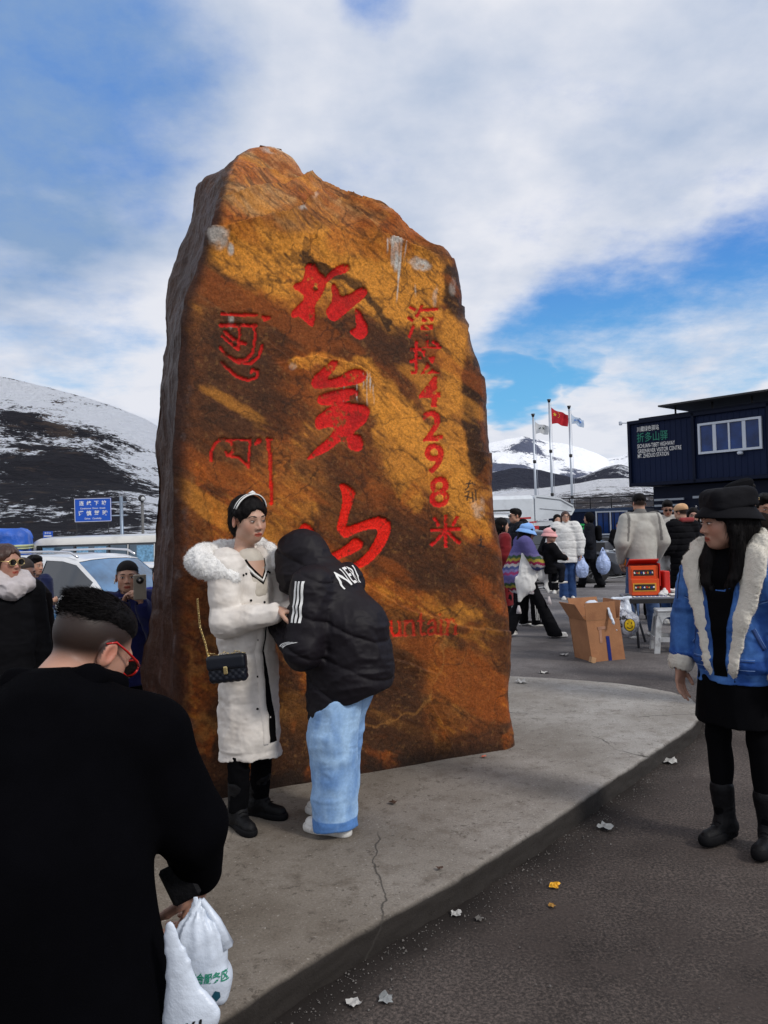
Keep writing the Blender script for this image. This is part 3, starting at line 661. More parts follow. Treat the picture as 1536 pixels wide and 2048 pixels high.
    PX0, PY0 = PX.copy(), PY.copy(); PX = PX + wv; PY = PY + wv * .8
    for pts, h, wd in [([(440, 460), (500, 445), (580, 425), (650, 395), (700, 420), (760, 470), (850, 500)], .045, 30), ([(455, 400), (520, 380), (600, 365), (640, 360), (700, 400), (790, 440)], .05, 22), ([(470, 350), (540, 335), (600, 350), (680, 392), (760, 420)], .035, 18),
                       ([(590, 720), (640, 712), (720, 730), (780, 800)], .012, 25), ([(620, 480), (625, 520), (680, 540)], .014, 12), ([(900, 560), (930, 640), (925, 700), (960, 760)], .012, 30), ([(940, 900), (985, 905)], .010, 22),
                       ([(760, 1310), (820, 1325), (870, 1345), (860, 1400), (900, 1480)], .016, 16), ([(380, 850), (420, 960), (430, 1040)], .010, 25), ([(700, 1150), (800, 1210), (920, 1250), (1000, 1260)], .012, 30), ([(445, 620), (480, 640), (560, 700), (600, 730)], .010, 25)]:
        disp += ledge(pts, h, wd)
    PX, PY = PX0, PY0
    disp *= sstep(ztop - zs, .02, .24)[:, None]
    # --- inscription masks (on the front grid)
    fx, fy = PX[:, :nF], PY[:, :nF]; GID = np.zeros((n, nF), int); MK = np.zeros((n, nF)); names = []
    def put(mask):
        names.append(1); k = len(names); GID[mask] = k; MK[mask] = 1
    for ch in BRUSH:
        mk = np.zeros(fx.shape, bool)
        for po in ch: mk |= in_poly(fx, fy, chaikin(po))
        if ch is BRUSH[0]: mk &= np.hypot(fx - 632, fy - 575) > 4.5
        put(mk)
    rough = 1.0 * fbm(np.stack([fx / 9, fy / 9, fx * 0], -1).reshape(-1, 3), 3, 5).reshape(fx.shape)
    for ch in TIBET:
        mk = np.zeros(fx.shape, bool)
        for pts, w_ in ch:
            pp = np.array(pts)
            for a, b in zip(pp[:-1], pp[1:]):
                dd, t = seg_dist(fx, fy, a, b); mk |= dd < w_ * .62 + rough
        put(mk)
    for c_, cx, cy, sz in SMALL:
        Vt, Ft = text_mesh(c_, 1.0, bold=.018 if ord(c_) < 256 else .009)
        x0, x1, y0, y1 = Vt[:, 0].min(), Vt[:, 0].max(), Vt[:, 1].min(), Vt[:, 1].max()
        k = sz / max(x1 - x0, y1 - y0); kx = k * (.95 if ord(c_) > 256 else 1.0); X_ = cx + (Vt[:, 0] - (x0 + x1) / 2) * kx; Y_ = cy - (Vt[:, 1] - (y0 + y1) / 2) * k
        Y_ = Y_ - (X_ - cx) * .05; mk = np.zeros(fx.shape, bool)
        jj = np.where((fx > cx - sz) & (fx < cx + sz) & (fy > cy - sz) & (fy < cy + sz)); ax, ay = fx[jj], fy[jj]; hit = np.zeros(ax.shape, bool)
        for f in Ft:
            hit |= in_poly(ax, ay, [(X_[i], Y_[i]) for i in f])
        mk[jj] = hit; put(mk)
    ex = 738.0
    words = 'Zheduo Mountain'; adv = {'M': 40, 'o': 28, 'u': 27, 'n': 27, 't': 19, 'a': 24, 'i': 13, 'Z': 31, 'h': 27, 'e': 25, 'd': 27, ' ': 14}
    total = sum(adv[c] for c in words); ex = 917 - total
    for c_ in words:
        if c_ != ' ':
            H_ = 46; mk = np.zeros(fx.shape, bool)
            yb = 1262 - (ex - 740) * .035
            for pts, w_ in SER[c_]:
                pp = np.array([(ex + a * 40, yb + 12 - b * H_ - a * 2) for a, b in pts])
                for a, b in zip(pp[:-1], pp[1:]):
                    dd, t = seg_dist(fx, fy, a, b); mk |= dd < w_ * 40 * .5 + .3
            put(mk)
        ex += adv[c_]
    def blur(a, it=1):
        for _ in range(it):
            b = np.pad(a, 1, mode='edge'); a = (b[:-2, 1:-1] + b[2:, 1:-1] + b[1:-1, :-2] + b[1:-1, 2:] + 2 * b[1:-1, 1:-1]) / 6
        return a
    soft = blur(MK, 2)
    deep = np.where(fy < 1200, 1, .35) * np.where(fx > 800, .75, 1)
    disp[:, :nF] -= soft * .013 * deep
    # --- colours (the stone's own bands, rust, wash of old paint)
    wx = 30 * fbm(q * 3.0, 5, 55).reshape(n, m) + 12 * fbm(q * 14, 5, 57).reshape(n, m); wy = 30 * fbm(q * 3.0 + 31, 5, 56).reshape(n, m) + 12 * fbm(q * 14 + 9, 5, 58).reshape(n, m)
    X_, Y_ = PX + wx, PY + wy
    def C(*a): return np.array(a)
    brown = C(.155, .046, .012); dark = C(.026, .014, .009); gold = C(.67, .265, .036); ochre = C(.36, .128, .027); rust = C(.36, .085, .013); grey = C(.20, .17, .14); flank = C(.030, .013, .009)
    col = np.ones((n, m, 3)) * brown
    def lay(c, mk, a=1.0):
        nonlocal col
        mk = np.clip(mk * a, 0, 1)[..., None]; col = col * (1 - mk) + c * mk
    def stroke(pts, r, soft_=.30):
        d = np.full(X_.shape, 1e9)
        for a, b in zip(pts[:-1], pts[1:]):
            dd, t = seg_dist(X_, Y_, a[:2], b[:2]); ra = a[2] if len(a) > 2 else r; rb = b[2] if len(b) > 2 else r
            d = np.minimum(d, dd / (ra * (1 - t) + rb * t))
        return sstep(d, 1 + soft_, 1 - soft_)
    sidem0 = np.ones((n, m)); sidem0[:, :nF] = 0
    nA = fbm(q * 2.2, 5, 71).reshape(n, m); nB_ = fbm(q * 7, 5, 72).reshape(n, m); nC = fbm(q * np.array([24, 24, 20]), 4, 73).reshape(n, m); nD = fbm(q * 55, 3, 74).reshape(n, m)
    lay(dark, sstep(nA, .0, .5) * .55); lay(ochre, sstep(nA, -.05, -.45), .75)
    # crown: pale ochre strata
    lay(ochre, sstep(Y_, 520, 440), .95); lay(C(.50, .29, .12), sstep(Y_, 500, 400) * sstep(nB_, -.3, .3), .8)
    strat = np.sin((Y_ + .32 * np.abs(X_ - 650)) / 7.0 + 3 * nA); lay(dark, sstep(strat, .55, 1) * sstep(Y_, 470, 420), .55); lay(rust, sstep(np.sin((Y_ + .4 * np.abs(X_ - 640)) / 15), .3, 1) * sstep(Y_, 500, 440), .6)
    # golden sheets
    for pts, a in [([(470, 500, 55), (560, 520, 55), (640, 500, 50), (740, 520, 60), (850, 560, 55)], 1.), ([(560, 560, 30), (620, 570, 45), (700, 560, 40), (800, 600, 60), (860, 640, 28)], .95), ([(600, 735, 18), (650, 728, 20), (700, 745, 18)], 1.), ([(735, 740, 22), (760, 790, 38), (800, 840, 38), (860, 905, 34), (905, 950, 30)], .95),
                   ([(905, 640, 16), (900, 720, 22), (915, 800, 16)], .75), ([(900, 930, 32), (930, 1000, 42), (955, 1060, 30)], .85), ([(860, 780, 20), (905, 860, 26), (940, 940, 24)], .6), ([(700, 1140, 16), (790, 1190, 22), (880, 1225, 22), (960, 1215, 18)], .6),
                   ([(760, 870, 22), (820, 960, 24), (840, 1010, 18)], .55), ([(880, 1290, 26), (870, 1370, 22), (900, 1440, 26), (880, 1500, 16)], .42), ([(600, 1000, 40), (560, 1120, 50)], .25)]:
        lay(gold, stroke(pts, 30), a)
    # rusty orange
    for pts, a in [([(690, 1130, 22), (760, 1170, 26), (860, 1220, 22)], .8), ([(360, 1270, 45), (400, 1350, 50), (360, 1440, 40)], .75), ([(840, 1280, 14), (900, 1330, 20), (880, 1420, 30), (930, 1480, 24)], .6), ([(560, 900, 30), (520, 960, 30)], .35), ([(790, 480, 40), (690, 470, 30)], .6), ([(960, 1300, 34), (980, 1400, 34), (960, 1470, 30)], .6), ([(400, 940, 10), (410, 1000, 12), (440, 1060, 10)], .6), ([(470, 1020, 26), (420, 1130, 26)], .4), ([(900, 950, 10), (860, 960, 20), (820, 1000, 10)], .5)]:
        lay(rust, stroke(pts, 30), a)
    # darker brown fields
    for pts, a in [([(420, 560, 30), (440, 620, 50), (480, 700, 60), (470, 800, 70)], .55), ([(400, 700, 50), (400, 900, 50), (480, 880, 60)], .5), ([(560, 640, 30), (680, 690, 26), (760, 660, 30), (800, 700, 30)], .42), ([(620, 930, 40), (700, 1000, 55), (800, 1080, 55), (860, 1130, 40)], .5), ([(640, 1240, 60), (760, 1330, 60), (780, 1440, 70), (620, 1460, 90), (480, 1480, 80)], .72),
                   ([(940, 760, 18), (950, 850, 20), (960, 920, 18)], .9), ([(900, 540, 18), (915, 600, 18), (930, 680, 18), (945, 720, 18)], .9), ([(620, 470, 5), (626, 510, 7), (690, 545, 12), (740, 590, 9), (775, 650, 6)], .85), ([(1000, 1130, 20), (1005, 1250, 18)], .55), ([(960, 1100, 22), (900, 1160, 26), (800, 1150, 18)], .5), ([(500, 1540, 60), (800, 1520, 40), (1010, 1480, 22)], .6)]:
        lay(dark if a > .7 else C(.06, .028, .015), stroke(pts, 30), a)
    lay(C(.075, .034, .017), sstep(Y_, 1100, 1300), .58)
    lay(rust, sstep(nB_, .12, .5) * sstep(Y_, 1100, 1250), .65)
    st_ = fbm(q @ np.array([[.8, .2, .6], [-.1, 1, .2], [-.6, 0, .8]]) * np.array([9, 30, 60]), 4, 95).reshape(n, m); lay(C(.06, .022, .009), sstep(st_, .05, .5), .62); lay(gold, sstep(-st_, .15, .55) * sstep(col[..., 0], .1, .3), .5); lay(C(.075, .026, .009), sstep(nC, .15, .6), .4)
    lay(dark, sstep(nD, .3, .6), .4); lay(C(.30, .15, .05), sstep(-nD, .25, .55), .30)
    fl = fbm(q @ np.array([[.85, 0, .5], [0, 1, 0], [-.5, 0, .85]]) * np.array([1.3, 3, 6.5]), 5, 97).reshape(n, m); lay(rust, sstep(fl, .10, .30) * (1 - sidem0), .42); lay(gold, sstep(-fl, .20, .42) * sstep(PY, 1500, 1300) * (1 - sidem0), .45); lay(dark, sstep(np.abs(fl), .05, .01) * (1 - sidem0), .40)
    vein = np.abs(fbm(q * 2.6 + 50, 5, 91)).reshape(n, m); lay(dark, sstep(vein, .022, .004), .55)
    vein2 = np.abs(fbm(q * 1.5 + 20, 5, 92)).reshape(n, m); lay(C(.38, .17, .045), sstep(vein2, .03, .008) * sstep(Y_, 1150, 1300), .4)
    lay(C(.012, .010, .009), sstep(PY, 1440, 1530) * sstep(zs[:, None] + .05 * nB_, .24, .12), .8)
    # dark flank and back
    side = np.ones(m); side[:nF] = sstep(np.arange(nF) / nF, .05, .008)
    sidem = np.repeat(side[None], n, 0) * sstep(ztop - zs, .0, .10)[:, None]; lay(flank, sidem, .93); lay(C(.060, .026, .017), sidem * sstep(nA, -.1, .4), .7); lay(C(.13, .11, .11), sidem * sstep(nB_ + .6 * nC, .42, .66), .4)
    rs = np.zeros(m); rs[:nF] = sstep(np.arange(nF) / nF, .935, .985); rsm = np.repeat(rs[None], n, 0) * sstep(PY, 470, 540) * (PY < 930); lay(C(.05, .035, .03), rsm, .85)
    # bleached streaks: bird lime, old paint running down, and one painted sky highlight
    def drip(x, y0, y1, w_, a):
        nonlocal col
        xx = PX - x + 3 * np.sin(PY / 17 + x) * .4; k = sstep(np.abs(xx), w_, w_ * .4) * sstep(PY, y0 - 4, y0 + 3) * sstep(PY, y1 + 8, y1 - 8) * (.5 + .8 * np.clip(nC + .3, 0, 1)); lay(C(.62, .60, .55), k * front, a)
    for x, y0, y1, w_, a in [(772, 482, 505, 2, .8), (783, 478, 530, 4, .9), (790, 476, 540, 6, .95), (797, 478, 560, 3, .8), (795, 540, 600, 2, .6), (805, 485, 520, 2, .6), (735, 742, 812, 1.5, .6), (742, 745, 780, 2, .7), (727, 745, 775, 1.2, .8), (716, 760, 800, 1.2, .7), (748, 770, 805, 1.3, .5), (690, 770, 805, 1, .5), (830, 570, 590, 2, .5)]: drip(x, y0, y1, w_, a)
    for cx, cy, rx, ry, a in [(840, 530, 18, 10, .95), (825, 522, 14, 8, .7), (437, 478, 16, 20, .7), (455, 498, 6, 12, .8), (790, 486, 14, 8, .8), (585, 738, 8, 8, .5), (460, 640, 5, 14, .5), (905, 570, 8, 20, .4), (605, 425, 16, 5, .6), (622, 405, 14, 5, .55), (560, 300, 40, 9, .5), (870, 590, 5, 30, .35), (745, 395, 25, 6, .5), (960, 1010, 14, 26, .35), (430, 470, 12, 14, .5)]:  # pale blob low on the right edge is a sky highlight put into the colour
        k = sstep(np.hypot((X_ - cx - .6 * wx) / rx, (Y_ - cy - .6 * wy) / ry), 1.25, .5) * sstep(nB_ + nC, -.5, .15); lay(C(.62, .58, .52), k * front, a)
    # faint black graffiti at the right
    for pts in [[(932, 968), (944, 966), (950, 970)], [(940, 962), (936, 975), (930, 980)], [(930, 985), (938, 982), (934, 1000)], [(944, 985), (946, 1004)], [(950, 980), (953, 1000)], [(930, 992), (942, 996)], [(958, 1080), (966, 1078)], [(962, 1072), (962, 1090)], [(956, 1090), (968, 1094)], [(600, 510), (604, 518)]]:
        for a, b in zip(pts[:-1], pts[1:]):
            dd, t = seg_dist(PX, PY, a, b); lay(C(.02, .02, .02), (dd < 1.6) * front, .8)
    # carved strokes: red paint, brighter towards the bottom one, worn at the rims
    RD = C(.62, .012, .012) ; redm = np.zeros((n, m)); redm[:, :nF] = sstep(blur(MK, 1), .30, .62)
    wear = np.clip(1.0 - .85 * sstep(nC + .7 * nD, .30, .62), 0, 1)
    fade = np.where((PY > 1200), .52, np.where(PX < 560, .80, .95))
    lay(RD * 1.0, redm * wear * fade)
    lay(C(.80, .02, .008), redm * wear * ((PY > 960) & (PX > 540) & (PX < 800)), .8)
    lay(C(.20, .01, .01), redm * sstep(nB_, .15, .55), .45)
    Pw = Pw + nr * disp[..., None]
    Pw[..., 2] = np.maximum(Pw[..., 2], .02)
    # material
    mt = bpy.data.materials.new('painted_boulder'); mt.use_nodes = True; t = mt.node_tree; b = t.nodes['Principled BSDF']
    at = t.nodes.new('ShaderNodeAttribute'); at.attribute_name = 'Col'; tcn = t.nodes.new('ShaderNodeTexCoord')
    def nzz(sc, d, r):
        k = t.nodes.new('ShaderNodeTexNoise'); k.inputs['Scale'].default_value = sc; k.inputs['Detail'].default_value = d; k.inputs['Roughness'].default_value = r; t.links.new(tcn.outputs['Object'], k.inputs['Vector']); return k.outputs['Fac']
    mr = t.nodes.new('ShaderNodeMapRange'); mr.inputs['From Min'].default_value = .3; mr.inputs['From Max'].default_value = .7; mr.inputs['To Min'].default_value = .48; mr.inputs['To Max'].default_value = 1.6; t.links.new(nzz(70, 6, .8), mr.inputs['Value'])
    sc = t.nodes.new('ShaderNodeVectorMath'); sc.operation = 'SCALE'; t.links.new(at.outputs['Color'], sc.inputs[0]); t.links.new(mr.outputs[0], sc.inputs['Scale']); t.links.new(sc.outputs[0], b.inputs['Base Color'])
    b.inputs['Roughness'].default_value = .45; b.inputs['Specular IOR Level'].default_value = .12
    bu = t.nodes.new('ShaderNodeBump'); bu.inputs['Strength'].default_value = 1.0; bu.inputs['Distance'].default_value = .009; t.links.new(nzz(48, 8, .75), bu.inputs['Height']); t.links.new(bu.outputs[0], b.inputs['Normal'])
    I = np.arange(n * m).reshape(n, m); J = np.roll(I, -1, 1)
    Fq = np.stack([I[:-1], J[:-1], J[1:], I[1:]], -1)          # rows-1, m, 4
    fg = np.zeros((n - 1, m), int); sm = blur(MK, 1) > .5
    full = np.zeros((n, nF), int); full[sm] = GID[sm]
    c4 = np.stack([full[:-1, :-1], full[1:, :-1], full[1:, 1:], full[:-1, 1:]], -1); fg[:, :nF - 1] = np.where((c4 > 0).sum(-1) >= 3, c4.max(-1), 0)
    root = empty('inscribed_boulder', (float(fp0[0]) - .7, float(fp0[1]) - .1, PH), 0, 'tall brown and golden boulder with red carved characters standing on the concrete platform', 'boulder')
    off = np.array(root.location)
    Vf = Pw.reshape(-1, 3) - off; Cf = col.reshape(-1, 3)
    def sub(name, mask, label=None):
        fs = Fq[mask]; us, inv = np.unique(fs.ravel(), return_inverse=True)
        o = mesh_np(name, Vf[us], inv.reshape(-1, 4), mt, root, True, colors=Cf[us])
        if label: o['label'] = label
        return o
    sub('stone', fg == 0)
    lab = ['large brush character zhe in red', 'large brush character duo in red', 'large bright red brush character shan'] + ['red Tibetan script'] * 4 + ['small red carved character'] * 2 + ['red carved digit'] * 4 + ['small red carved character mi']
    for k in range(1, len(names) + 1):
        if (fg == k).sum() > 8: sub('carved_character' if k <= 14 else 'carved_letter', fg == k, lab[k - 1] if k <= len(lab) else None)
build_rock()
# ------------------------------------------------------------------ smooth solids from blended distance fields
def surface_nets(Fd, org, res):
    neg = Fd < 0
    c = neg[:-1, :-1, :-1].astype(np.int8)
    tot = np.zeros(np.array(Fd.shape) - 1, np.int8)
    sl = [slice(None, -1), slice(1, None)]
    for i in (0, 1):
        for j in (0, 1):
            for k in (0, 1): tot += neg[sl[i], sl[j], sl[k]]
    cells = (tot > 0) & (tot < 8); ci = np.argwhere(cells)
    if len(ci) == 0: return np.zeros((0, 3)), np.zeros((0, 4), int)
    idx = np.full(cells.shape, -1, np.int64); idx[cells] = np.arange(len(ci))
    acc = np.zeros((len(ci), 3)); cnt = np.zeros(len(ci))
    corner = [(a, b, d) for a in (0, 1) for b in (0, 1) for d in (0, 1)]
    val = {q: Fd[ci[:, 0] + q[0], ci[:, 1] + q[1], ci[:, 2] + q[2]] for q in corner}
    for q in corner:
        for ax in range(3):
            if q[ax]: continue
            r = list(q); r[ax] = 1; r = tuple(r); a, b = val[q], val[r]; k = (a < 0) != (b < 0)
            t = a[k] / (a[k] - b[k]); pt = np.tile(np.array(q, float), (k.sum(), 1)); pt[:, ax] = t
            acc[k] += pt; cnt[k] += 1
    V = (ci + acc / cnt[:, None]) * res + org
    Q = []
    for ax in range(3):
        u, v = (ax + 1) % 3, (ax + 2) % 3
        s0 = [slice(None)] * 3; s1 = [slice(None)] * 3; s0[ax] = slice(None, -1); s1[ax] = slice(1, None)
        a, b = neg[tuple(s0)], neg[tuple(s1)]; ch = a != b; e = np.argwhere(ch)
        e = e[(e[:, u] > 0) & (e[:, v] > 0) & (e[:, u] < Fd.shape[u] - 1) & (e[:, v] < Fd.shape[v] - 1)]
        fl = a[e[:, 0], e[:, 1], e[:, 2]]
        def at(du, dv):
            z = e.copy(); z[:, u] -= du; z[:, v] -= dv; return idx[z[:, 0], z[:, 1], z[:, 2]]
        q = np.stack([at(0, 0), at(1, 0), at(1, 1), at(0, 1)], -1); q[~fl] = q[~fl][:, ::-1]; Q.append(q)
    return V, np.vstack(Q)
def vv(a): return np.array(a, float)
DEBUG = False
def surf(o):
    bt = BVHTree.FromPolygons([v.co for v in o.data.vertices], [tuple(p.vertices) for p in o.data.polygons])
    def f(p, d, off=0.0):
        d = Vector(d).normalized(); h = bt.ray_cast(Vector(p), d); return None if h[0] is None else np.array(h[0]) - np.array(d) * off
    return f
def ribbon(name, rows, mat, parent):
    rows = [r for r in rows if all(q is not None for q in r)]
    if len(rows) < 2: return None
    m = MB(); m.grid(rows); return m.build(name, mat, parent, True)
class SD:
    def __init__(s): s.ops = []
    def cap(s, a, b, r1, r2=None, k=.02, sq=None, sub=False):
        a, b = vv(a), vv(b); r2 = r1 if r2 is None else r2
        f = 1.0; n = None
        if sq is not None: n, f = vv(sq[0]), sq[1]; n = n / np.linalg.norm(n)
        m = max(r1, r2) * max(1, f) + k
        lo, hi = np.minimum(a, b) - m, np.maximum(a, b) + m; dab = b - a; L2 = max(dab @ dab, 1e-9)
        def fn(p):
            q = p - a
            if n is not None: q = q + n * ((q @ n) * (1 / f - 1))[..., None]; 
            d_ = dab if n is None else dab + n * ((dab @ n) * (1 / f - 1)); l2 = max(d_ @ d_, 1e-9)
            t = np.clip((q @ d_) / l2, 0, 1); return (np.sqrt(((q - t[..., None] * d_) ** 2).sum(-1)) - (r1 + (r2 - r1) * t)) * (min(1, f) ** .5)
        s.ops.append((lo, hi, fn, k, sub)); return s
    def ell(s, c, r, rot=None, k=.02, sub=False):
        c, r = vv(c), vv(r); Rm = None if rot is None else np.array(rot)[:3, :3]; m = r.max() + k
        def fn(p):
            q = p - c
            if Rm is not None: q = q @ Rm
            k0 = np.sqrt(((q / r) ** 2).sum(-1)); k1 = np.sqrt(((q / r ** 2) ** 2).sum(-1)) + 1e-9; return k0 * (k0 - 1) / k1
        s.ops.append((c - m, c + m, fn, k, sub)); return s
    def box(s, c, h, rot=None, rd=.01, k=.01, sub=False):
        c, h = vv(c), vv(h); Rm = None if rot is None else np.array(rot)[:3, :3]; m = np.linalg.norm(h) + k + rd
        def fn(p):
            q = p - c
            if Rm is not None: q = q @ Rm
            q = np.abs(q) - (h - rd); return np.sqrt((np.maximum(q, 0) ** 2).sum(-1)) + np.minimum(q.max(-1), 0) - rd
        s.ops.append((c - m, c + m, fn, k, sub)); return s
    def cut(s, p0, nrm, k=.004):
        """remove everything on the side the normal points to"""
        p0, nrm = vv(p0), vv(nrm); nrm = nrm / np.linalg.norm(nrm)
        s.ops.append((None, None, lambda p: -((p - p0) @ nrm), k, True)); return s
    def mesh(s, res, disp=None):
        los = [o[0] for o in s.ops if o[0] is not None and not o[4]]; his = [o[1] for o in s.ops if o[1] is not None and not o[4]]
        lo = np.min(los, 0) - 2 * res - .01; hi = np.max(his, 0) + 2 * res + .01
        nn = np.ceil((hi - lo) / res).astype(int) + 1
        Fd = np.full(nn, .15, np.float32)
        ax = [lo[i] + np.arange(nn[i]) * res for i in range(3)]
        for (a, b, fn, k, sub) in s.ops:
            if a is None: i0 = [0] * 3; i1 = list(nn)
            else:
                i0 = [int(max(0, (a[i] - lo[i]) / res - 1)) for i in range(3)]; i1 = [int(min(nn[i], (b[i] - lo[i]) / res + 2)) for i in range(3)]
            if any(i1[i] <= i0[i] for i in range(3)): continue
            g = np.stack(np.meshgrid(*[ax[i][i0[i]:i1[i]] for i in range(3)], indexing='ij'), -1)
            d = fn(g); S_ = (slice(i0[0], i1[0]), slice(i0[1], i1[1]), slice(i0[2], i1[2])); A = Fd[S_]
            if sub: d = -d; h = np.maximum(k - np.abs(A - d), 0) / k; Fd[S_] = np.maximum(A, d) + h * h * k / 4
            else: h = np.maximum(k - np.abs(A - d), 0) / k; Fd[S_] = np.minimum(A, d) - h * h * k / 4
        if disp is not None:
            band = np.argwhere(np.abs(Fd) < .035 + res)
            p = band * res + lo; Fd[band[:, 0], band[:, 1], band[:, 2]] -= disp(p)
        return surface_nets(Fd, lo, res)
def rotm(yaw=0, pitch=0, roll=0):
    return np.array(Matrix.Rotation(yaw, 3, 'Z') @ Matrix.Rotation(pitch, 3, 'X') @ Matrix.Rotation(roll, 3, 'Y'))
def folds(amp, sc=9, seed=0, zs=1.5):
    def f(p):
        q = p * np.array([sc, sc, sc * zs]); w_ = vnoise(q * .5 + seed, seed)
        n = 1 - np.abs(vnoise(q + w_[:, None] * .7 + seed * 3.3, seed + 1)) * 2
        n2 = 1 - np.abs(vnoise(q * 2.2 + w_[:, None] + 5, seed + 2)) * 2
        return amp * (.75 * n + .35 * n2 - .25)
    return f
def quilt(amp, L_, z0=0, fa=.004, seed=3):
    fo = folds(fa, 11, seed)
    def f(p):
        w_ = vnoise(p * 5 + 2, seed); t = np.abs(((p[:, 2] - z0 + .008 * w_) / L_) % 1 - .5) * 2
        return amp * (1 - t ** 5 * 1.9) * (1 + .25 * w_) + fo(p)
    return f
def addf(*fs): return lambda p: sum(f(p) for f in fs)

SKIN = M('skin', attr=True, rough=.48, var=.06, vs=30, bump=.12, bs=220, spec=.35, subsurf=.06)
CLOTH = lambda name, col, **k: M(name, col, **{**dict(rough=.88, var=.14, vs=14, bump=.35, bs=260, spec=.2, sheen=.15), **k})
HAIRM = M('black_hair', (.0045, .0035, .0038), rough=.62, var=.35, vs=40, bump=.6, bs=160, spec=.12)
HAIRB = M('brown_hair', (.045, .018, .012), rough=.42, var=.35, vs=40, bump=.6, bs=160, spec=.45)
EYEW = M('eye_white', (.55, .50, .48), rough=.25, var=.02, bump=0); EYED = M('iris', (.015, .010, .008), rough=.1, var=.02, bump=0)
LIPM = M('lips', (.33, .09, .075), rough=.45, var=.1, vs=60, bump=.1, bs=200); BROW = M('eyebrow', (.018, .014, .013), rough=.8, var=.2, bump=.2, bs=200)
WHITEM = M('white_rubber', (.68, .67, .64), rough=.5, var=.08, bump=.1, bs=120, dirt=(.42, .39, .35), dirts=14)
SOLEB = M('black_rubber', (.005, .005, .006), rough=.75, var=.2, bump=.2, bs=120, spec=.12)

def head_ops(sd, T, s=1.0, male=False, mouth=0):
    """T: function head-local -> body space (rotation matrix Rm, origin o)"""
    Rm, o = T
    X = lambda p: Rm @ (vv(p) * s) + o
    sd.ell(X((0, -.012, .030)), vv((.074, .094, .083)) * s, Rm, k=.02)
    sd.ell(X((0, .026, -.030)), vv((.060, .064, .076)) * s, Rm, k=.03)
    sd.ell(X((0, .050, -.088)), vv((.030 if not male else .036, .030, .022)) * s, Rm, k=.035)
    for q in (-1, 1):
        sd.ell(X((q * .036, .050, -.028)), vv((.024, .026, .030)) * s, Rm, k=.025)
        sd.ell(X((q * .046, .012, -.066)), vv((.020, .034, .022)) * s, Rm, k=.025)
    sd.cap(X((-.032, .078, .020)), X((.032, .078, .020)), .011 * s, k=.016)
    for q in (-1, 1): sd.ell(X((q * .031, .097, .001)), vv((.018, .014, .011)) * s, Rm, k=.012, sub=True)
    for q in (-1, 1): sd.ell(X((q * .031, .078, .000)), vv((.0145, .0115, .0105)) * s, Rm, k=.003)
    sd.cap(X((0, .083, .004)), X((0, .104, -.031)), .0065 * s, .0095 * s, k=.012)
    for q in (-1, 1): sd.ell(X((q * .012, .094, -.035)), vv((.008, .010, .007)) * s, Rm, k=.008)
    sd.cap(X((-.018, .081, -.0635)), X((.018, .081, -.0635)), .0068 * s, k=.008); sd.cap(X((-.008, .086, -.060)), X((.008, .086, -.060)), .006 * s, k=.008)
    sd.cap(X((-.014, .081, -.074)), X((.014, .081, -.074)), .0068 * s, k=.008)
    sd.cap(X((-.022, .093, -.0672)), X((.022, .093, -.0672)), .0022 * s, k=.004, sub=True)
    for q in (-1, 1):
        er = Rm @ rotm(q * -.35, -.12, 0)
        sd.ell(X((q * .079, -.012, -.008)), vv((.009, .019, .031)) * s, er, k=.008)
        sd.ell(X((q * .088, -.008, -.004)), vv((.006, .010, .018)) * s, er, k=.005, sub=True)
    return X
def face_paint(V, T, s, tone, rosy=1.0, stub=0):
    Rm, o = T; q = ((V - o) @ Rm) / s; c = np.tile(vv(tone), (len(V), 1))
    def bl(cx, cy, cz, r, col, a, mirror=True):
        nonlocal c
        for sx in ((-1, 1) if mirror else (1,)):
            d = np.sqrt(((q[:, 0] - sx * cx) ** 2) + (q[:, 1] - cy) ** 2 + (q[:, 2] - cz) ** 2); m = (np.clip(1.3 - d / r, 0, 1) * a)[:, None]; c = c * (1 - m) + vv(col) * m
    red = vv(tone) * vv((1.12, .72, .66))
    bl(.040, .065, -.030, .030, red, .40 * rosy); bl(0, .105, -.032, .016, red, .45 * rosy, False); bl(.084, -.01, -.005, .03, red, .7)
    lip = (np.abs(q[:, 0]) < .023) & (np.abs(q[:, 2] + .067) < .0115 - .25 * np.abs(q[:, 0])) & (q[:, 1] > .068); c[lip] = vv(tone) * vv((.85, .34, .32))
    ml = (np.abs(q[:, 0]) < .022) & (np.abs(q[:, 2] + .0672) < .0022) & (q[:, 1] > .068); c[ml] = vv(tone) * vv((.3, .12, .1))
    if stub:
        zb = np.interp(q[:, 1], [-.10, -.03, .02, .05, .085], [-.070, -.040, .0, .03, .062]); m = (sstep(q[:, 2], zb - .012, zb + .034) * (q[:, 1] < .095) * (np.abs(q[:, 0]) < .081) * (q[:, 2] > -.10))[:, None] * stub; c = c * (1 - m) + vv((.0055, .004, .0037)) * m
    return c
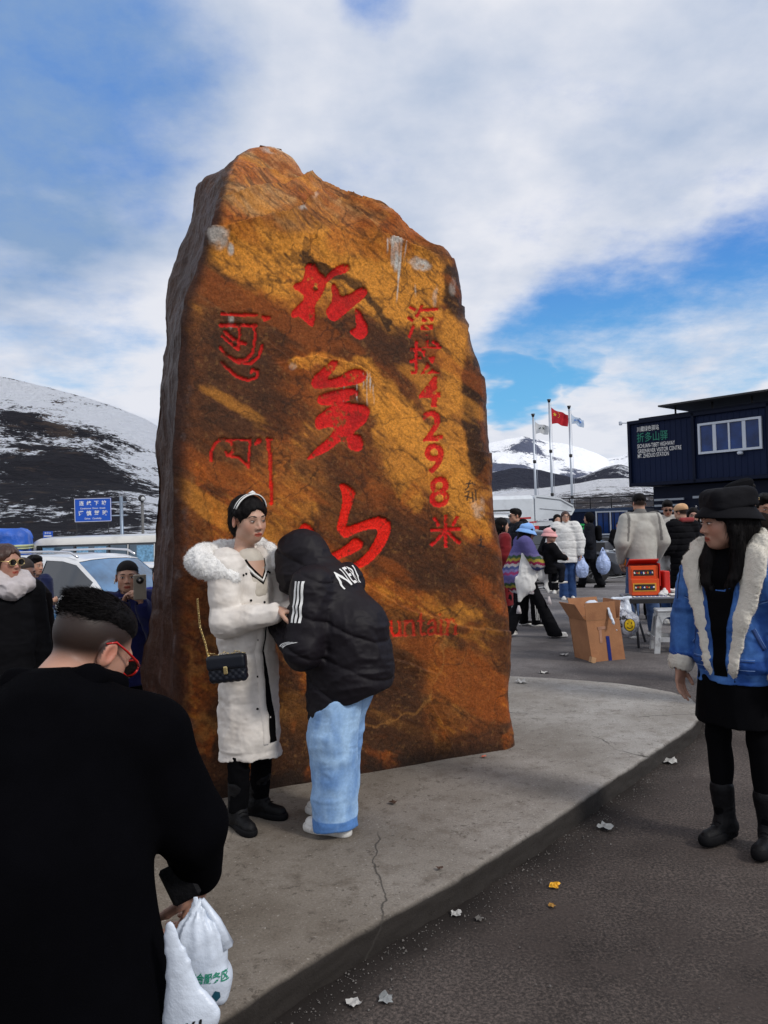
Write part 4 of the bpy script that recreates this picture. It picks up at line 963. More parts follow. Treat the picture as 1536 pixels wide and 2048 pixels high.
def face_parts(root, T, s, closed=.5, lips=True, brow=True, look=0.0):
    Rm, o = T; X = lambda p: Rm @ (vv(p) * s) + o
    for q in (-1, 1):
        e = SD().ell(X((q * .031, .0800, .0005)), vv((.0125, .0115, .0040 + .0035 * (1 - closed))) * s, Rm, k=.001); V, Fc = e.mesh(.0016 * s); mesh_np('eye', V, Fc, EYEW, root)
        e = SD().ell(X((q * .031 + look, .0895, .0003)), vv((.0056, .0032, .0036 + .0025 * (1 - closed))) * s, Rm, k=.001); V, Fc = e.mesh(.0013 * s); mesh_np('iris', V, Fc, EYED, root)
        lb = MB(); lb.tube([X((q * .017, .0885, .0035)), X((q * .024, .0915, .0075 - .002 * closed)), X((q * .033, .0905, .0085 - .002 * closed)), X((q * .041, .084, .0065)), X((q * .0465, .077, .003))], [.0008 * s, .0015 * s, .0018 * s, .0018 * s, .0008 * s], 5); lb.build('eyelash', BROW, root, True)
        if brow:
            b = MB(); b.tube([X((q * .013, .091, .0215)), X((q * .026, .0905, .0262)), X((q * .039, .083, .0255)), X((q * .050, .070, .019))], [.0020 * s, .0034 * s, .0030 * s, .001 * s], 6); b.build('eyebrow', BROW, root, True)
def hand_ops(sd, w_, d, pn, s=1.0, curl=.5, side=1, fine=True, spread=.0, k0=.008):
    """w_ wrist, d pointing direction, pn palm normal; side +1: thumb on the (d x pn) side"""
    d = vv(d) / np.linalg.norm(d); pn = vv(pn); pn = pn - d * (pn @ d); pn /= np.linalg.norm(pn); lat = np.cross(d, pn) * side; w_ = vv(w_)
    sd.cap(w_ - d * .02 * s, w_ + d * .022 * s, .023 * s, .026 * s, k=.015, sq=(pn, .75))
    sd.cap(w_ + d * .030 * s + lat * .014 * s, w_ + d * .068 * s + lat * .022 * s, .020 * s, .017 * s, k=.012, sq=(pn, .62))
    sd.cap(w_ + d * .030 * s - lat * .012 * s, w_ + d * .066 * s - lat * .022 * s, .020 * s, .015 * s, k=.012, sq=(pn, .62))
    Ls = (.040, .045, .041, .032); fr = .0085 if fine else .0125
    for i in range(4):
        off = (.028 - .0185 * i) * s; b = w_ + d * (.078 - .003 * abs(i - 1)) * s + lat * off; L_ = Ls[i] * s
        dd = d + lat * (.10 - .07 * i) * (1 + spread); a = curl * .75; p = b; r = fr * s * (1 if i < 3 else .88)
        sd.cap(b - dd * .02 * s, b, r * 1.05, r * 1.05, k=.006)
        for j, l in enumerate((L_, L_ * .62, L_ * .5)):
            an = a * (j + 1) * .95; q = dd * math.cos(an) + pn * math.sin(an); q = q / np.linalg.norm(q); p2 = p + q * l; sd.cap(p, p2, r * (1 - .07 * j), r * (.93 - .07 * j), k=.0035 if fine else .006); p = p2
    tb = w_ + d * .022 * s + lat * .022 * s; t1 = tb + (d * .55 + lat * .62 + pn * .35) * .040 * s; t2 = t1 + (d * .80 + lat * .15 + pn * (.35 + .5 * curl)) * .030 * s; t3 = t2 + (d * .75 - lat * .2 + pn * (.35 + .6 * curl)) * .022 * s
    r = (.0115 if fine else .014) * s
    sd.cap(tb, t1, r * 1.15, r, k=.012); sd.cap(t1, t2, r, r * .9, k=.004); sd.cap(t2, t3, r * .9, r * .75, k=.004)
DEF = dict(pelvis=(0, 0, .93), chest=(0, 0, 1.26), neck=(0, -.01, 1.44), head=(0, .015, 1.585), sR=(.165, -.005, 1.40), eR=(.225, -.03, 1.12), wR=(.235, .04, .87), sL=(-.165, -.005, 1.40), eL=(-.225, -.03, 1.12), wL=(-.235, .04, .87),
           hR=(.085, 0, .90), kR=(.10, .02, .50), aR=(.105, -.02, .09), hL=(-.085, 0, .90), kL=(-.10, .02, .50), aL=(-.105, -.02, .09), tR=(.12, 1, 0), tL=(-.12, 1, 0))
def person(label, loc, yaw, h=1.68, pose=None, head=(0, 0, 0), res=.012, skin=(.46, .27, .19), male=False, hair='short', hairm=None, top=None, bottom=None, shoes=None, hat=None, face=None, hands=(None, None), group=None, hs=None, extra=None, headscale=None, name='person', fres=None):
    s = h / 1.70; J = {k: vv(v) * (1 if k[0] == 't' else s) for k, v in {**DEF, **(pose or {})}.items()}
    root = empty(name, loc, yaw, label, 'person', group)
    Rm = rotm(*head); hsc = (headscale or (.98 if male else .93)); T = (Rm, J['head']); hairm = hairm or HAIRM
    fine = res < .0075
    if DEBUG:
        W_ = np.array(Matrix.Translation(loc) @ Matrix.Rotation(yaw, 4, 'Z'))
        print('PERSON', label[:40], {k: tuple(int(q) for q in to_px((W_[:3, :3] @ v + W_[:3, 3]))) for k, v in J.items() if k[0] != 't'})
    # ---- body: one continuous skin surface
    b = SD()
    tw = J['chest'] - J['pelvis']; side = J['sR'] - J['sL']; side = side / np.linalg.norm(side); fwd = np.cross(tw / np.linalg.norm(tw), side); fwd = -fwd if fwd[1] < 0 else fwd
    hx = Rm @ vv((0, -.022, -.055)) * hsc + J['head']
    b.cap(J['pelvis'], J['chest'], .115 * s, .12 * s, k=.04, sq=(fwd, .72)); b.cap(J['sR'] * .7 + J['sL'] * .3, J['sL'] * .7 + J['sR'] * .3, .06 * s, k=.05)
    b.cap(J['neck'] - (J['head'] - J['neck']) * .25, hx, .056 * s, .050 * s, k=.03)
    for q in 'RL':
        b.cap(J['s' + q], J['e' + q], .045 * s, .036 * s, k=.03); b.cap(J['e' + q], J['w' + q], .036 * s, .024 * s, k=.02)
        b.cap(J['h' + q], J['k' + q], .062 * s, .046 * s, k=.03); b.cap(J['k' + q], J['a' + q], .046 * s, .030 * s, k=.02)
        t = J['t' + q] / np.linalg.norm(J['t' + q]); b.cap(J['a' + q] - vv((0, 0, .04)) * s, J['a' + q] + t * .13 * s - vv((0, 0, .055)) * s, .026 * s, .022 * s, k=.02)
    X = head_ops(b, T, hsc, male)
    for i, q in enumerate('RL'):
        hd = hands[i] or {}
        d = vv(hd.get('d', J['w' + q] - J['e' + q])); pn = vv(hd.get('pn', (-1, 0, 0) if q == 'R' else (1, 0, 0)))
        if not hd.get('skip'): hand_ops(b, J['w' + q], d, pn, s * hd.get('s', 1.0), hd.get('curl', .45), hd.get('side', 1 if q == 'L' else -1), fine, hd.get('spread', 0))
    V, Fc = b.mesh(res if not fres else res)
    cols = face_paint(V, T, hsc, skin, stub=.95 if hair in ('short', 'buzz', 'stub') else 0)
    mesh_np('body', V, Fc, SKIN, root, colors=cols)
    if face is not None: face_parts(root, T, hsc, **face)
    # ---- hair
    Xh = lambda p: Rm @ (vv(p) * hsc) + J['head']
    if hair and hair != 'stub':
        q = SD()
        if hair in ('short', 'shortback'):
            q.ell(Xh((0, -.016, .052)), vv((.080, .098, .078)) * hsc, Rm, k=.01); q.ell(Xh((.01, .04, .095)), vv((.06, .045, .028)) * hsc, Rm, k=.03)
            for sx in (-1, 1): q.ell(Xh((sx * .072, .012, .012)), vv((.010, .020, .028)) * hsc, Rm, k=.01)
            q.ell(Xh((0, .115, -.012)), vv((.085, .075, .072)) * hsc, Rm, k=.012, sub=True); q.cut(Xh((0, -.05, .0)), Rm @ vv((0, .1, -1)), .01)
            dz = folds(.005, 48, 5, .5)
        elif hair == 'buzz':
            q.ell(Xh((0, -.013, .050)), vv((.074, .093, .072)) * hsc, Rm, k=.01)
            q.ell(Xh((0, .125, -.005)), vv((.085, .072, .072)) * hsc, Rm, k=.008, sub=True); q.ell(Xh((0, .05, -.10)), vv((.12, .10, .085)) * hsc, Rm, k=.012, sub=True)
            dz = folds(.001, 80, 5, 1)
        else:
            q.ell(Xh((0, -.016, .040)), vv((.086, .104, .088)) * hsc, Rm, k=.01); q.ell(Xh((0, -.050, -.030)), vv((.076, .062, .075)) * hsc, Rm, k=.03)
            for sx in (-1, 1): q.cap(Xh((sx * .074, .020, .045)), Xh((sx * .079, .004, -.045)), .018 * hsc, .016 * hsc, k=.02)
            q.ell(Xh((0, .100, -.020)), vv((.066, .062, .082)) * hsc, Rm, k=.010, sub=True)
            if hair == 'bun': 
                for sx in (-1, 1): q.ell(Xh((sx * .095, .005, -.03)), vv((.034, .05, .055)) * hsc, Rm, k=.01, sub=True)
                q.ell(Xh((0, -.10, -.05)), vv((.035, .04, .055)) * hsc, Rm, k=.02)
            if hair == 'bob':
                for sx in (-1, 1): q.cap(Xh((sx * .080, .0, -.03)), Xh((sx * .078, .008, -.11)), .022 * hsc, .018 * hsc, k=.02)
                q.cap(Xh((0, -.07, -.03)), Xh((0, -.065, -.12)), .06 * hsc, .05 * hsc, k=.03)
            if hair == 'long':
                ch = J['chest']
                for sx in (-1, 1): q.cap(Xh((sx * .080, .0, -.04)), Xh((sx * .085, .005, -.13)), .022 * hsc, .024 * hsc, k=.02); q.cap(Xh((sx * .085, .005, -.13)), ch + vv((sx * .09, .09, -.02)) * s, .026 * hsc, .018, k=.02)
                q.cap(Xh((0, -.07, -.03)), Xh((0, -.075, -.22)), .062 * hsc, .06 * hsc, k=.03); q.cap(Xh((0, -.075, -.22)), ch + vv((0, -.13, -.05)), .06, .04, k=.03)
            dz = folds(.004, 50, 5, .35)
        V, Fc = q.mesh(min(res, .007) if fine else res * .8, dz); hob = mesh_np('hair', V, Fc, hairm, root)
        if fine: strands(hob, 2600, .035, hairm, .16, (0, 0, 0), .0006, 5, (Rm @ vv((0, -.35, -.8))), 'hair_strands')
    # ---- upper garment
    def sleeves(g, q, r0, r1, r2, cuff=.0, k=.03):
        lo_ = top.get('loose', .03)
        e = J['e' + q]; w_ = J['w' + q]; wd = (w_ - e) / np.linalg.norm(w_ - e); g.cap(J['s' + q] - vv((0, 0, lo_ * .35)), e, r0 * s, r1 * s, k=k); g.cap(e, w_ - wd * cuff, r1 * s, r2 * s, k=k * .7)
    if top:
        g = SD(); lo = top.get('loose', .03); hz = top.get('hem', .86) * s; r = .125 + lo
        hipc = J['pelvis'] * 1.0; up = tw / np.linalg.norm(tw)
        g.cap(J['chest'] - up * .015, J['chest'] * .45 + J['pelvis'] * .55, (r + .005) * s, r * s * 1.0, k=.05, sq=(fwd, .76))
        lowc = hipc + (hipc - J['chest']) / np.linalg.norm(hipc - J['chest']) * max(.0, (hipc[2] - hz) + .06) if not top.get('drop') else vv(top['drop']) * s
        g.cap(J['chest'] * .4 + J['pelvis'] * .6, lowc, r * s, (r + top.get('flare', .01)) * s, k=.05, sq=(fwd, top.get('flat', .8)))
        g.cap(J['sR'] * .92 + J['sL'] * .08, J['sL'] * .92 + J['sR'] * .08, (.054 + lo * .45) * s, k=.05)
        for q in 'RL': sleeves(g, q, .056 + lo, .048 + lo * .85, top.get('cuffr', .036 + lo * .7), top.get('cuff', .01))
        if top.get('collar'): g.cap(J['neck'] - (J['head'] - J['neck']) * .12, J['neck'] + (J['head'] - J['neck']) * top['collar'], .075 * s, .072 * s, k=.03)
        if top.get('ops'): top['ops'](g, J, s)
        cutn = top.get('cutn', tuple(-up)); g.cut(lowc if top.get('drop') else lowc - up * .0, cutn) if top.get('cuthem', True) else None
        if top.get('collar'): g.cap(J['neck'], J['neck'] + (J['head'] - J['neck']) * 1.0, .058 * s, .062 * s, k=.01, sub=True)
        for q in 'RL':
            wd = (J['w' + q] - J['e' + q]); wd /= np.linalg.norm(wd); g.cap(J['w' + q] - wd * .012 + wd * .03, J['w' + q] + wd * .16, .030 * s, .032 * s, k=.008, sub=True) if fine else None
        V, Fc = g.mesh(res if not fine else max(res, .0055), top.get('disp', folds(.008, 8, 2)))
        cl = top.get('colors'); ob = mesh_np(top.get('name', 'jacket'), V, Fc, top['mat'], root, colors=cl(V, J, s) if cl else None)
        if top.get('label'): ob['label'] = top['label']
        root_parts = ob
    else: root_parts = None
    if bottom:
        g = SD(); kw, hw = bottom.get('knee', .075), bottom.get('hem', .08); th = bottom.get('thigh', .098)
        if bottom.get('skirt'):
            z1 = bottom['skirt'] * s; c0 = J['pelvis'] + vv((0, 0, .06)); c1 = vv((J['pelvis'][0], J['pelvis'][1], z1)); g.cap(c0, c1, .15 * s, bottom.get('flare', .2) * s, k=.03, sq=((0, 1, 0), .8)); g.cut(c1, (0, 0, -1))
        else:
            g.cap(J['pelvis'] + vv((-.04, 0, .03)), J['pelvis'] + vv((.04, 0, .03)), bottom.get('hip', .12) * s, k=.04, sq=((0, 1, 0), .85))
            for q in 'RL':
                an = J['a' + q] + vv((0, 0, bottom.get('lift', -.03) * s)); kd = bottom.get('kd', 0)
                g.cap(J['h' + q], J['k' + q], th * s, kw * s, k=.035); g.cap(J['k' + q], an, kw * s, hw * s, k=.02, sq=bottom.get('sq'))
            for q in 'RL':
                an = J['a' + q] + vv((0, 0, (bottom.get('lift', -.03)) * s)); g.box(an - vv((0, 0, .15)) * s, (.17 * s, .17 * s, .15 * s), None, .005, k=.004, sub=True) if J['a' + q][2] < .25 * s else None
        if bottom.get('cuttop'): g.cut(vv(bottom['cuttop'][0]) * s, bottom['cuttop'][1])
        V, Fc = g.mesh(max(res, .0055), bottom.get('disp', folds(.006, 9, 8, 1.2))); cl = bottom.get('colors')
        ob = mesh_np(bottom.get('name', 'trousers'), V, Fc, bottom['mat'], root, colors=cl(V, J, s) if cl else None)
        if bottom.get('label'): ob['label'] = bottom['label']
        if bottom.get('tights'):
            g = SD()
            for q in 'RL': g.cap(J['h' + q], J['k' + q], .086 * s, .056 * s, k=.03); g.cap(J['k' + q], J['a' + q], .058 * s, .040 * s, k=.02); g.ell((J['k' + q] * .65 + J['a' + q] * .35) + vv((0, -.022, 0)), (.048 * s, .05 * s, .11 * s), None, k=.03)
            V, Fc = g.mesh(max(res, .0055)); mesh_np('tights', V, Fc, bottom['tights'], root)
    if shoes:
        for q in 'RL':
            a = J['a' + q]; t = J['t' + q] / np.linalg.norm(J['t' + q]); z0 = a[2] - .09 * s; ln = np.cross(t, (0, 0, 1)); g = SD(); Rf = np.stack([ln, t, np.cross(ln, t)], -1); boot = shoes.get('boot', 0); th = shoes.get('sole', .022)
            up = Rf[:, 2]
            base = a - up * (.09 * s)
            g.cap(base + up * .045 * s - t * .035 * s, base + up * (.035 * s) + t * .135 * s, .038 * s, .034 * s, k=.02, sq=(ln, .95)); g.cap(base + up * .05 * s - t * .03 * s, base + up * .075 * s + t * .02 * s, .040 * s, .036 * s, k=.03)
            if boot: g.cap(base + up * .06 * s - t * .02 * s, a + (J['k' + q] - a) / np.linalg.norm(J['k' + q] - a) * boot, .046 * s, .056 * s, k=.03)
            g.cut(base + up * th * .5, -up)
            V, Fc = g.mesh(max(.0045, res * .7), folds(.002, 22, 3)); sh = mesh_np('boot' if boot else 'shoe', V, Fc, shoes['mat'], root)
            g = SD(); g.cap(base + up * th * .5 - t * .045 * s, base + up * th * .5 + t * .145 * s, .040 * s, .036 * s, k=.02); g.cap(base + up * th * .5 + t * .07 * s, base + up * th * .5 + t * .11 * s, .043 * s, .043 * s, k=.02); g.cut(base + up * th, up); g.cut(base, -up)
            V, Fc = g.mesh(max(.004, res * .6)); mesh_np('sole', V, Fc, shoes.get('solem', SOLEB), sh)
            if boot or shoes.get('laces'):
                lb = MB()
                for i in range(5 if boot else 3):
                    c = base + t * (.075 - .018 * i) * s + up * (.083 + (.012 if i < 3 else .030) * i) * s
                    if i >= 3: c = a + t * (.034 - .0 * i) * s + up * (.02 + .03 * (i - 3)) * s
                    lb.tube([c - ln * .022 * s - up * .006, c + t * .004 + up * .002, c + ln * .022 * s - up * .006], .0022 * s, 5)
                lb.build('lace', shoes.get('lacem', SOLEB), sh, True)
    if hat: hat(root, Xh, Rm, hsc, J, s, res)
    if extra: extra(root, Xh, Rm, hsc, J, s, root_parts)
    return root, J, Xh
def add_sd(root, name, sd, res, mat, disp=None, colors=None, label=None):
    V, Fc = sd.mesh(res, disp); o = mesh_np(name, V, Fc, mat, root, colors=colors(V) if colors else None)
    if label: o['label'] = label
    return o
def decal(name, V2, Fc, org, ex, ey, shoot, target, mat, parent, off=.0022, thick=.0, sub=0.012, label=None):
    """flat print laid on a surface: points org + x*ex + y*ey are dropped along `shoot` onto the target mesh"""
    import bmesh
    bm = bmesh.new(); vs = [bm.verts.new((v[0], v[1], 0)) for v in V2]
    for f in Fc:
        try: bm.faces.new([vs[i] for i in f])
        except Exception: pass
    bmesh.ops.triangulate(bm, faces=bm.faces[:])
    for _ in range(5):
        lim = sub; long = [e for e in bm.edges if ((e.verts[0].co - e.verts[1].co).length) * np.linalg.norm(ex) > lim]
        if not long or len(bm.verts) > 20000: break
        bmesh.ops.subdivide_edges(bm, edges=long, cuts=1)
        bmesh.ops.triangulate(bm, faces=[f for f in bm.faces if len(f.verts) > 3])
    tv = np.array([v.co[:] for v in target.data.vertices]); tf = [tuple(p.vertices) for p in target.data.polygons]
    bt = BVHTree.FromPolygons([Vector(v) for v in tv], tf); org, ex, ey, shoot = vv(org), vv(ex), vv(ey), vv(shoot); shoot = shoot / np.linalg.norm(shoot)
    dead = []
    for v in bm.verts:
        p = org + ex * v.co.x + ey * v.co.y; hit = bt.ray_cast(Vector(p), Vector(shoot))
        if hit[0] is None: dead.append(v); continue
        v.co = hit[0] - Vector(shoot) * off
    bmesh.ops.delete(bm, geom=dead, context='VERTS'); me = bpy.data.meshes.new(name); bm.to_mesh(me); bm.free()
    me.polygons.foreach_set('use_smooth', np.full(len(me.polygons), True)); me.materials.append(mat)
    o = bpy.data.objects.new(name, me); COL.objects.link(o); o.parent = parent
    if label: o['label'] = label
    return o
def spot(x, d, on=None):
    p = P(x, 1051, d); z = float(ground_z(p[0], p[1])) if on is None else on
    return (float(p[0]), float(p[1]), z)

def strands(o, n, L_, mat, sd=.35, down=(0, 0, -.3), w_=.0008, seed=3, flow=None, name='strands'):
    """short loose fibres standing off a surface"""
    me = o.data; k = len(me.vertices); vs = np.empty(k * 3); me.vertices.foreach_get('co', vs); vs = vs.reshape(-1, 3); ns = np.array([v.normal[:] for v in me.vertices]); rs = np.random.RandomState(seed); pick = rs.choice(k, min(k, n), replace=False)
    a = vs[pick]; d = (ns[pick] if flow is None else ns[pick] * .18 + vv(flow)) + rs.normal(0, sd, (len(pick), 3)) + vv(down); d /= np.linalg.norm(d, axis=1)[:, None]; l = rs.uniform(L_ * .4, L_, (len(pick), 1)); t = np.cross(d, rs.normal(0, 1, d.shape)); t /= np.linalg.norm(t, axis=1)[:, None]; t *= w_
    VV = np.stack([a - t, a + t, a + d * l], 1).reshape(-1, 3); st = mesh_np(name, VV, np.arange(len(VV)).reshape(-1, 3), mat, o); st['kind'] = 'stuff'; return st
# ------------------------------------------------------------------ the four people in front
white_puff = CLOTH('cream_nylon', (.68, .635, .585), rough=.62, bump=.12, bs=180, sheen=.05, spec=.3, dirt=(.60, .54, .48), dirts=5)
fur_w = CLOTH('white_fur', (.80, .79, .77), bump=.9, bs=190, var=.12)
black_nylon = CLOTH('black_nylon', (.0075, .0055, .0085), rough=.6, bump=.12, bs=160, sheen=0, spec=.22)
black_wool = CLOTH('black_wool', (.0018, .0018, .0026), rough=1, bump=.5, bs=320, sheen=.0, spec=.03)
black_knit = CLOTH('black_knit', (.003, .003, .0038), rough=.95, sheen=0, spec=.05)
black_leather = M('black_leather', (.004, .004, .005), rough=.6, var=.3, vs=20, bump=.35, bs=70, spec=.2)
gold_m = M('gold_metal', (.80, .62, .28), rough=.25, metal=1, var=.05, bump=0)
knit_w = CLOTH('ivory_knit', (.50, .455, .39), bump=.6)
print_w = M('white_print', (.78, .78, .76), rough=.6, var=.05, bump=.05)
def denim_col(base, pale, seed=1):
    def f(V, J, s):
        n = fbm(V * np.array([7, 7, 3.5]), 4, seed); n2 = ridged(V * np.array([16, 16, 8]), 3, seed + 4) - .6
        t = np.clip(.40 + .9 * n + .8 * n2, 0, 1)[:, None]; return vv(base) * (1 - t) + vv(pale) * t
    return f
DENIM = M('denim', attr=True, rough=.85, var=.12, vs=90, bump=.5, bs=420, spec=.2)

# --- woman in the cream coat
def w_coat(g, J, s):
    c = J['neck']
    g.cap(c + vv((0, .03, .03)), c + vv((0, .13, -.10)), .078, .062, k=.02, sub=True)
    g.cap(c + vv((0, .17, -.10)), c + vv((0, .23, -.24)), .052, .036, k=.02, sub=True)
def w_extra(root, X, Rm, hs, J, s, coat):
    n = J['neck']; sf = surf(coat)
    # fur-trimmed hood lying on the shoulders
    q = SD(); pts = [(.150, .075, -.135), (.185, .02, -.10), (.205, -.05, -.075), (.185, -.115, -.05), (.11, -.15, -.03), (.0, -.155, -.015), (-.10, -.125, -.005), (-.140, -.05, .0), (-.140, .03, -.03), (-.12, .085, -.09)]
    rr = [.028, .044, .056, .058, .052, .048, .046, .044, .038, .026]
    for a, b, r1, r2 in zip(pts[:-1], pts[1:], rr[:-1], rr[1:]): q.cap(n + vv(a), n + vv(b), r1, r2, k=.03)
    def fz(p): return .004 * vnoise(p * 130, 3) + .004 * vnoise(p * 60, 4) + .007 * vnoise(p * 16, 5)
    fur = add_sd(root, 'fur_trim', q, .0045, fur_w, fz)
    strands(fur, 13000, .011, fur_w, .32)
    q = SD(); q.cap(n + vv((-.09, -.075, -.06)), n + vv((.09, -.075, -.06)), .06, k=.03); q.cap(n + vv((-.10, -.03, -.03)), n + vv((-.11, .05, -.09)), .035, k=.03); q.cap(n + vv((.10, -.03, -.03)), n + vv((.12, .05, -.10)), .035, k=.03); add_sd(root, 'hood', q, .006, white_puff, folds(.006, 12, 3))
    # sweater with striped V neck
    q = SD(); q.cap(n + vv((0, .035, -.20)), n + vv((0, .025, -.075)), .108 * s, .088 * s, k=.03, sq=((0, 1, 0), .85)); sw = add_sd(root, 'sweater', q, .006, knit_w, folds(.002, 20, 4)); ss = surf(sw)
    rows = [[ss(n + vv((x * w1, .4, z)), (0, -1, 0), .0015) for x in np.linspace(-1, 1, 7)] for z, w1 in ((-.062, .060), (-.085, .050), (-.105, .037), (-.125, .020), (-.142, .003))]; ribbon('neck_skin', rows, M('skin_neck', (.50, .30, .215), rough=.5, var=.06, bump=.1, bs=200), sw)
    for off, m_ in ((0, black_knit), (.011, print_w), (.020, black_knit)):
        pts = [(.062 + off * .9, -.055), (.052 + off * .9, -.085 - off * .4), (.03 + off * .9, -.115 - off * .8), (.0, -.145 - off * 1.3)]; pts = pts + [(-a, b) for a, b in pts[::-1][1:]]
        P_ = [ss(n + vv((a, .4, b)), (0, -1, 0), .001) for a, b in pts]; P_ = [q for q in P_ if q is not None]
        if len(P_) > 2: mb = MB(); mb.tube(P_, .0050, 6); mb.build('neck_stripe', m_, sw, True)
    fr = vv((0, 1, 0))
    # placket: raised welt, dark strip along the opening, snaps
    rows = []; rows2 = []; rows3 = []
    for z in np.linspace(n[2] - .30, .44 * s, 34):
        t = (n[2] - .30 - z) / (n[2] - .30 - .44 * s); x0 = .012 + .016 * math.sin(t * 5); w1 = .004 + .020 * sstep(t, .25, .9)
        rows.append([sf((x, .5, z), (0, -1, 0), .003) for x in (x0 - w1, x0, x0 + w1)]); rows2.append([sf((x, .5, z), (0, -1, 0), o_) for x, o_ in ((x0 + w1 + .002, .001), (x0 + w1 + .008, .009), (x0 + w1 + .030, .009), (x0 + w1 + .036, .001))])
    ribbon('dark_slit', rows, black_knit, root); ribbon('placket', rows2, white_puff, root)
    for x, z in ((.085, -.12), (.105, -.125), (.075, -.245), (.0, -.26), (.060, -.43), (.065, -.60), (.07, -.75), (-.06, -.12), (-.075, -.125)):
        q = sf(n + vv((x, .5, z)), (0, -1, 0))
        if q is not None: mb = MB(); mb.tube([q - fr * .003, q + fr * .0045], .0055, 8); mb.build('snap_button', SOLEB, root, True)
    # parting and striped headband
    for k, dx in enumerate((-.004, .0045, .013)):
        mb = MB(); mb.tube([X((math.sin(a) * .0925, .006 + dx + .022 * math.cos(a), .040 + .0925 * math.cos(a))) for a in np.linspace(-1.35, 1.35, 19)], .0038, 6); mb.build('headband', print_w if k != 1 else black_knit, root, True)
    mb = MB(); mb.tube([X((-.02, .028, .136)), X((0, .034, .140)), X((.02, .028, .136))], [.003, .010, .003], 8); mb.build('headband_knot', print_w, root, True)
def white_woman():
    loc = spot(488, 3.72, PH); yw = R(-124)
    pose = dict(head=(.0, .035, 1.605), neck=(0, -.0, 1.455), sR=(.145, .0, 1.375), eR=(.195, .04, 1.08), wR=(.085, .31, 1.135), sL=(-.145, .0, 1.375), eL=(-.20, .08, 1.10), wL=(-.06, .32, 1.12),
                aR=(.10, .00, .09), aL=(-.08, -.02, .09), kR=(.095, .02, .50), kL=(-.085, .02, .50), tR=(.35, .9, 0), tL=(-.1, 1, 0))
    r, J, X = person('woman in a long cream padded coat with white fur hood, facing right before the boulder', loc, yw, 1.535, pose, (R(-12), R(-8), R(3)), .0042, (.50, .30, .215), hair='bun', face=dict(closed=.85, look=-.001), headscale=.95,
        top=dict(mat=white_puff, loose=.028, hem=.42, flare=.012, flat=.95, cuffr=.052, cuff=.03, disp=addf(quilt(.0042, .23, .13, .0045, 5), folds(.007, 6.5, 21, .8), folds(.0025, 20, 22)), ops=w_coat, name='coat'),
        bottom=dict(mat=black_knit, cuttop=((0, 0, .47), (0, 0, 1)), hip=.09, thigh=.085, knee=.062, hem=.05, lift=.0), shoes=dict(mat=black_leather, boot=.12, sole=.03), extra=w_extra,
        hands=(dict(d=(-.2, 1, .0), pn=(0, .1, -1), curl=.75, side=-1), dict(d=(.2, 1, .05), pn=(0, .1, -1), curl=.6)))
    bag = empty('handbag', (0, 0, 0), 0, 'small quilted black handbag with gold clasp hanging on the cream coat', 'handbag')
    Wm = Matrix.Translation(loc) @ Matrix.Rotation(yw, 4, 'Z')
    bag.location = Wm @ Vector((.215, .085, .775)); bag.rotation_euler = (R(2), R(5), yw + R(-62))
    q = SD(); q.box((0, 0, 0), (.088, .028, .062), None, .022, k=.01)
    def qd(p): return .0020 * (np.abs(np.sin((p[:, 0] + p[:, 2]) * 105)) + np.abs(np.sin((p[:, 0] - p[:, 2]) * 105)) - 1) * (p[:, 2] < .0)
    navy_leather = M('navy_black_leather', (.004, .006, .012), rough=.42, var=.2, bump=.2, bs=150, spec=.35)
    add_sd(bag, 'bag_body', q, .0030, navy_leather, qd)
    q = SD(); q.box((0, .008, .030), (.091, .028, .034), None, .016, k=.01); add_sd(bag, 'flap', q, .004, navy_leather)
    mb = MB(); mb.box((0, .038, -.004), (.020, .008, .034), bev=.003); mb.build('clasp', gold_m, bag)
    mb = MB()
    pts = [Vector((.085, 0, .05)), Vector((.095, -.005, .12)), Vector((.115, -.01, .20)), Vector((.125, -.04, .32))]
    for i in range(34):
        t = i / 33 * (len(pts) - 1); a = int(min(t, len(pts) - 2)); p = pts[a].lerp(pts[a + 1], t - a)
        mb.tube([p + Vector((math.cos(k * PI / 3) * .0042, math.sin(k * PI / 3) * .004 * (i % 2), math.sin(k * PI / 3) * .0065)) for k in range(7)], .0013, 4)
    for i in range(21):
        p = Vector((.083 - i * .0083, .0, .066 + .006 * math.sin(i * .9))); mb.tube([p + Vector((math.cos(k * PI / 3) * .006, math.sin(k * PI / 3) * .004, (i % 2) * math.sin(k * PI / 3) * .005)) for k in range(7)], .0014, 4)
    mb.build('chain', gold_m, bag, True)
white_woman()

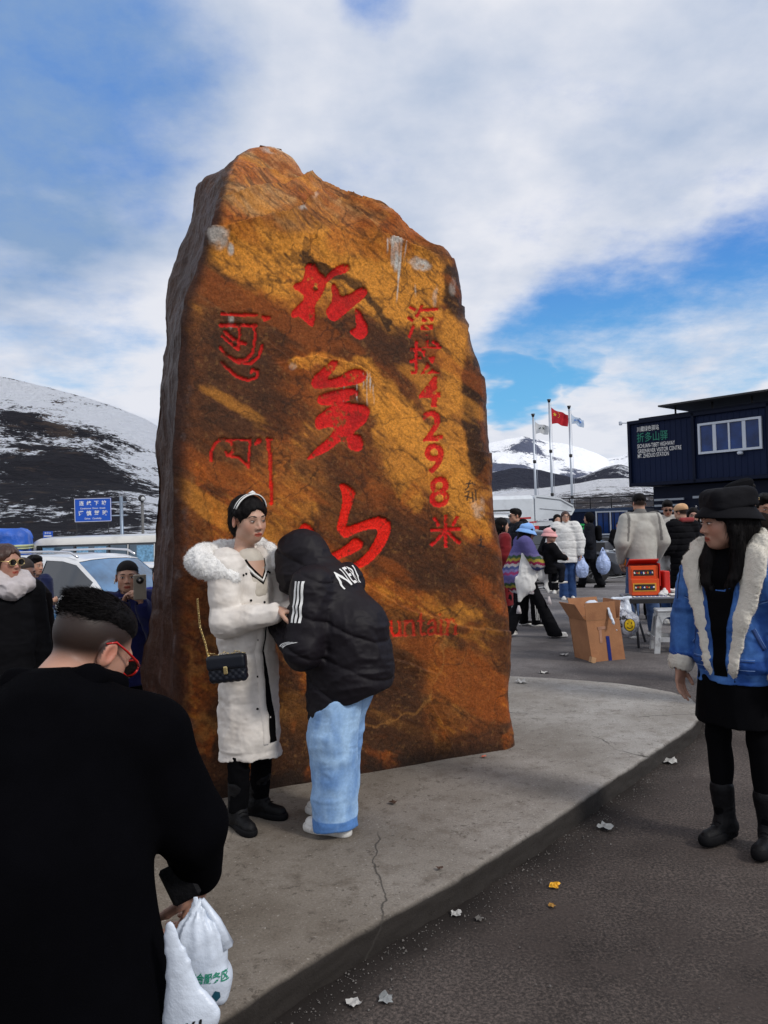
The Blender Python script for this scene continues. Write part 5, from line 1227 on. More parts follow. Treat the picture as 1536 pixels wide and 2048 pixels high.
# --- bowed figure in the black hooded jacket
def black_figure():
    loc = spot(668, 3.62, PH); h = 1.60; s = h / 1.7; yaw = R(62)
    pose = dict(pelvis=(0, -.10, .88), chest=(0, .0, 1.12), neck=(0, .11, 1.255), head=(0, .20, 1.325), sR=(.16, .04, 1.215), eR=(.20, .12, .95), wR=(.09, .33, 1.03), sL=(-.16, .04, 1.215), eL=(-.235, .045, .905), wL=(-.11, .29, 1.01),
                hR=(.085, -.08, .84), kR=(.09, .05, .48), aR=(.09, .10, .09), hL=(-.085, -.08, .84), kL=(-.10, -.02, .48), aL=(-.10, -.02, .09), tR=(0, 1, 0), tL=(-.05, 1, 0))
    def ops(g, J, s):
        X = lambda p: rotm(0, R(-38), 0) @ vv(p) + J['head']
        g.ell(X((0, -.012, .012)), (.112, .128, .128), rotm(0, R(-38), 0), k=.05); g.cap(X((0, -.03, -.10)), J['neck'], .10, .12, k=.05); g.cap(X((-.03, .07, -.05)), X((.03, .07, -.05)), .085, k=.04)
        g.ell(X((0, .18, -.04)), (.075, .085, .10), rotm(0, R(-38), 0), k=.01, sub=True)
        g.cap(J['pelvis'] + vv((0, -.01, .08)), J['pelvis'] + vv((0, -.01, -.10)), .155, .175, k=.05, sq=((0, 1, 0), .95))
        g.cap(J['chest'] + vv((0, .05, -.05)), J['pelvis'] + vv((0, .10, -.25)), .13, .15, k=.06, sq=((0, 1, 0), .8))
    def disp(p):
        # horizontal baffles follow the bent back
        t = p[:, 2] * .9 - p[:, 1] * .45; w_ = vnoise(p * 5, 7); u = np.abs(((t + .010 * w_) / .15) % 1 - .5) * 2
        return .0045 * (1 - u ** 8 * 2.0) * (1 + .3 * w_) + folds(.006, 8, 9)(p) + folds(.0025, 18, 10)(p)
    fade = lambda V, J, s: (lambda t: vv((.095, .22, .50)) * (1 - t) + vv((.36, .55, .80)) * t)(np.clip(.50 + .95 * fbm(V * np.array([7, 7, 2.5]), 4, 3) * 1.3 + 1.0 * (ridged(V * np.array([10, 10, 7]), 3, 6) - .62) + .35 * np.exp(-((V[:, 2] - .62) / .16) ** 2) - .9 * (V[:, 2] < .085), 0, 1)[:, None])
    r, J, X = person('bowed person in a black hooded padded jacket and pale blue wide jeans', loc, yaw, h, pose, (0, R(-38), 0), .0055, (.45, .27, .19), hair='short', 
        top=dict(mat=black_nylon, loose=.044, hem=.74, flare=.02, flat=.95, cuffr=.055, cuff=.03, disp=disp, ops=ops, drop=(0, -.05, .60), cutn=(0, -.49, -1)),
        bottom=dict(mat=DENIM, cuttop=((0, -.05, .64), (0, .49, 1)), hip=.10, thigh=.105, knee=.118, hem=.108, lift=-.055, disp=addf(folds(.010, 4.5, 12, .9), folds(.0035, 11, 13, 1.6)), colors=fade, name='jeans', label='pale blue washed wide jeans'),
        shoes=dict(mat=WHITEM, solem=WHITEM, sole=.032, laces=True, lacem=WHITEM),
        hands=(dict(d=(-.3, 1, .1), pn=(0, 0, 1), curl=.6, side=1), dict(d=(.3, 1, .1), pn=(0, 0, 1), curl=.6, side=-1)))
    jk = [c for c in r.children if c.name.startswith('jacket')][0]
    # white print across the shoulders, stripes on the sleeve
    up = (J['chest'] - J['pelvis']); up /= np.linalg.norm(up); back = np.cross(up, vv((1, 0, 0))); back = -back if back[1] > 0 else back
    V2, F2 = text_mesh('NERI', .115, bold=.001, space=1.12, align='LEFT'); 
    c0 = J['chest'] + up * .085 + vv((-.085, 0, 0)) + back * .5
    V2 = V2 * np.array([.80, 1.15, 1])
    V2[:, 1] -= 2.2 * (V2[:, 0] - .2) ** 2 * .3
    decal('lettering', V2, F2, c0, vv((1, 0, 0)), up, -back, jk, print_w, r, .0035, label='bold white letters across the back')
    for k in range(3):
        for (a, b, bow) in ((J['sL'] * 1.0 + vv((0, 0, .02)), J['sL'] * .45 + J['eL'] * .55, 0), (J['eL'] * .95 + J['sL'] * .05 + vv((0, 0, .035)), J['eL'] * .62 + J['wL'] * .38 + vv((0, .0, -.02)), .02)):
            n = 14; ts = np.linspace(0, 1, n); pts = a[None] * (1 - ts[:, None]) + b[None] * ts[:, None]; wd = vv((0, 1, 0)); offs = (k - 1) * .020
            V = []; 
            for i, p in enumerate(pts):
                for sgn in (-1, 1): V.append(p + wd * (offs + sgn * .0058 + bow * 4 * ts[i] * (1 - ts[i])) + vv((-.4, 0, 0)))
            V = np.array(V); Fq = [(2 * i, 2 * i + 1, 2 * i + 3, 2 * i + 2) for i in range(n - 1)]
            # project sideways onto the sleeve
            bt = BVHTree.FromPolygons([v.co for v in jk.data.vertices], [tuple(p.vertices) for p in jk.data.polygons]); W = []
            for v in V:
                h_ = bt.ray_cast(Vector(v), Vector((1, 0, 0))); W.append(np.array(h_[0]) - vv((.004, 0, 0)) if h_[0] is not None else np.array([np.nan] * 3))
            W = np.array(W); ok = [f for f in Fq if not np.isnan(W[list(f)]).any() and np.ptp(W[list(f)][:, 0]) < .08]
            if ok: W = np.nan_to_num(W); mesh_np('sleeve_stripe', W, ok, print_w, r)
black_figure()

# --- woman in the denim jacket
def denim_woman():
    loc = spot(1462, 3.50, None); loc = (loc[0], loc[1], 0.0); h = 1.60; s = h / 1.7; yaw = R(128)
    fleece = CLOTH('cream_fleece', (.66, .62, .54), bump=.8, bs=130, var=.08)
    pose = dict(head=(0, .055, 1.560), neck=(0, 0, 1.42), chest=(0, 0, 1.24), sR=(.160, 0, 1.335), eR=(.235, -.01, 1.08), wR=(.255, .07, .84), sL=(-.160, 0, 1.335), eL=(-.235, -.04, 1.07), wL=(-.225, .03, .82), aR=(.095, .0, .10), aL=(-.11, -.03, .10), tR=(.10, 1, 0), tL=(-.15, 1, 0), kR=(.095, .02, .52), kL=(-.10, .0, .52))
    blue = lambda V, J, s: (lambda t: vv((.016, .060, .24)) * (1 - t) + vv((.065, .175, .46)) * t)(np.clip(.40 + .8 * fbm(V * np.array([9, 9, 5]), 4, 31) + 1.0 * (ridged(V * 13, 3, 33) - .62) + .3 * (np.abs(V[:, 0]) > .19) - .5 * (np.abs(V[:, 2] - .86 * s - .02) < .03), 0, 1)[:, None])
    hw = lambda z: .040 + .075 * sstep(z, .98, 1.40) + .0 * z            # half width of the opening
    def ops(g, J, s):
        n = J['neck']
        g.cap(n + vv((0, .20, .00)), n + vv((.0, .20, -.25)), .100, .05, k=.015, sub=True)
        g.cap(n + vv((0, .06, .03)), n + vv((0, .12, -.10)), .085, .075, k=.02, sub=True)
        g.box((0, 0, .86 * s + .06), (.150, .118, .07), None, .05, k=.06)
    def dx(root, X, Rm, hs, J, s, jk):
        n = J['neck']; sf = surf(jk)
        rows = [[sf((x * (.030 + .050 * sstep(z, .95 * s, 1.38 * s)), .5, z), (0, -1, 0), .004) for x in np.linspace(-1, 1, 9)] for z in np.linspace(.835 * s, 1.36 * s, 42)]; ribbon('dress_front', [[q if q is not None else vv((0, .1, .9)) for q in r_] for r_ in rows if r_[4] is not None], black_knit, root)
        for sx in (-1, 1):
            pts = [n + vv((sx * .035, -.085, .045)), n + vv((sx * .095, -.055, .035)), n + vv((sx * .125, .02, .0)), n + vv((sx * .125, .075, -.055))]
            for dz, ex in ((-.13, .110), (-.22, .095), (-.31, .078), (-.40, .062), (-.49, .050), (-.535, .045)):
                q = sf(n + vv((sx * ex, .5, dz)), (0, -1, 0), -.012); pts.append(q if q is not None else n + vv((sx * ex, .13, dz)))
            rr = [.045, .046, .052, .056, .054, .046, .038, .030, .024, .020]; q = SD()
            kw = 1.28 if sx < 0 else 1.05
            for a, b, r1, r2 in zip(pts[:-1], pts[1:], rr[:-1], rr[1:]): q.cap(a, b, r1 * kw, r2 * kw, k=.025, sq=((-sx * .35, 1, .1), .36))
            strands(add_sd(root, 'fleece_lapel', q, .005, fleece, lambda p: .0024 * vnoise(p * 110, 3) + .0022 * vnoise(p * 30, 4)), 4500, .008, fleece, .6, (0, 0, 0), .0009)
        q = SD(); q.cap(n + vv((-.085, -.09, .03)), n + vv((.085, -.09, .03)), .052, .052, k=.03); q.cap(n + vv((-.09, -.10, -.04)), n + vv((.09, -.10, -.04)), .055, .055, k=.03); strands(add_sd(root, 'hood', q, .0065, fleece, lambda p: .004 * vnoise(p * 30, 3)), 3500, .008, fleece, .6, (0, 0, 0), .0009)
        for qn in 'RL':
            wd = J['w' + qn] - J['e' + qn]; wd /= np.linalg.norm(wd); c = J['w' + qn] - wd * .030; q = SD(); q.cap(c - wd * .006, c + wd * .008, .058, .058, k=.01); q.cap(c + wd * .012, c + wd * .09, .038, k=.006, sub=True); strands(add_sd(root, 'fleece_cuff', q, .0045, fleece, lambda p: .0024 * vnoise(p * 100, 3)), 2500, .007, fleece, .6, (0, 0, 0), .0009)
        q = SD(); q.cap(n + vv((0, 0, .02)), n + vv((0, .015, -.12)), .062, .10, k=.03); q.cap(n + vv((0, .01, -.12)), n + vv((0, .015, -.60)), .118, .125, k=.03, sq=((0, 1, 0), .85)); add_sd(root, 'dress_top', q, .007, black_knit, folds(.004, 12, 4))
        q = SD()
        for sx, zl in ((1, -.14), (-1, -.12)):
            for i in range(5):
                o = i / 4; a = X((sx * (.072 - .01 * o), .01 - .06 * o, .0)); b = n + vv((sx * (.085 - .008 * i), .075 - .03 * i * (1 if i > 2 else 0), -.05)); c_ = n + vv((sx * (.080 - .016 * i), .125, zl - .035 * (i % 2)))
                q.cap(a, b, .022, .022, k=.03)
                if i < 4: q.cap(b, c_, .022, .006, k=.03, sq=((0, 1, 0), .6))
        q.cap(X((0, -.075, -.02)), n + vv((0, -.075, 0)), .075, .070, k=.04); q.cap(n + vv((0, -.075, 0)), n + vv((0, -.12, -.12)), .07, .05, k=.04)
        strands(add_sd(root, 'long_hair', q, .0042, HAIRM, lambda p: .0020 * vnoise(p * np.array([85, 85, 9]), 3) + .0012 * vnoise(p * np.array([190, 190, 14]), 4)), 5000, .075, HAIRM, .10, (0, 0, 0), .0006, 4, (0, .05, -1), 'hair_strands')
        seam = M('denim_seam', (.012, .04, .15), rough=.85, var=.2, bump=.3, bs=300); pale = M('denim_thread', (.22, .34, .60), rough=.8, var=.2, bump=.2)
        def seamline(name, pts, d, r, m_, off=.0005):
            out = []; d = vv(d) / np.linalg.norm(d); pts = [vv(p) for p in pts]
            for a, b in zip(pts[:-1], pts[1:]):
                for t in np.linspace(0, 1, 10)[:-1]:
                    h_ = sf(a * (1 - t) + b * t - d * .4, d, off)
                    if h_ is not None: out.append(h_)
            if len(out) > 2 and max(np.linalg.norm(out[i] - out[i + 1]) for i in range(len(out) - 1)) < .06: mb = MB(); mb.tube(out, r, 5); mb.build(name, m_, root, True)
        hz = .86 * s
        for sx in (-1, 1):
            for z, m_, r_ in ((hz + .050, seam, .0022), (hz + .058, pale, .0011), (hz + .012, pale, .0011)):
                seamline('seam', [(sx * .055, 0, z), (sx * .10, 0, z), (sx * .145, 0, z)], (0, -1, 0), r_, m_); seamline('seam', [(sx * .13, 0, z), (sx * .14, -.05, z), (sx * .14, -.09, z)], (-sx, -.2, 0), r_, m_)
            d_ = (-sx * .45, -1, 0)
            seamline('seam', [(sx * .075, 0, 1.18 * s), (sx * .12, 0, 1.185 * s), (sx * .16, 0, 1.20 * s)], d_, .0020, seam); seamline('seam', [(sx * .075, 0, 1.172 * s), (sx * .12, 0, 1.177 * s), (sx * .16, 0, 1.192 * s)], d_, .0011, pale)
            seamline('pocket_welt', [(sx * .085, 0, 1.06 * s), (sx * .135, 0, .955 * s)], d_, .0085, seam, -.002); seamline('seam', [(sx * .097, 0, 1.065 * s), (sx * .147, 0, .96 * s)], d_, .0012, pale)
            seamline('seam', [(sx * .175, .0, 1.37 * s), (sx * .195, .0, 1.27 * s), (sx * .205, .0, 1.17 * s)], d_, .0030, seam); seamline('seam', [(sx * .183, .0, 1.37 * s), (sx * .203, .0, 1.27 * s), (sx * .212, .0, 1.17 * s)], d_, .0012, pale)
            for k in range(4): q = sf(vv((sx * (.064 + .012 * (k > 1)), .5, hz + .03 + .115 * k)), (0, -1, 0))
    def hat(root, X, Rm, hs, J, s, res):
        cap_m = CLOTH('black_canvas', (.0055, .0055, .0075), rough=.85, sheen=0, spec=.15)
        q = SD(); q.box(X((0, -.024, .086)), vv((.088, .104, .060)) * hs, Rm, .045, k=.01); q.ell(X((0, -.024, .060)), vv((.092, .108, .06)) * hs, Rm, k=.02); q.cut(X((0, 0, .050)), Rm @ vv((0, -.10, -1)), .01); add_sd(root, 'bucket_hat', q, .005, cap_m, folds(.0022, 20, 3))
        mb = MB(); rows = []
        for rad, z in ((.97, .078), (1.0, .062), (1.10, .052), (1.22, .038), (1.34, .024), (1.34, .019), (1.2, .032), (1.08, .044), (.95, .050)):
            rows.append([X((math.sin(a) * .091 * (1 + (rad - 1) * .85), -.022 + math.cos(a) * .108 * rad, z + .010 * math.cos(a) + .006 * math.sin(a * 3 + 1) * (rad - 1) - .015 * (1 - math.cos(a)) * (rad - 1) * 2.)) for a in np.linspace(0, 2 * PI, 49)])
        mb.grid(rows); mb.build('hat_brim', cap_m, root, True)
        pr = MB(); pr.tube([X((.066, .082, .072)), X((.062, .088, .079)), X((.058, .091, .070)), X((.050, .096, .080)), X((.044, .099, .072))], .0016, 5); pr.build('hat_emblem', print_w, root, True)
    r, J, X = person('woman in a blue denim jacket with cream fleece, black bucket hat and platform boots', loc, yaw, h, pose, (R(-36), R(-4), 0), .0048, (.40, .22, .155), hair='bob', face=dict(closed=.7, look=.002), headscale=1.05,
        top=dict(mat=DENIM, loose=.048, hem=.86, flare=.006, flat=.84, cuffr=.054, cuff=.03, colors=blue, ops=ops, disp=addf(folds(.008, 6.5, 41, 1.3), folds(.0035, 15, 42)), name='denim_jacket'),
        bottom=dict(mat=black_knit, skirt=.60, flare=.20, tights=black_knit, name='skirt', disp=folds(.012, 9, 4, .2)), shoes=dict(mat=black_leather, boot=.15, sole=.045), hat=hat, extra=dx,
        hands=(dict(curl=.35, d=(0, .1, -1)), dict(curl=.35, d=(0, .1, -1))))
denim_woman()

# --- man in the black coat, back to the camera
def coat_man():
    p = P(132, 1051, 1.62); loc = (float(p[0]), float(p[1]), 0.0); h = 1.74; s = h / 1.7; yaw = R(4)
    pose = dict(pelvis=(-.03, -.12, .80), chest=(-.035, -.02, 1.00), neck=(-.035, .05, 1.155), head=(.005, .125, 1.215), sR=(.145, .02, 1.045), eR=(.235, .03, .845), wR=(.232, .12, .690), sL=(-.185, .02, 1.08), eL=(-.25, .08, .86), wL=(.12, .34, .78),
                hR=(.0, -.10, .86), hL=(-.18, -.10, .86), kR=(.0, -.02, .48), kL=(-.20, -.02, .48), aR=(.0, -.1, .09), aL=(-.2, -.1, .09))
    def ops(g, J, s):
        n = J['neck']; g.cap(J['chest'] + vv((.0, .0, .0)), n + vv((0, -.015, -.045)), .12, .070, k=.05)
        g.cap(J['chest'], J['pelvis'], .185, .19, k=.06, sq=((0, 1, 0), .75)); g.cap(J['pelvis'], (.04, -.12, .30), .19, .26, k=.06, sq=((0, 1, 0), .8))
        g.cap(J['sR'] * .2 + n * .8 - vv((0, 0, .04)), J['sR'], .060, .068, k=.05); g.cap(J['sL'] * .2 + n * .8 - vv((0, 0, .04)), J['sL'], .060, .068, k=.05)
    def ex(root, X, Rm, hs, J, s, jk):
        n = J['neck']
        q = SD(); q.cap(n + vv((-.075, -.045, .008)), n + vv((.075, -.035, .008)), .030, k=.02); q.cap(n + vv((.075, -.035, .008)), n + vv((.10, .05, -.02)), .030, k=.02); q.cap(n + vv((-.075, -.045, .008)), n + vv((-.10, .05, -.01)), .030, k=.02); q.cap(n + vv((-.07, -.085, -.03)), n + vv((.07, -.08, -.03)), .032, k=.03); add_sd(root, 'coat_collar', q, .005, black_wool, folds(.003, 15, 2))
        red = M('red_plastic', (.45, .012, .010), rough=.25, var=.05, bump=0); blk = M('dark_lens', (.01, .01, .01), rough=.08, var=.05, bump=0)
        mb = MB(); mb.tube([X((.080, -.028, .010)), X((.086, -.010, .022)), X((.084, .030, .017)), X((.076, .074, .010)), X((.066, .094, .006))], [.0020, .0024, .0026, .0032, .0036], 7); mb.build('glasses_temple', red, root, True)
        mb = MB()
        for sx in (1, -1): mb.tube([X((sx * .034 + math.cos(a) * .026, .104 - abs(math.cos(a)) * .004 * sx, -.002 + math.sin(a) * .019)) for a in np.linspace(0, 2 * PI, 17)], .0026, 6)
        mb.tube([X((-.008, .106, .003)), X((.008, .106, .003))], .0022, 6); mb.build('glasses_frame', red, root, True)
        for sx in (1, -1):
            mb = MB(); mb.tube([X((sx * .034, .102, -.002)), X((sx * .034, .1045, -.002))], .024, 16); mb.build('lens', blk, root)
        # longer hair on the crown above the clipped sides
        q = SD(); q.ell(X((0, -.010, .070)), vv((.072, .092, .054)) * hs, Rm, k=.02); q.ell(X((0, -.055, .060)), vv((.058, .052, .046)) * hs, Rm, k=.02)
        rs = np.random.RandomState(4)
        for i in range(90):
            a = rs.uniform(0, 2 * PI); rr_ = rs.uniform(.2, 1); p0 = vv((math.cos(a) * .066 * rr_, -.02 + math.sin(a) * .082 * rr_, .108 - .025 * rr_ ** 2)); d = vv((math.cos(a) * .5 - .3, math.sin(a) * .5 - .5, .06)) * .020; q.cap(X(p0 - vv((0, 0, .006))), X(p0 + d - vv((0, 0, .006))), .0065, .002, k=.012)
        strands(add_sd(root, 'crown_hair', q, .0028, HAIRM, lambda p: .0016 * vnoise(p * np.array([150, 60, 60]), 3) + .001 * vnoise(p * 260, 4)), 14000, .020, HAIRM, .25, (0, 0, 0), .0006, 4, (Rm @ vv((-.35, -.8, -.25))), 'hair_strands')
    buzz = M('clipped_hair', (.0055, .004, .004), rough=.95, var=.5, vs=160, bump=.4, bs=400, spec=.04)
    r, J, X = person('man in a plain black wool coat seen from behind with red framed glasses', loc, yaw, h, pose, (R(-34), R(-32), R(6)), .0036, (.44, .235, .165), male=True, hair='stub', headscale=1.0,
        top=dict(mat=black_wool, loose=.030, hem=.40, flare=.05, flat=.9, cuffr=.046, cuff=.035, ops=ops, drop=(.0, -.12, .25), cutn=(0, 0, -1), disp=addf(folds(.008, 5, 51, .8)), name='coat'),
        bottom=dict(mat=black_knit), shoes=dict(mat=black_leather), extra=ex, hands=(dict(d=(-.28, .10, -.95), pn=(-.85, .35, .1), curl=.6, side=-1), dict(d=(.8, .3, -.5), pn=(0, -.3, -1), curl=.5)))
    return loc, J
coat_man()
# ------------------------------------------------------------------ the crowd
def cl(n, c, **k): return CLOTH(n, c, **k)
c_navy = cl('navy_cloth', (.006, .010, .045)); c_blk = cl('black_cloth', (.0045, .0045, .006), sheen=0, spec=.1); c_brn = cl('dark_brown_cloth', (.010, .007, .006), sheen=0, spec=.1); c_char = cl('charcoal_cloth', (.009, .010, .015), sheen=0, spec=.15)
c_white = cl('white_padded_cloth', (.66, .66, .65)); c_grey = cl('light_grey_cloth', (.46, .45, .42)); c_dgrey = cl('dark_grey_trim', (.10, .10, .10)); c_red = cl('dark_red_cloth', (.16, .008, .012)); c_jean = cl('blue_jeans', (.018, .050, .15)); c_jean2 = cl('grey_blue_jeans', (.05, .09, .19))
c_yel = cl('yellow_shirt', (.62, .42, .17)); c_or = cl('orange_cloth', (.75, .20, .012)); c_bei = cl('beige_cloth', (.55, .33, .18)); c_pink = cl('pink_cloth', (.75, .38, .38)); c_lblue = cl('pale_blue_fleece', (.22, .42, .80)); c_blue = cl('bright_blue_cloth', (.012, .03, .28)); c_scarf = cl('white_scarf', (.52, .48, .49), bump=.8)
sn_w = dict(mat=WHITEM, solem=WHITEM, sole=.03); sn_b = dict(mat=SOLEB, solem=SOLEB, sole=.025); sn_bw = dict(mat=SOLEB, solem=WHITEM, sole=.028)
plain = lambda m, **k: dict(**{**dict(mat=m, loose=.028, hem=.84, disp=folds(.007, 9, 2)), **k})
trs = lambda m, **k: dict(**{**dict(mat=m, knee=.072, hem=.075), **k})
def glasses(mat_l, frame=None, dark=True, r=.024):
    def ex(root, X, Rm, hs, J, s, jk=None):
        m = MB()
        for sx in (-1, 1): m.tube([X((sx * .082, -.01, .012)), X((sx * .074, .05, .010)), X((sx * .060, .096, .006))], .0022, 5); m.tube([X((sx * .032 + math.cos(a) * r, .104 - abs(math.cos(a)) * .004, .000 + math.sin(a) * r * .78)) for a in np.linspace(0, 2 * PI, 15)], .0020, 5)
        m.tube([X((-.01, .107, .004)), X((.01, .107, .004))], .002, 5); m.build('glasses', frame or BLACKP2, root, True)
        if dark:
            for sx in (-1, 1): m = MB(); m.add([X((sx * .032 + math.cos(a) * r, .1035 - abs(math.cos(a)) * .004, math.sin(a) * r * .80)) for a in np.linspace(0, 2 * PI, 15)[:-1]], [tuple(range(14))]); m.build('lens', mat_l, root)
    return ex
BLACKP2 = M('dark_frame', (.012, .012, .012), rough=.3, var=.05, bump=0); LENS = M('sunglass_lens', (.008, .007, .007), rough=.08, var=.05, bump=0)
def cap_hat(m, brim=.0, top=None):
    def f(root, X, Rm, hs, J, s, res):
        q = SD(); q.ell(X((0, -.016, .055)), vv((.092, .108, .082)) * hs, Rm, k=.01); q.cut(X((0, 0, .028)), Rm @ vv((0, .05, -1)), .01); add_sd(root, 'hat', q, max(.006, res * .8), m, folds(.003, 16, 3))
        if brim:
            mb = MB(); rows = []
            for rad, z in ((.98, .040), (1.0 + brim * .5, .018), (1.0 + brim, -.012), (1.0 + brim, -.018), (1.0 + brim * .5, .008), (.96, .030)):
                rows.append([X((math.sin(a) * .094 * rad, -.014 + math.cos(a) * .110 * rad, z)) for a in np.linspace(0, 2 * PI, 33)])
            mb.grid(rows); mb.build('hat_brim', top or m, root, True)
    return f
def both(*fs):
    def f(*a):
        for g in fs:
            if g: g(*a)
    return f
def phone(label, loc, rot, size=(.078, .010, .165), col=None):
    r = empty('phone', loc, 0, label, 'phone'); r.rotation_euler = rot
    q = MB(); q.box((0, 0, 0), size, bev=.004); q.build('phone_case', col or M('champagne_metal', (.38, .34, .28), rough=.35, metal=.5, bump=0), r)
    q = MB(); q.tube([(0, size[1] / 2, size[2] * .28), (0, size[1] / 2 + .004, size[2] * .28)], .025, 20); c = q.build('camera_disc', BLACKP2, r, True); q = MB(); q.tube([(0, size[1] / 2 + .004, size[2] * .28), (0, size[1] / 2 + .006, size[2] * .28)], .008, 12); q.build('lens', EYEW, c, True)
    return r
def plastic_bag(label, loc, h, w_, mat, rz=0, handles=True, cat='plastic bag', seed=1):
    r = empty('plastic_bag', loc, rz, label, cat); q = SD()
    q.ell((0, 0, -h * .62), (w_ * .5, w_ * .34, h * .34), None, k=.04); q.cap((0, 0, -h * .5), (0, 0, -h * .22), w_ * .36, w_ * .18, k=.05, sq=((0, 1, 0), .7))
    def dz(p): return .010 * (1 - np.abs(vnoise(p * np.array([16, 16, 6]) + seed, seed)) * 2) * (w_ / .25) + .004 * vnoise(p * 40, seed + 2)
    add_sd(r, 'bag_body', q, .008 if w_ > .2 else .01, mat, dz)
    if handles:
        for sx in (-1, 1): q = MB(); q.tube([(sx * w_ * .22, 0, -h * .32), (sx * w_ * .14, 0, -h * .15), (0, 0, 0)], [w_ * .09, w_ * .05, w_ * .03], 6); q.build('handle', mat, r, True)
    return r
BAGW = M('white_polythene', (.60, .66, .75), rough=.35, var=.06, vs=12, bump=.25, bs=45, spec=.5); BAGB = M('bluish_polythene', (.36, .46, .72), rough=.3, var=.35, vs=14, bump=.5, bs=30, spec=.5); BAGG = M('grey_polythene', (.34, .36, .42), rough=.25, var=.45, vs=20, bump=.6, bs=35, spec=.6)
def Wp(loc, yaw, p): return tuple(Matrix.Translation(loc) @ Matrix.Rotation(yaw, 4, 'Z') @ Vector(tuple(map(float, p))))
def crowd():
    up_arm = dict
    # ---- left of the boulder
    l = spot(8, 4.75); person('person with reddish hair, sunglasses and a white scarf at the left edge', l, R(-122), 1.62, dict(eR=(.20, .02, 1.10), wR=(.18, .10, .86)), (R(8), 0, 0), .0075, (.42, .22, .16), hair='bob', hairm=HAIRB, face=dict(closed=.3, brow=False),
        top=plain(c_blk, hem=.55, loose=.045), bottom=trs(c_blk), shoes=sn_b,
        extra=both(glasses(LENS, gold_m, True, .028), lambda root, X, Rm, hs, J, s, jk: add_sd(root, 'scarf', SD().cap(J['neck'] + vv((-.09, .03, .03)), J['neck'] + vv((.09, .03, .03)), .062, k=.03).cap(J['neck'] + vv((.09, .03, .02)), J['neck'] + vv((.03, .12, -.03)), .058, k=.03).cap(J['neck'] + vv((.03, .12, -.03)), J['neck'] + vv((-.08, .10, 0)), .055, k=.03).cap(J['neck'] + vv((-.06, -.07, .02)), J['neck'] + vv((.06, -.07, .02)), .05, k=.03), .006, c_scarf, folds(.010, 14, 6))))
    l = spot(36, 5.75); person('bald man in a dark jacket standing behind the person with the white scarf', l, R(-118), 1.66, dict(eR=(.23, .06, 1.08), wR=(.20, .24, .88), head=(0, .05, 1.585)), (0, R(-6), 0), .0075, (.34, .18, .125), male=True, hair='buzz', hairm=M('stubble', (.05, .035, .03), rough=.8, bump=.3), face=dict(closed=.5), top=plain(c_brn, hem=.70, loose=.045), bottom=trs(c_blk), shoes=sn_b, hands=(dict(curl=.6), dict(curl=.6)))
    l = spot(66, 9.0); ph = R(-112); person('man in a navy jacket holding a phone beside the white sport utility car', l, ph, 1.66, dict(eR=(.22, .03, 1.10), wR=(.10, .30, 1.12)), (R(5), R(-4), 0), .0095, (.40, .22, .15), male=True, hair='short', face=dict(closed=.5), top=plain(c_navy, loose=.035), bottom=trs(c_blk), shoes=sn_b, hands=(dict(d=(-.2, 1, .3), pn=(-.2, -.1, 1), curl=.8), dict(curl=.5)))
    phone('black phone in the hand of the man in the navy jacket', Wp(l, ph, (.075, .37, 1.14)), (R(60), 0, ph + R(20)), (.07, .009, .15), BLACKP2)
    l = spot(252, 5.6); yw = R(-158)
    pose = dict(eR=(.20, .16, 1.13), wR=(.055, .26, 1.395), eL=(-.20, .18, 1.12), wL=(-.085, .27, 1.385), head=(0, .03, 1.585))
    person('man in a dark blue high collared jacket photographing with both hands', l, yw, 1.60, pose, (R(-6), 0, 0), .0065, (.45, .25, .17), male=True, hair='buzz', hairm=M('short_black_hair', (.010, .008, .008), rough=.8, var=.4, vs=90, bump=.5, bs=200, spec=.2), face=dict(closed=.55),
        top=plain(cl('dark_blue_cloth', (.006, .008, .060)), loose=.035, collar=.28, hem=.82), bottom=trs(c_blk), shoes=sn_b, headscale=1.0, hands=(dict(d=(-.35, .25, 1), pn=(-.9, .3, 0), curl=.8, side=1), dict(d=(.35, .25, 1), pn=(.9, .3, 0), curl=.8, side=-1)),
        extra=lambda root, X, Rm, hs, J, s, jk: [MB().tube([X((.088, .0, -.012)), X((.090, .008, -.045))], .0042, 8).build('earphone', WHITEM, root, True)])
    phone('large pale gold phone with a round camera held up by the man in dark blue', Wp(l, yw, (-.06, .345, 1.435)), (R(-6), 0, yw), (.085, .012, .175))
    l = spot(326, 6.1); person('person in a bright blue jacket almost hidden behind the left edge of the boulder', l, R(160), 1.60, None, (0, 0, 0), .012, hair='bob', top=plain(c_blue, loose=.04), bottom=trs(c_navy), shoes=sn_b)
    # ---- right of the boulder
    l = spot(1002, 10.6); person('person in a dark red coat half hidden behind the right edge of the boulder', l, R(-80), 1.55, None, (0, 0, 0), .013, hair='long', top=plain(c_red, hem=.45, loose=.045), bottom=trs(c_blk), shoes=sn_b)
    # woman in the patterned poncho carrying a child
    l = spot(1045, 9.9); yw = R(-88); s = 1.50 / 1.7
    def pcol(V, J, s):
        z = V[:, 2] + .02 * np.abs(((V[:, 0] + V[:, 1]) * 18) % 2 - 1) + .10 * np.abs(V[:, 1] + .1); pal = [(.10, .09, .24), (.15, .13, .30), (.05, .09, .05), (.32, .26, .05), (.22, .02, .06), (.34, .32, .33), (.06, .08, .20), (.16, .14, .30), (.24, .04, .12), (.12, .10, .26)]
        i = (np.clip((1.30 * s - z) / .034, 0, 60).astype(int)) % len(pal); return np.array(pal)[i]
    PON = M('patterned_wool', attr=True, rough=.95, var=.15, vs=120, bump=.7, bs=200, spec=.1)
    def pops(g, J, s): g.cap(J['neck'] + vv((0, -.02, -.08)), J['pelvis'] + vv((0, -.10, .0)), .13, .20, k=.05, sq=((1, 0, 0), .85))
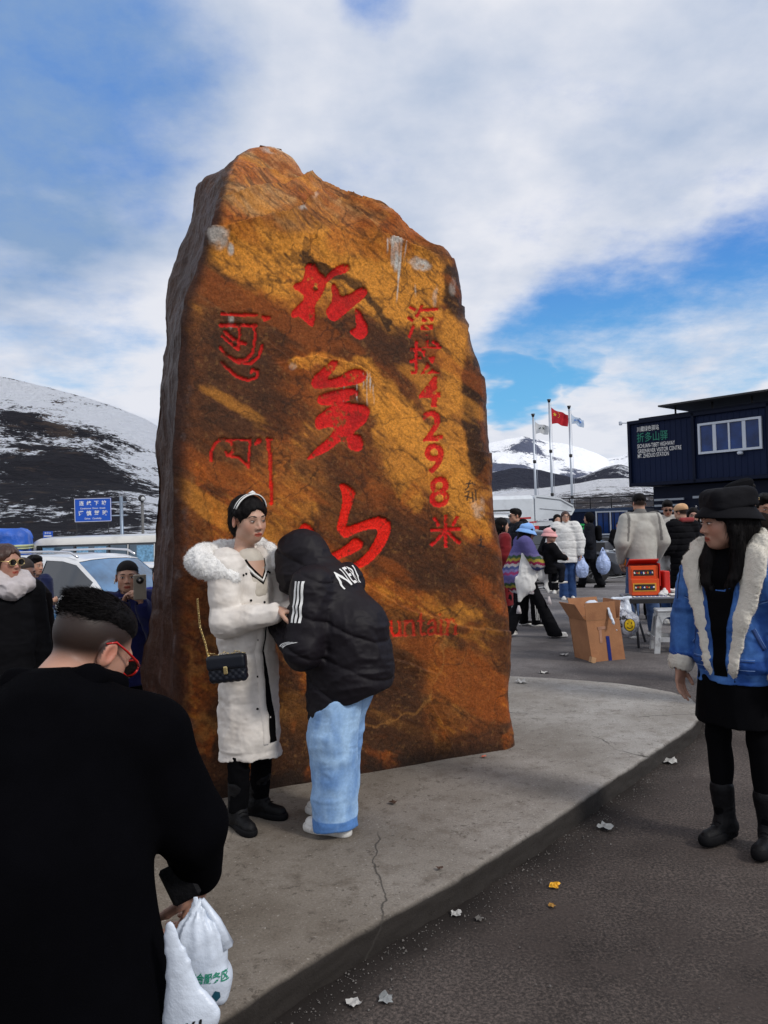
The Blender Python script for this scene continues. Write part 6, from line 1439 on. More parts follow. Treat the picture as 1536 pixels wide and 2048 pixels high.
    pose = dict(pelvis=(0, 0, .90), chest=(0, .02, 1.20), neck=(0, .02, 1.40), head=(0, .07, 1.53), kR=(.10, .20, .50), aR=(.10, .40, .10), kL=(-.09, -.05, .50), aL=(-.10, -.28, .12), eR=(.22, .14, 1.08), wR=(.08, .32, 1.05), eL=(-.2, .14, 1.08), wL=(-.05, .34, 1.05))
    def pex(root, X, Rm, hs, J, s, jk):
        q = SD(); q.cap(J['chest'] + vv((.14, .02, -.02)), J['pelvis'] + vv((.16, -.02, -.10)), .10, .12, k=.04, sq=((1, 0, 0), .5)); q.cap(J['pelvis'] + vv((.16, -.06, -.05)), J['pelvis'] + vv((.16, -.10, -.30)), .09, .02, k=.04, sq=((1, 0, 0), .4)); q.cap(J['chest'] + vv((.12, .14, -.08)), J['pelvis'] + vv((.14, .20, .02)), .09, .07, k=.04, sq=((1, 0, 0), .6)); q.cap(J['pelvis'] + vv((.13, .22, .0)), J['pelvis'] + vv((.13, .27, -.20)), .05, .02, k=.03, sq=((1, 0, 0), .5))
        add_sd(root, 'white_shawl', q, .009, cl('white_cotton', (.68, .68, .67)), folds(.014, 11, 5, .6))
        q = SD(); q.ell(X((0, -.05, .095)), vv((.050, .05, .05)) * hs, Rm, k=.02); add_sd(root, 'hair_bun', q, .008, HAIRM)
        for c_ in ((.17, -.12, -.36), (.16, .27, -.26)):
            m = MB(); c_ = J['pelvis'] + vv(c_); m.tube([c_, c_ - vv((0, 0, .05)), c_ - vv((0, 0, .10))], [.012, .026, .034], 7); m.build('tassel', c_scarf, root, True)
    person('woman in a striped patterned poncho and blue hat striding right with a child', l, yw, 1.50, pose, (R(10), R(-14), 0), .009, (.42, .22, .16), hair='long', top=dict(mat=PON, loose=.05, hem=.72, flare=.05, colors=pcol, ops=pops, disp=folds(.006, 9, 3), name='poncho'), bottom=trs(c_blk, knee=.075, hem=.105, lift=-.07), shoes=sn_w, hat=cap_hat(c_lblue, .38), extra=pex)
    cs = .62; lc = Wp(l, yw, (.17, .30, .50)); cy = R(-70)
    person('small child in a pink hat and dark jacket carried by the woman in the poncho', lc, cy, 1.70 * .48, dict(hR=(.10, .02, .90), kR=(.14, .26, .84), aR=(.15, .22, .50), kL=(-.14, .26, .84), aL=(-.15, .20, .50), eR=(.26, .10, 1.15), wR=(.22, .32, 1.08), eL=(-.26, .1, 1.15), wL=(-.24, .32, 1.1), head=(0, .03, 1.68), neck=(0, 0, 1.46)), (R(-30), R(-5), 0), .0075, (.50, .27, .20), hair='short', top=plain(c_blk, loose=.07, hem=.80), bottom=trs(c_char, thigh=.10, knee=.09, hem=.08, lift=.02), shoes=sn_bw, hat=cap_hat(c_pink, .30), headscale=.74, face=dict(closed=.2, brow=False))
    l = spot(1046, 11.0); 
    def stripes3(root, X, Rm, hs, J, s, jk):
        for k in range(3): m = MB(); m.tube([J['kR'] + vv((.082, -.02 + k * .02, -.02)), J['aR'] + vv((.082, -.02 + k * .02, .02))], .005, 5); m.build('side_stripe', print_w, root)
    person('person in black track trousers with white side stripes behind the woman in the poncho', l, R(-85), 1.45, dict(kR=(.10, .12, .5), aR=(.1, .14, .09)), (0, 0, 0), .012, hair='short', top=plain(c_brn), bottom=trs(c_blk), shoes=sn_bw, extra=stripes3)
    l = spot(1033, 12.4); person('man in sunglasses and a navy hooded jacket near the boulder edge', l, R(98), 1.70, None, (0, 0, 0), .010, (.46, .26, .18), male=True, hair='short', face=dict(closed=.4), top=plain(c_char, loose=.055, disp=quilt(.006, .11)), bottom=trs(c_blk), shoes=sn_b, extra=both(glasses(LENS, None, True), lambda root, X, Rm, hs, J, s, jk: add_sd(root, 'hood', SD().ell(J['neck'] + vv((0, -.09, .02)), (.13, .09, .08), None, k=.02), .01, c_blk, folds(.006, 12, 4))))
    l = spot(1096, 16.6); person('man in black bending forward behind the white padded jacket', l, R(-70), 1.68, dict(pelvis=(0, -.08, .92), chest=(0, .08, 1.22), neck=(0, .20, 1.38), head=(0, .28, 1.48), sR=(.16, .12, 1.34), sL=(-.16, .12, 1.34), eR=(.20, .2, 1.08), wR=(.1, .38, 1.05), eL=(-.2, .2, 1.08), wL=(-.1, .38, 1.05)), (0, R(-30), 0), .013, (.44, .25, .17), male=True, hair='short', top=plain(c_blk, loose=.045), bottom=trs(c_blk), shoes=sn_bw)
    l = spot(1115, 15.8); person('woman with dark hair standing directly behind the white padded jacket', l, R(170), 1.62, None, (R(10), 0, 0), .014, hair='bob', top=plain(c_char), bottom=trs(c_blk), shoes=sn_w)
    l = spot(1131, 14.5); yw = R(172)
    person('woman in glasses, white padded jacket and flared jeans, hand in pocket', l, yw, 1.66, dict(eR=(.28, -.02, 1.10), wR=(.15, .10, .93), eL=(-.25, .0, 1.12), wL=(-.26, .06, .88), kR=(.075, .03, .5), aR=(.075, 0, .09), kL=(-.075, .02, .5), aL=(-.075, -.03, .09)), (R(6), R(4), R(-4)), .0095, (.50, .30, .22), hair='bob', hairm=HAIRB, face=dict(closed=.3),
        top=plain(c_white, loose=.075, hem=.78, collar=.45, cuffr=.06, disp=quilt(.005, .15, .05, .006)), bottom=trs(c_jean, knee=.075, hem=.092, lift=-.05), shoes=dict(**{**sn_w, 'laces': True}), extra=glasses(LENS, BLACKP2, False))
    plastic_bag('bluish shopping bag held by the woman in the white padded jacket', Wp(l, yw, (-.27, .07, .84)), .46, .24, BAGB, seed=2)
    l = spot(1178, 17.2); yw = R(80)
    def pack(root, X, Rm, hs, J, s, jk):
        add_sd(root, 'backpack', SD().box(J['chest'] + vv((0, -.20, -.02)), (.13, .07, .18), None, .07), .015, c_blk); add_sd(root, 'hood', SD().ell(X((0, -.03, .02)), (.105, .12, .13), Rm, k=.02).ell(X((0, .12, -.02)), (.07, .08, .09), Rm, k=.01, sub=True), .011, c_blk, folds(.004, 14, 3))
    person('woman in a black hooded parka with a backpack walking left', l, yw, 1.66, dict(kR=(.10, .12, .5), aR=(.10, .20, .09), kL=(-.09, -.05, .5), aL=(-.1, -.22, .10), eL=(-.21, .05, 1.08), wL=(-.12, .28, 1.12)), (R(5), 0, 0), .011, (.46, .27, .2), hair='bob', face=dict(closed=.4), top=plain(c_char, hem=.72, loose=.05), bottom=trs(c_blk, hem=.095), shoes=sn_b, extra=pack)
    q = SD().ell((0, 0, 0), (.13, .05, .05), None).ell((.09, 0, -.03), (.06, .05, .04), None, k=.03); r = empty('glove', Wp(l, yw, (-.14, .34, 1.12)), 0, 'white tissue in the hand of the woman in the black parka', 'tissue'); add_sd(r, 'cloth', q, .012, c_white)
    plastic_bag('pale blue shopping bag hanging beside the leg of the woman in the black parka', Wp(l, yw, (-.18, -.26, .90)), .62, .30, BAGB, seed=5)
    l = spot(1237, 24.0); person('man in a dark suit standing with folded hands in front of the dark car', l, R(165), 1.70, dict(eR=(.24, .02, 1.12), wR=(.06, .20, 1.0), eL=(-.24, .02, 1.12), wL=(-.06, .2, 1.0)), (0, 0, 0), .016, (.38, .2, .14), male=True, hair='buzz', top=plain(c_blk, hem=.78, loose=.035), bottom=trs(c_blk), shoes=sn_b)
    # group by the table
    l = spot(1281, 9.65)
    def gcol(V, J, s):
        c = np.tile(vv((.42, .41, .375)), (len(V), 1)); tr = vv((.17, .165, .155)); k = (V[:, 2] < .865 * s) | ((np.abs(np.abs(V[:, 0]) - .185 * s - .10 * (1.40 * s - V[:, 2])) < .016) & (V[:, 2] > 1.14 * s)) | ((V[:, 2] > 1.465 * s)); c[k] = tr; return c
    GJ = M('grey_sweatshirt', attr=True, rough=.9, var=.08, vs=20, bump=.3, bs=260, spec=.15)
    person('man in light grey sweatshirt with dark shoulder bands, seen from behind', l, R(6), 1.80, dict(eR=(.255, -.02, 1.13), wR=(.235, .12, .90), eL=(-.255, -.04, 1.13), wL=(-.215, .10, .90), kR=(.12, .03, .5), aR=(.135, .02, .09), kL=(-.12, .03, .5), aL=(-.16, -.02, .09)), (0, R(-6), 0), .008, (.44, .25, .17), male=True, hair='short',
        top=dict(mat=GJ, loose=.045, hem=.82, colors=gcol, collar=.22, cuffr=.045, disp=addf(folds(.006, 5, 3, .7), folds(.002, 14, 4)), name='sweatshirt'), bottom=trs(c_jean2, hip=.115, knee=.078, hem=.072), shoes=dict(mat=M('two_tone_sneaker', (.30, .29, .27), rough=.7, dirt=(.02, .02, .02), dirts=9), solem=WHITEM, sole=.035))
    l = spot(1277, 11.3); person('person in an orange jacket hidden behind the grey sweatshirt', l, R(170), 1.66, None, (0, 0, 0), .013, hair='short', top=plain(c_or, loose=.05), bottom=trs(c_blk), shoes=sn_b)
    l = spot(1312, 10.9); person('person in a white jacket with a black strap looking over the grey sweatshirt', l, R(150), 1.58, None, (0, R(-20), 0), .012, hair='short', top=plain(c_white, loose=.05), bottom=trs(c_jean), shoes=sn_w, extra=lambda root, X, Rm, hs, J, s, jk: MB().tube([J['neck'] + vv((-.06, -.02, .03)), J['neck'] + vv((-.12, .12, -.05)), J['chest'] + vv((-.10, .19, -.05))], .016, 6).build('strap', c_blk, root, True))
    l = spot(1337, 11.9); person('man in sunglasses and a light jacket looking down beside the black padded jacket', l, R(155), 1.76, dict(head=(0, .05, 1.575), wR=(.05, .28, 1.12), eR=(.22, .05, 1.1), eL=(-.22, .05, 1.1), wL=(-.06, .28, 1.10)), (R(10), R(-22), 0), .010, (.36, .2, .14), male=True, hair='short', face=dict(closed=.5), top=plain(c_grey, loose=.045, hem=.88), bottom=trs(c_blk, knee=.10, hem=.12), shoes=sn_b, extra=glasses(LENS, None, True))
    l = spot(1364, 10.6); person('person in a black padded jacket and beige cap standing with their back turned', l, R(28), 1.66, dict(eR=(.23, .05, 1.1), wR=(.14, .25, 1.05), eL=(-.23, .05, 1.1), wL=(-.14, .25, 1.05)), (R(10), R(-10), 0), .010, hair='short', top=plain(c_blk, loose=.06, hem=.62, disp=quilt(.008, .085)), bottom=trs(c_blk), shoes=sn_b, hat=cap_hat(c_bei), extra=lambda root, X, Rm, hs, J, s, jk: add_sd(root, 'red_hood_lining', SD().cap(J['neck'] + vv((-.10, -.07, .04)), J['neck'] + vv((.08, -.09, .04)), .035, k=.02), .01, cl('dull_red_cloth', (.22, .03, .03))))
    l = spot(1388, 11.6); person('woman with dark fringe and glasses partly behind the bucket hat woman', l, R(150), 1.62, None, (R(10), R(-6), 0), .010, (.46, .26, .2), hair='bob', face=dict(closed=.4), top=plain(c_char, loose=.05), bottom=trs(c_blk), shoes=sn_b, extra=glasses(LENS, BLACKP2, False))
    # behind the denim woman
    l = spot(1482, 5.6); 
    def oex(root, X, Rm, hs, J, s, jk):
        n = J['neck']; add_sd(root, 'orange_scarf', SD().cap(n + vv((-.08, -.02, .03)), n + vv((.08, -.02, .03)), .055, k=.03).cap(n + vv((-.08, .05, .02)), n + vv((.08, .05, .02)), .05, k=.03).cap(n + vv((.04, -.13, -.02)), n + vv((.10, -.15, -.22)), .05, .06, k=.03), .008, c_or, folds(.010, 14, 5))
    def beret(root, X, Rm, hs, J, s, res):
        q = SD(); q.ell(X((-.01, -.045, .085)), vv((.125, .13, .052)) * hs, Rm @ rotm(0, R(24), R(-8)), k=.02); q.ell(X((0, -.03, .045)), vv((.090, .106, .060)) * hs, Rm, k=.04); q.cut(X((0, 0, .010)), Rm @ vv((0, .1, -1)), .01); add_sd(root, 'beret', q, .006, cl('black_felt', (.004, .004, .005), sheen=0, spec=.05), folds(.003, 12, 3))
    person('person in a black beret and orange scarf behind the bucket hat woman', l, R(-60), 1.72, dict(head=(0, .03, 1.59)), (R(-12), 0, 0), .0075, (.36, .19, .13), male=True, hair='short', face=dict(closed=.4), top=plain(c_brn, loose=.05), bottom=trs(c_blk), shoes=sn_b, hat=beret, extra=both(oex, glasses(LENS, gold_m, False)))
    l = spot(1532, 6.6); person('man in a pale yellow shirt with his hand at his mouth at the right edge', l, R(160), 1.66, dict(eR=(.22, .12, 1.12), wR=(.10, .20, 1.38)), (R(12), R(-12), 0), .008, (.34, .18, .12), male=True, hair='short', face=dict(closed=.5), top=plain(c_yel, loose=.03), bottom=trs(c_blk), shoes=sn_b, hands=(dict(d=(-.5, -.1, 1), pn=(-.3, -1, 0), curl=.8), dict(curl=.5)))
crowd()
# ------------------------------------------------------------------ vehicles
GLASS = M('car_glass', (.012, .018, .026), rough=.04, var=.05, bump=0, spec=.9, coat=.3)
SKYGLASS = M('windshield_glass', (.05, .13, .25), rough=.05, var=.7, vs=1.6, bump=0, spec=.8, coat=.4)
CHROME = M('chrome', (.7, .7, .72), rough=.15, metal=1, var=.02, bump=0)
TYRE = M('tyre', (.014, .014, .015), rough=.75, var=.2, bump=.3, bs=60)
RIM = M('alloy', (.32, .33, .35), rough=.3, metal=.9, var=.05, bump=0)
BLACKP = M('black_plastic', (.016, .016, .018), rough=.5, var=.15, bump=.1, bs=120)
def paint(n, c): return M(n, c, rough=.28, var=.04, vs=3, bump=.0, coat=.8, spec=.5, dirt=tuple(q * .72 + .03 for q in c), dirts=1.4)
CARW = paint('white_car_paint', (.72, .73, .74)); CARB = paint('bluegrey_car_paint', (.13, .17, .25)); CARK = paint('dark_car_paint', (.018, .022, .034))
LAMP = M('lamp_glass', (.55, .58, .6), rough=.1, var=.1, bump=0, coat=.5)
def wheel(parent, x, y, z, r, w_=.22):
    e = MB(); n = 28
    prof = [(.62, -.42), (.90, -.5), (1.0, -.35), (1.0, .35), (.90, .5), (.62, .42)]
    rows = [[(x + math.cos(a) * r * pr, y + w_ * q, z + math.sin(a) * r * pr) for a in np.linspace(0, 2 * PI, n + 1)] for pr, q in prof]
    e.grid(rows); t = e.build('wheel', TYRE, parent, True)
    q = MB(); sg = 1 if y > 0 else -1; yy = y + sg * w_ * .40
    q.tube([(x, yy - .02, z), (x, yy + .0, z)], r * .14, 12)
    for k in range(10):
        a = k * 2 * PI / 10; q.add([(x + math.cos(a + d) * r * rr, yy - (0 if rr > .3 else -.01 * sg), z + math.sin(a + d) * r * rr) for rr, d in ((.1, -.3), (.62, -.075), (.62, .075), (.1, .3))], [(0, 1, 2, 3)])
    q.grid([[(x + math.cos(a) * r * rr, yy + o, z + math.sin(a) * r * rr) for a in np.linspace(0, 2 * PI, n + 1)] for rr, o in ((.60, 0), (.66, .0), (.68, -.03 * sg))]); q.build('rim', RIM, t)
    q = MB(); q.tube([(x, yy - sg * .05, z), (x, yy - sg * .04, z)], r * .62, 20); q.build('brake', BLACKP, t)
    return t
def car(label, loc, yaw, body, L_=4.65, W=1.86, H=1.68, glass=None, wind=None, rails=True, group=None, plate=None, rack=False):
    root = empty('car', loc, yaw, label, 'car', group); wind = wind or SKYGLASS; glass = glass or GLASS
    hl = L_ / 2; hw = W / 2
    # stations: x, z_shoulder(belt), z_top, half width at top, half width
    st = [(-hl, .62, .78, .62, .70), (-hl + .04, .80, .98, .72, .86), (-hl + .16, .98, 1.06, .70, .94), (-hl + .34, 1.06, 1.34, .62, .98), (-hl + .62, 1.07, H - .06, .60, 1.0), (-hl + 1.0, 1.07, H - .01, .63, 1.0), (-.35, 1.05, H, .64, 1.0), (.15, 1.04, H - .02, .63, 1.0),
          (.45, 1.03, H - .08, .62, 1.0), (.88, 1.01, 1.32, .66, 1.0), (1.22, .99, 1.08, .74, 1.0), (1.6, .95, 1.03, .70, .99), (hl - .35, .90, .97, .66, .96), (hl - .10, .78, .88, .62, .88), (hl, .60, .70, .55, .74)]
    st = [(x, a * H / 1.68, b if b > H - .2 else b * H / 1.68, c, d) for x, a, b, c, d in st]
    zb = .26
    xs = np.array([q[0] for q in st]); X = np.unique(np.concatenate([np.linspace(-hl, hl, 61), xs]))
    def ip(i): return np.interp(X, xs, [q[i] for q in st])
    A, B, C_, D_ = ip(1), ip(2), ip(3), ip(4)
    k = np.ones(3) / 3
    rows = []; wr = .36; wx = (-hl + .88, hl - .88)
    for x, a, b, c, d in zip(X, A, B, C_, D_):
        lo = zb
        for q in wx:
            if abs(x - q) < wr + .06: lo = max(lo, .36 + math.sqrt(max((wr + .06) ** 2 - (x - q) ** 2, 0)) - .02)
        cab = b - a
        pts = [(d * .93, lo), (d, max(lo + .01, .45)), (d * 1.0, max(lo + .02, .62)), (d * .985, max(lo + .03, a - .12)), (d * .965, a), (d * .95, a + .02), (c + (d * .93 - c) * .12, b - .07 * min(1, cab / .4) - .005), (c, b - .02), (c * .6, b + .005), (0, b + .015)]
        rows.append([(x, p_ * hw, z) for p_, z in pts])
    R_ = np.array(rows); nx, m = R_.shape[:2]
    full = np.concatenate([R_, R_[:, ::-1][:, 1:] * np.array([1, -1, 1])], 1); mm = full.shape[1]
    I = np.arange(nx * mm).reshape(nx, mm); Fq = np.stack([I[:-1, :-1], I[:-1, 1:], I[1:, 1:], I[1:, :-1]], -1)
    xc = (X[:-1] + X[1:]) / 2
    isg = np.zeros(Fq.shape[:2], int)      # 1 side glass, 2 windscreen, 3 rear
    side = [5, mm - 7]
    for j in side:
        for lo_, hi_ in ((-hl + .62, -hl + 1.02), (-hl + 1.08, -.28), (-.22, .62)): isg[(xc > lo_) & (xc < hi_), j] = 1
        isg[(xc > .62) & (xc < .86), j] = 1
    topj = [q for q in range(7, mm - 8)]
    for j in topj: isg[(xc > .50) & (xc < 1.16), j] = 2; isg[(xc > -hl + .2) & (xc < -hl + .56), j] = 3
    V = full.reshape(-1, 3)
    b_ = Fq[isg == 0].reshape(-1, 4); o = mesh_np('car_body', V, b_, body, root, True)
    mod = None
    for kind, nm, mt in ((1, 'side_window', glass), (2, 'windscreen', wind), (3, 'rear_window', glass)):
        for sgn in ((1, -1) if kind == 1 else (0,)):
            if kind == 1:
                for lo_, hi_ in ((-hl + .62, -hl + 1.02), (-hl + 1.08, -.28), (-.22, .9)):
                    mk = np.zeros(isg.shape, bool); mk[(xc > lo_) & (xc < hi_), side[0] if sgn > 0 else side[1]] = 1; mk &= isg == 1
                    if mk.any():
                        f = Fq[mk]; u, inv = np.unique(f, return_inverse=True); W_ = V[u].copy(); W_[:, 1] *= .985; mesh_np(nm, W_, inv.reshape(-1, 4), mt, root, True)
            else:
                f = Fq[isg == kind]; u, inv = np.unique(f, return_inverse=True); W_ = V[u].copy(); W_[:, 2] -= .008; mesh_np(nm, W_, inv.reshape(-1, 4), mt, root, True)
    e = MB()
    e.box((0, 0, zb + .09), (L_ - .5, W - .22, .2)); e.box((0, 0, .8), (L_ - 1.2, W - .3, .5)); e.build('chassis', BLACKP, root)
    for sy in (-1, 1):
        for q in wx: wheel(root, q, sy * (hw - .12), .36, .36)
        m_ = MB(); m_.box((.74, sy * (hw + .09), 1.06), (.15, .22, .15), bev=.045); m_.box((.76, sy * (hw - .02), 1.02), (.06, .1, .05)); m_.build('wing_mirror', body, root, True)
        l = MB(); l.box((hl - .16, sy * (hw * .70), .77), (.22, .36, .12), Matrix.Rotation(-sy * .38, 3, 'Z'), .03); l.build('headlight', LAMP, root)
        l = MB(); l.box((-hl + .06, sy * (hw * .74), .92), (.1, .3, .14), bev=.02); l.build('tail_light', M('red_lens', (.35, .01, .01), rough=.15, var=.1, bump=0), root)
        if rails:
            l = MB(); ys_ = sy * (hw * .60); zt = H + .045; l.tube([(-hl + .75, ys_, H - .01), (-hl + .95, ys_, zt), (-.2, ys_, zt + .012), (.25, ys_, zt - .01), (.42, ys_, H - .04)], .018, 8); l.build('roof_rail', CHROME if body is CARW else BLACKP, root, True)
        d = MB()
        for q in (-.25, .86, -hl + 1.06): d.tube([(q, sy * (hw + .004), .42), (q, sy * (hw * .985 + .004), .98)], .005, 4)
        for q in (.35, -.75): d.box((q - .35, sy * (hw + .014), .86), (.2, .03, .03), bev=.008)
        d.build('door_handle', BLACKP if body is not CARW else CARW, root)
        d = MB(); rowsx = np.linspace(-hl + .6, .9, 12); d.tube([(q, sy * (np.interp(q, X, D_) * hw * .968), np.interp(q, X, A) + .012) for q in rowsx], .012, 5); d.build('window_trim', CHROME, root, True)
    g = MB(); g.box((hl - .035, 0, .66), (.08, .95, .20), bev=.02); g.build('grille', BLACKP, root)
    g = MB()
    for q in (-.07, 0, .07): g.box((hl + .008, 0, .66 + q), (.02, .9, .018))
    g.build('grille_bar', CHROME, root)
    if rack:
        g = MB()
        for sy in (-1, 1): g.tube([(-1.7, sy * .55, H + .12), (.5, sy * .55, H + .12)], .02, 6)
        for q in (-1.6, -.9, -.2, .45): g.tube([(q, -.55, H + .12), (q, .55, H + .12)], .018, 6); g.tube([(q, -.55, H - .02), (q, -.55, H + .12)], .015, 6); g.tube([(q, .55, H - .02), (q, .55, H + .12)], .015, 6)
        g.build('roof_rack', BLACKP, root, True)
    if plate:
        pb = M('plate_blue', (.01, .06, .42), rough=.4, var=.05, bump=0); g = MB(); g.box((hl + .02, 0, .50), (.012, .44, .14), bev=.004); p_ = g.build('licence_plate', pb, root)
        V2, F2 = text_mesh(plate, .105, ext=.001, bold=.002); V3 = np.c_[hl + .030 + V2[:, 2] * 0, V2[:, 0], V2[:, 1] + .50]; mesh_np('plate_text', V3, F2, print_w, p_, False)
    return root
def at(x, d, dz=0.0):
    p = P(x, 1051, d); return (float(p[0]), float(p[1]), float(ground_z(p[0], p[1])) + dz)
heading = lambda deg: R(-deg)          # +x of the car turned clockwise from world +X
car('white sport utility car with roof rails parked behind the phone man', at(178, 12.4), heading(30), CARW, H=1.70, wind=SKYGLASS)
car('blue grey car with its bonnet towards the camera behind the bald man', at(-62, 9.0, -.12), heading(44), CARB, H=1.52, plate='中C·3F', rails=False)
car('white car mostly hidden behind the white sport utility car', at(40, 16.5), heading(20), CARW, H=1.62, rails=False)
car('white car behind the phone man near the boulder edge', at(345, 17), heading(30), CARW, H=1.55, rails=False)
car('white sport utility car with black roof rack behind the man in sunglasses', at(1000, 23.5, .22), heading(8), CARW, H=1.80, rack=True)
car('dark grey car parked behind the woman in black hood', at(1305, 25.0, .2), heading(176), CARK, H=1.62, rails=False)
car('dark low car parked behind the white padded jacket', at(1070, 20.5, .02), heading(12), CARK, H=1.40, rails=False)

def coach():
    root = empty('minibus', at(310, 25.5), R(-3), 'cream minibus with curtained windows parked below the hillside', 'bus')
    W, H, L_ = 2.05, 2.62, 7.6
    body = paint('cream_coach_paint', (.60, .59, .55))
    prof = [(1.02, .35), (1.02, 1.35), (.985, 1.95), (.95, 2.34), (.82, 2.54), (.5, 2.60), (0, 2.63)]
    xs = [(-L_ / 2, .80, .93), (-L_ / 2 + .05, .90, .96), (-L_ / 2 + .18, .97, .99), (-L_ / 2 + .45, 1, 1), (L_ / 2 - .4, 1, 1), (L_ / 2 - .05, .9, .96), (L_ / 2, .8, .92)]
    rows = []
    for x, fw, fh in xs:
        q = [(x, a * fw, .35 + (b - .35) * fh) for a, b in prof]; rows.append(q + [(x, -y, z) for _, y, z in q[::-1][1:]])
    m = MB(); m.grid(rows); m.add(rows[0], [tuple(range(len(rows[0])))]); m.add(rows[-1], [tuple(range(len(rows[0])))[::-1]]); m.build('bus_body', body, root, True)
    m = MB()
    dark = M('bus_band', (.015, .018, .022), rough=.25, var=.1, bump=0, coat=.4); m.box((0.05, -.985, 1.97), (L_ - .40, .03, .76), Matrix.Rotation(R(-4.5), 3, 'X'), .005); m.box((0.05, .985, 1.97), (L_ - .40, .02, .74), Matrix.Rotation(R(4.5), 3, 'X'), .005); m.build('window_band', dark, root)
    cur = M('curtain', (.16, .34, .52), rough=.8, var=.5, vs=14, bump=.4, bs=30); gl = M('bus_glass', (.05, .09, .13), rough=.06, var=.3, vs=2, bump=0, coat=.6); frm = M('pale_frame', (.55, .56, .56), rough=.5, bump=0)
    x = -L_ / 2 + .40
    for i, w_ in enumerate((1.12, 1.12, .62, .86, .80, .95, .9)):
        m = MB(); m.box((x + w_ / 2, -1.010, 1.97), (w_ - .09, .012, .64), Matrix.Rotation(R(-4.5), 3, 'X'), .004); p_ = m.build('window', gl, root)
        if i != 2:
            for sx in ((-.3,) if i in (0, 1) else (.0,)) + ((.28,) if i in (1, 3) else ()):
                m = MB(); pts = [[(x + w_ / 2 + sx + a * .17 * w_, -1.024 - .004 * math.sin(a * 34) - (1.97 - z) * .08, z) for a in np.linspace(-1, 1, 23)] for z in (1.68, 2.26)]; m.grid(pts); m.build('curtain', cur, p_, True)
        m = MB(); m.box((x - .0, -1.024, 1.97), (.035, .012, .66), Matrix.Rotation(R(-4.5), 3, 'X')); m.build('window_frame', frm if i in (3, 4) else dark, p_)
        x += w_
    for q in (-L_ / 2 + 1.3, L_ / 2 - 1.6):
        for sy in (-1, 1): wheel(root, q, sy * .9, .38, .38)
coach()
def truck():
    root = empty('tarpaulin_truck', at(-80, 24), R(20), 'truck load under a blue tarpaulin with pale straps', 'truck')
    tarp = M('blue_tarpaulin', (.012, .10, .50), rough=.45, var=.3, vs=2.5, bump=.5, bs=8); strap = M('pale_strap', (.42, .45, .25), rough=.6, var=.3, vs=5, bump=.2)
    q = SD(); q.box((0, 0, 1.95), (2.0, 1.1, .95), None, .28, k=.1); add_sd(root, 'tarpaulin', q, .05, tarp, lambda p: .04 * vnoise(p * 2.2, 3) + .03 * (1 - np.abs(vnoise(p * np.array([5, 5, 2]), 5)) * 2))
    for z in (2.28, 2.36, 1.35, 1.45):
        m = MB(); m.box((0, 0, z), (4.12, 2.32, .05 if z < 2.3 else .07), bev=.02); m.build('strap', strap, root)
    for x in (-1.2, -.2, .9):
        m = MB(); m.tube([(x, -1.18, 1.1), (x + .05, -1.17, 2.0), (x + .1, -1.0, 2.9), (x + .1, 1.0, 2.9), (x, 1.18, 1.1)], .02, 6); m.build('rope', BLACKP, root, True)
    m = MB(); m.box((0, 0, .88), (4.2, 2.2, .18)); m.box((0, 0, .68), (4.4, .9, .2)); m.build('truck_bed', M('rusty_blue_steel', (.03, .05, .10), rough=.6), root)
    for x in (-1.3, 1.3):
        for sy in (-1, 1): wheel(root, x, sy * .95, .48, .48, .3)
    m = MB(); m.box((-3.0, 0, 1.5), (1.5, 2.1, 1.9), bev=.18); m.build('cab', paint('blue_cab', (.02, .08, .35)), root)
truck()
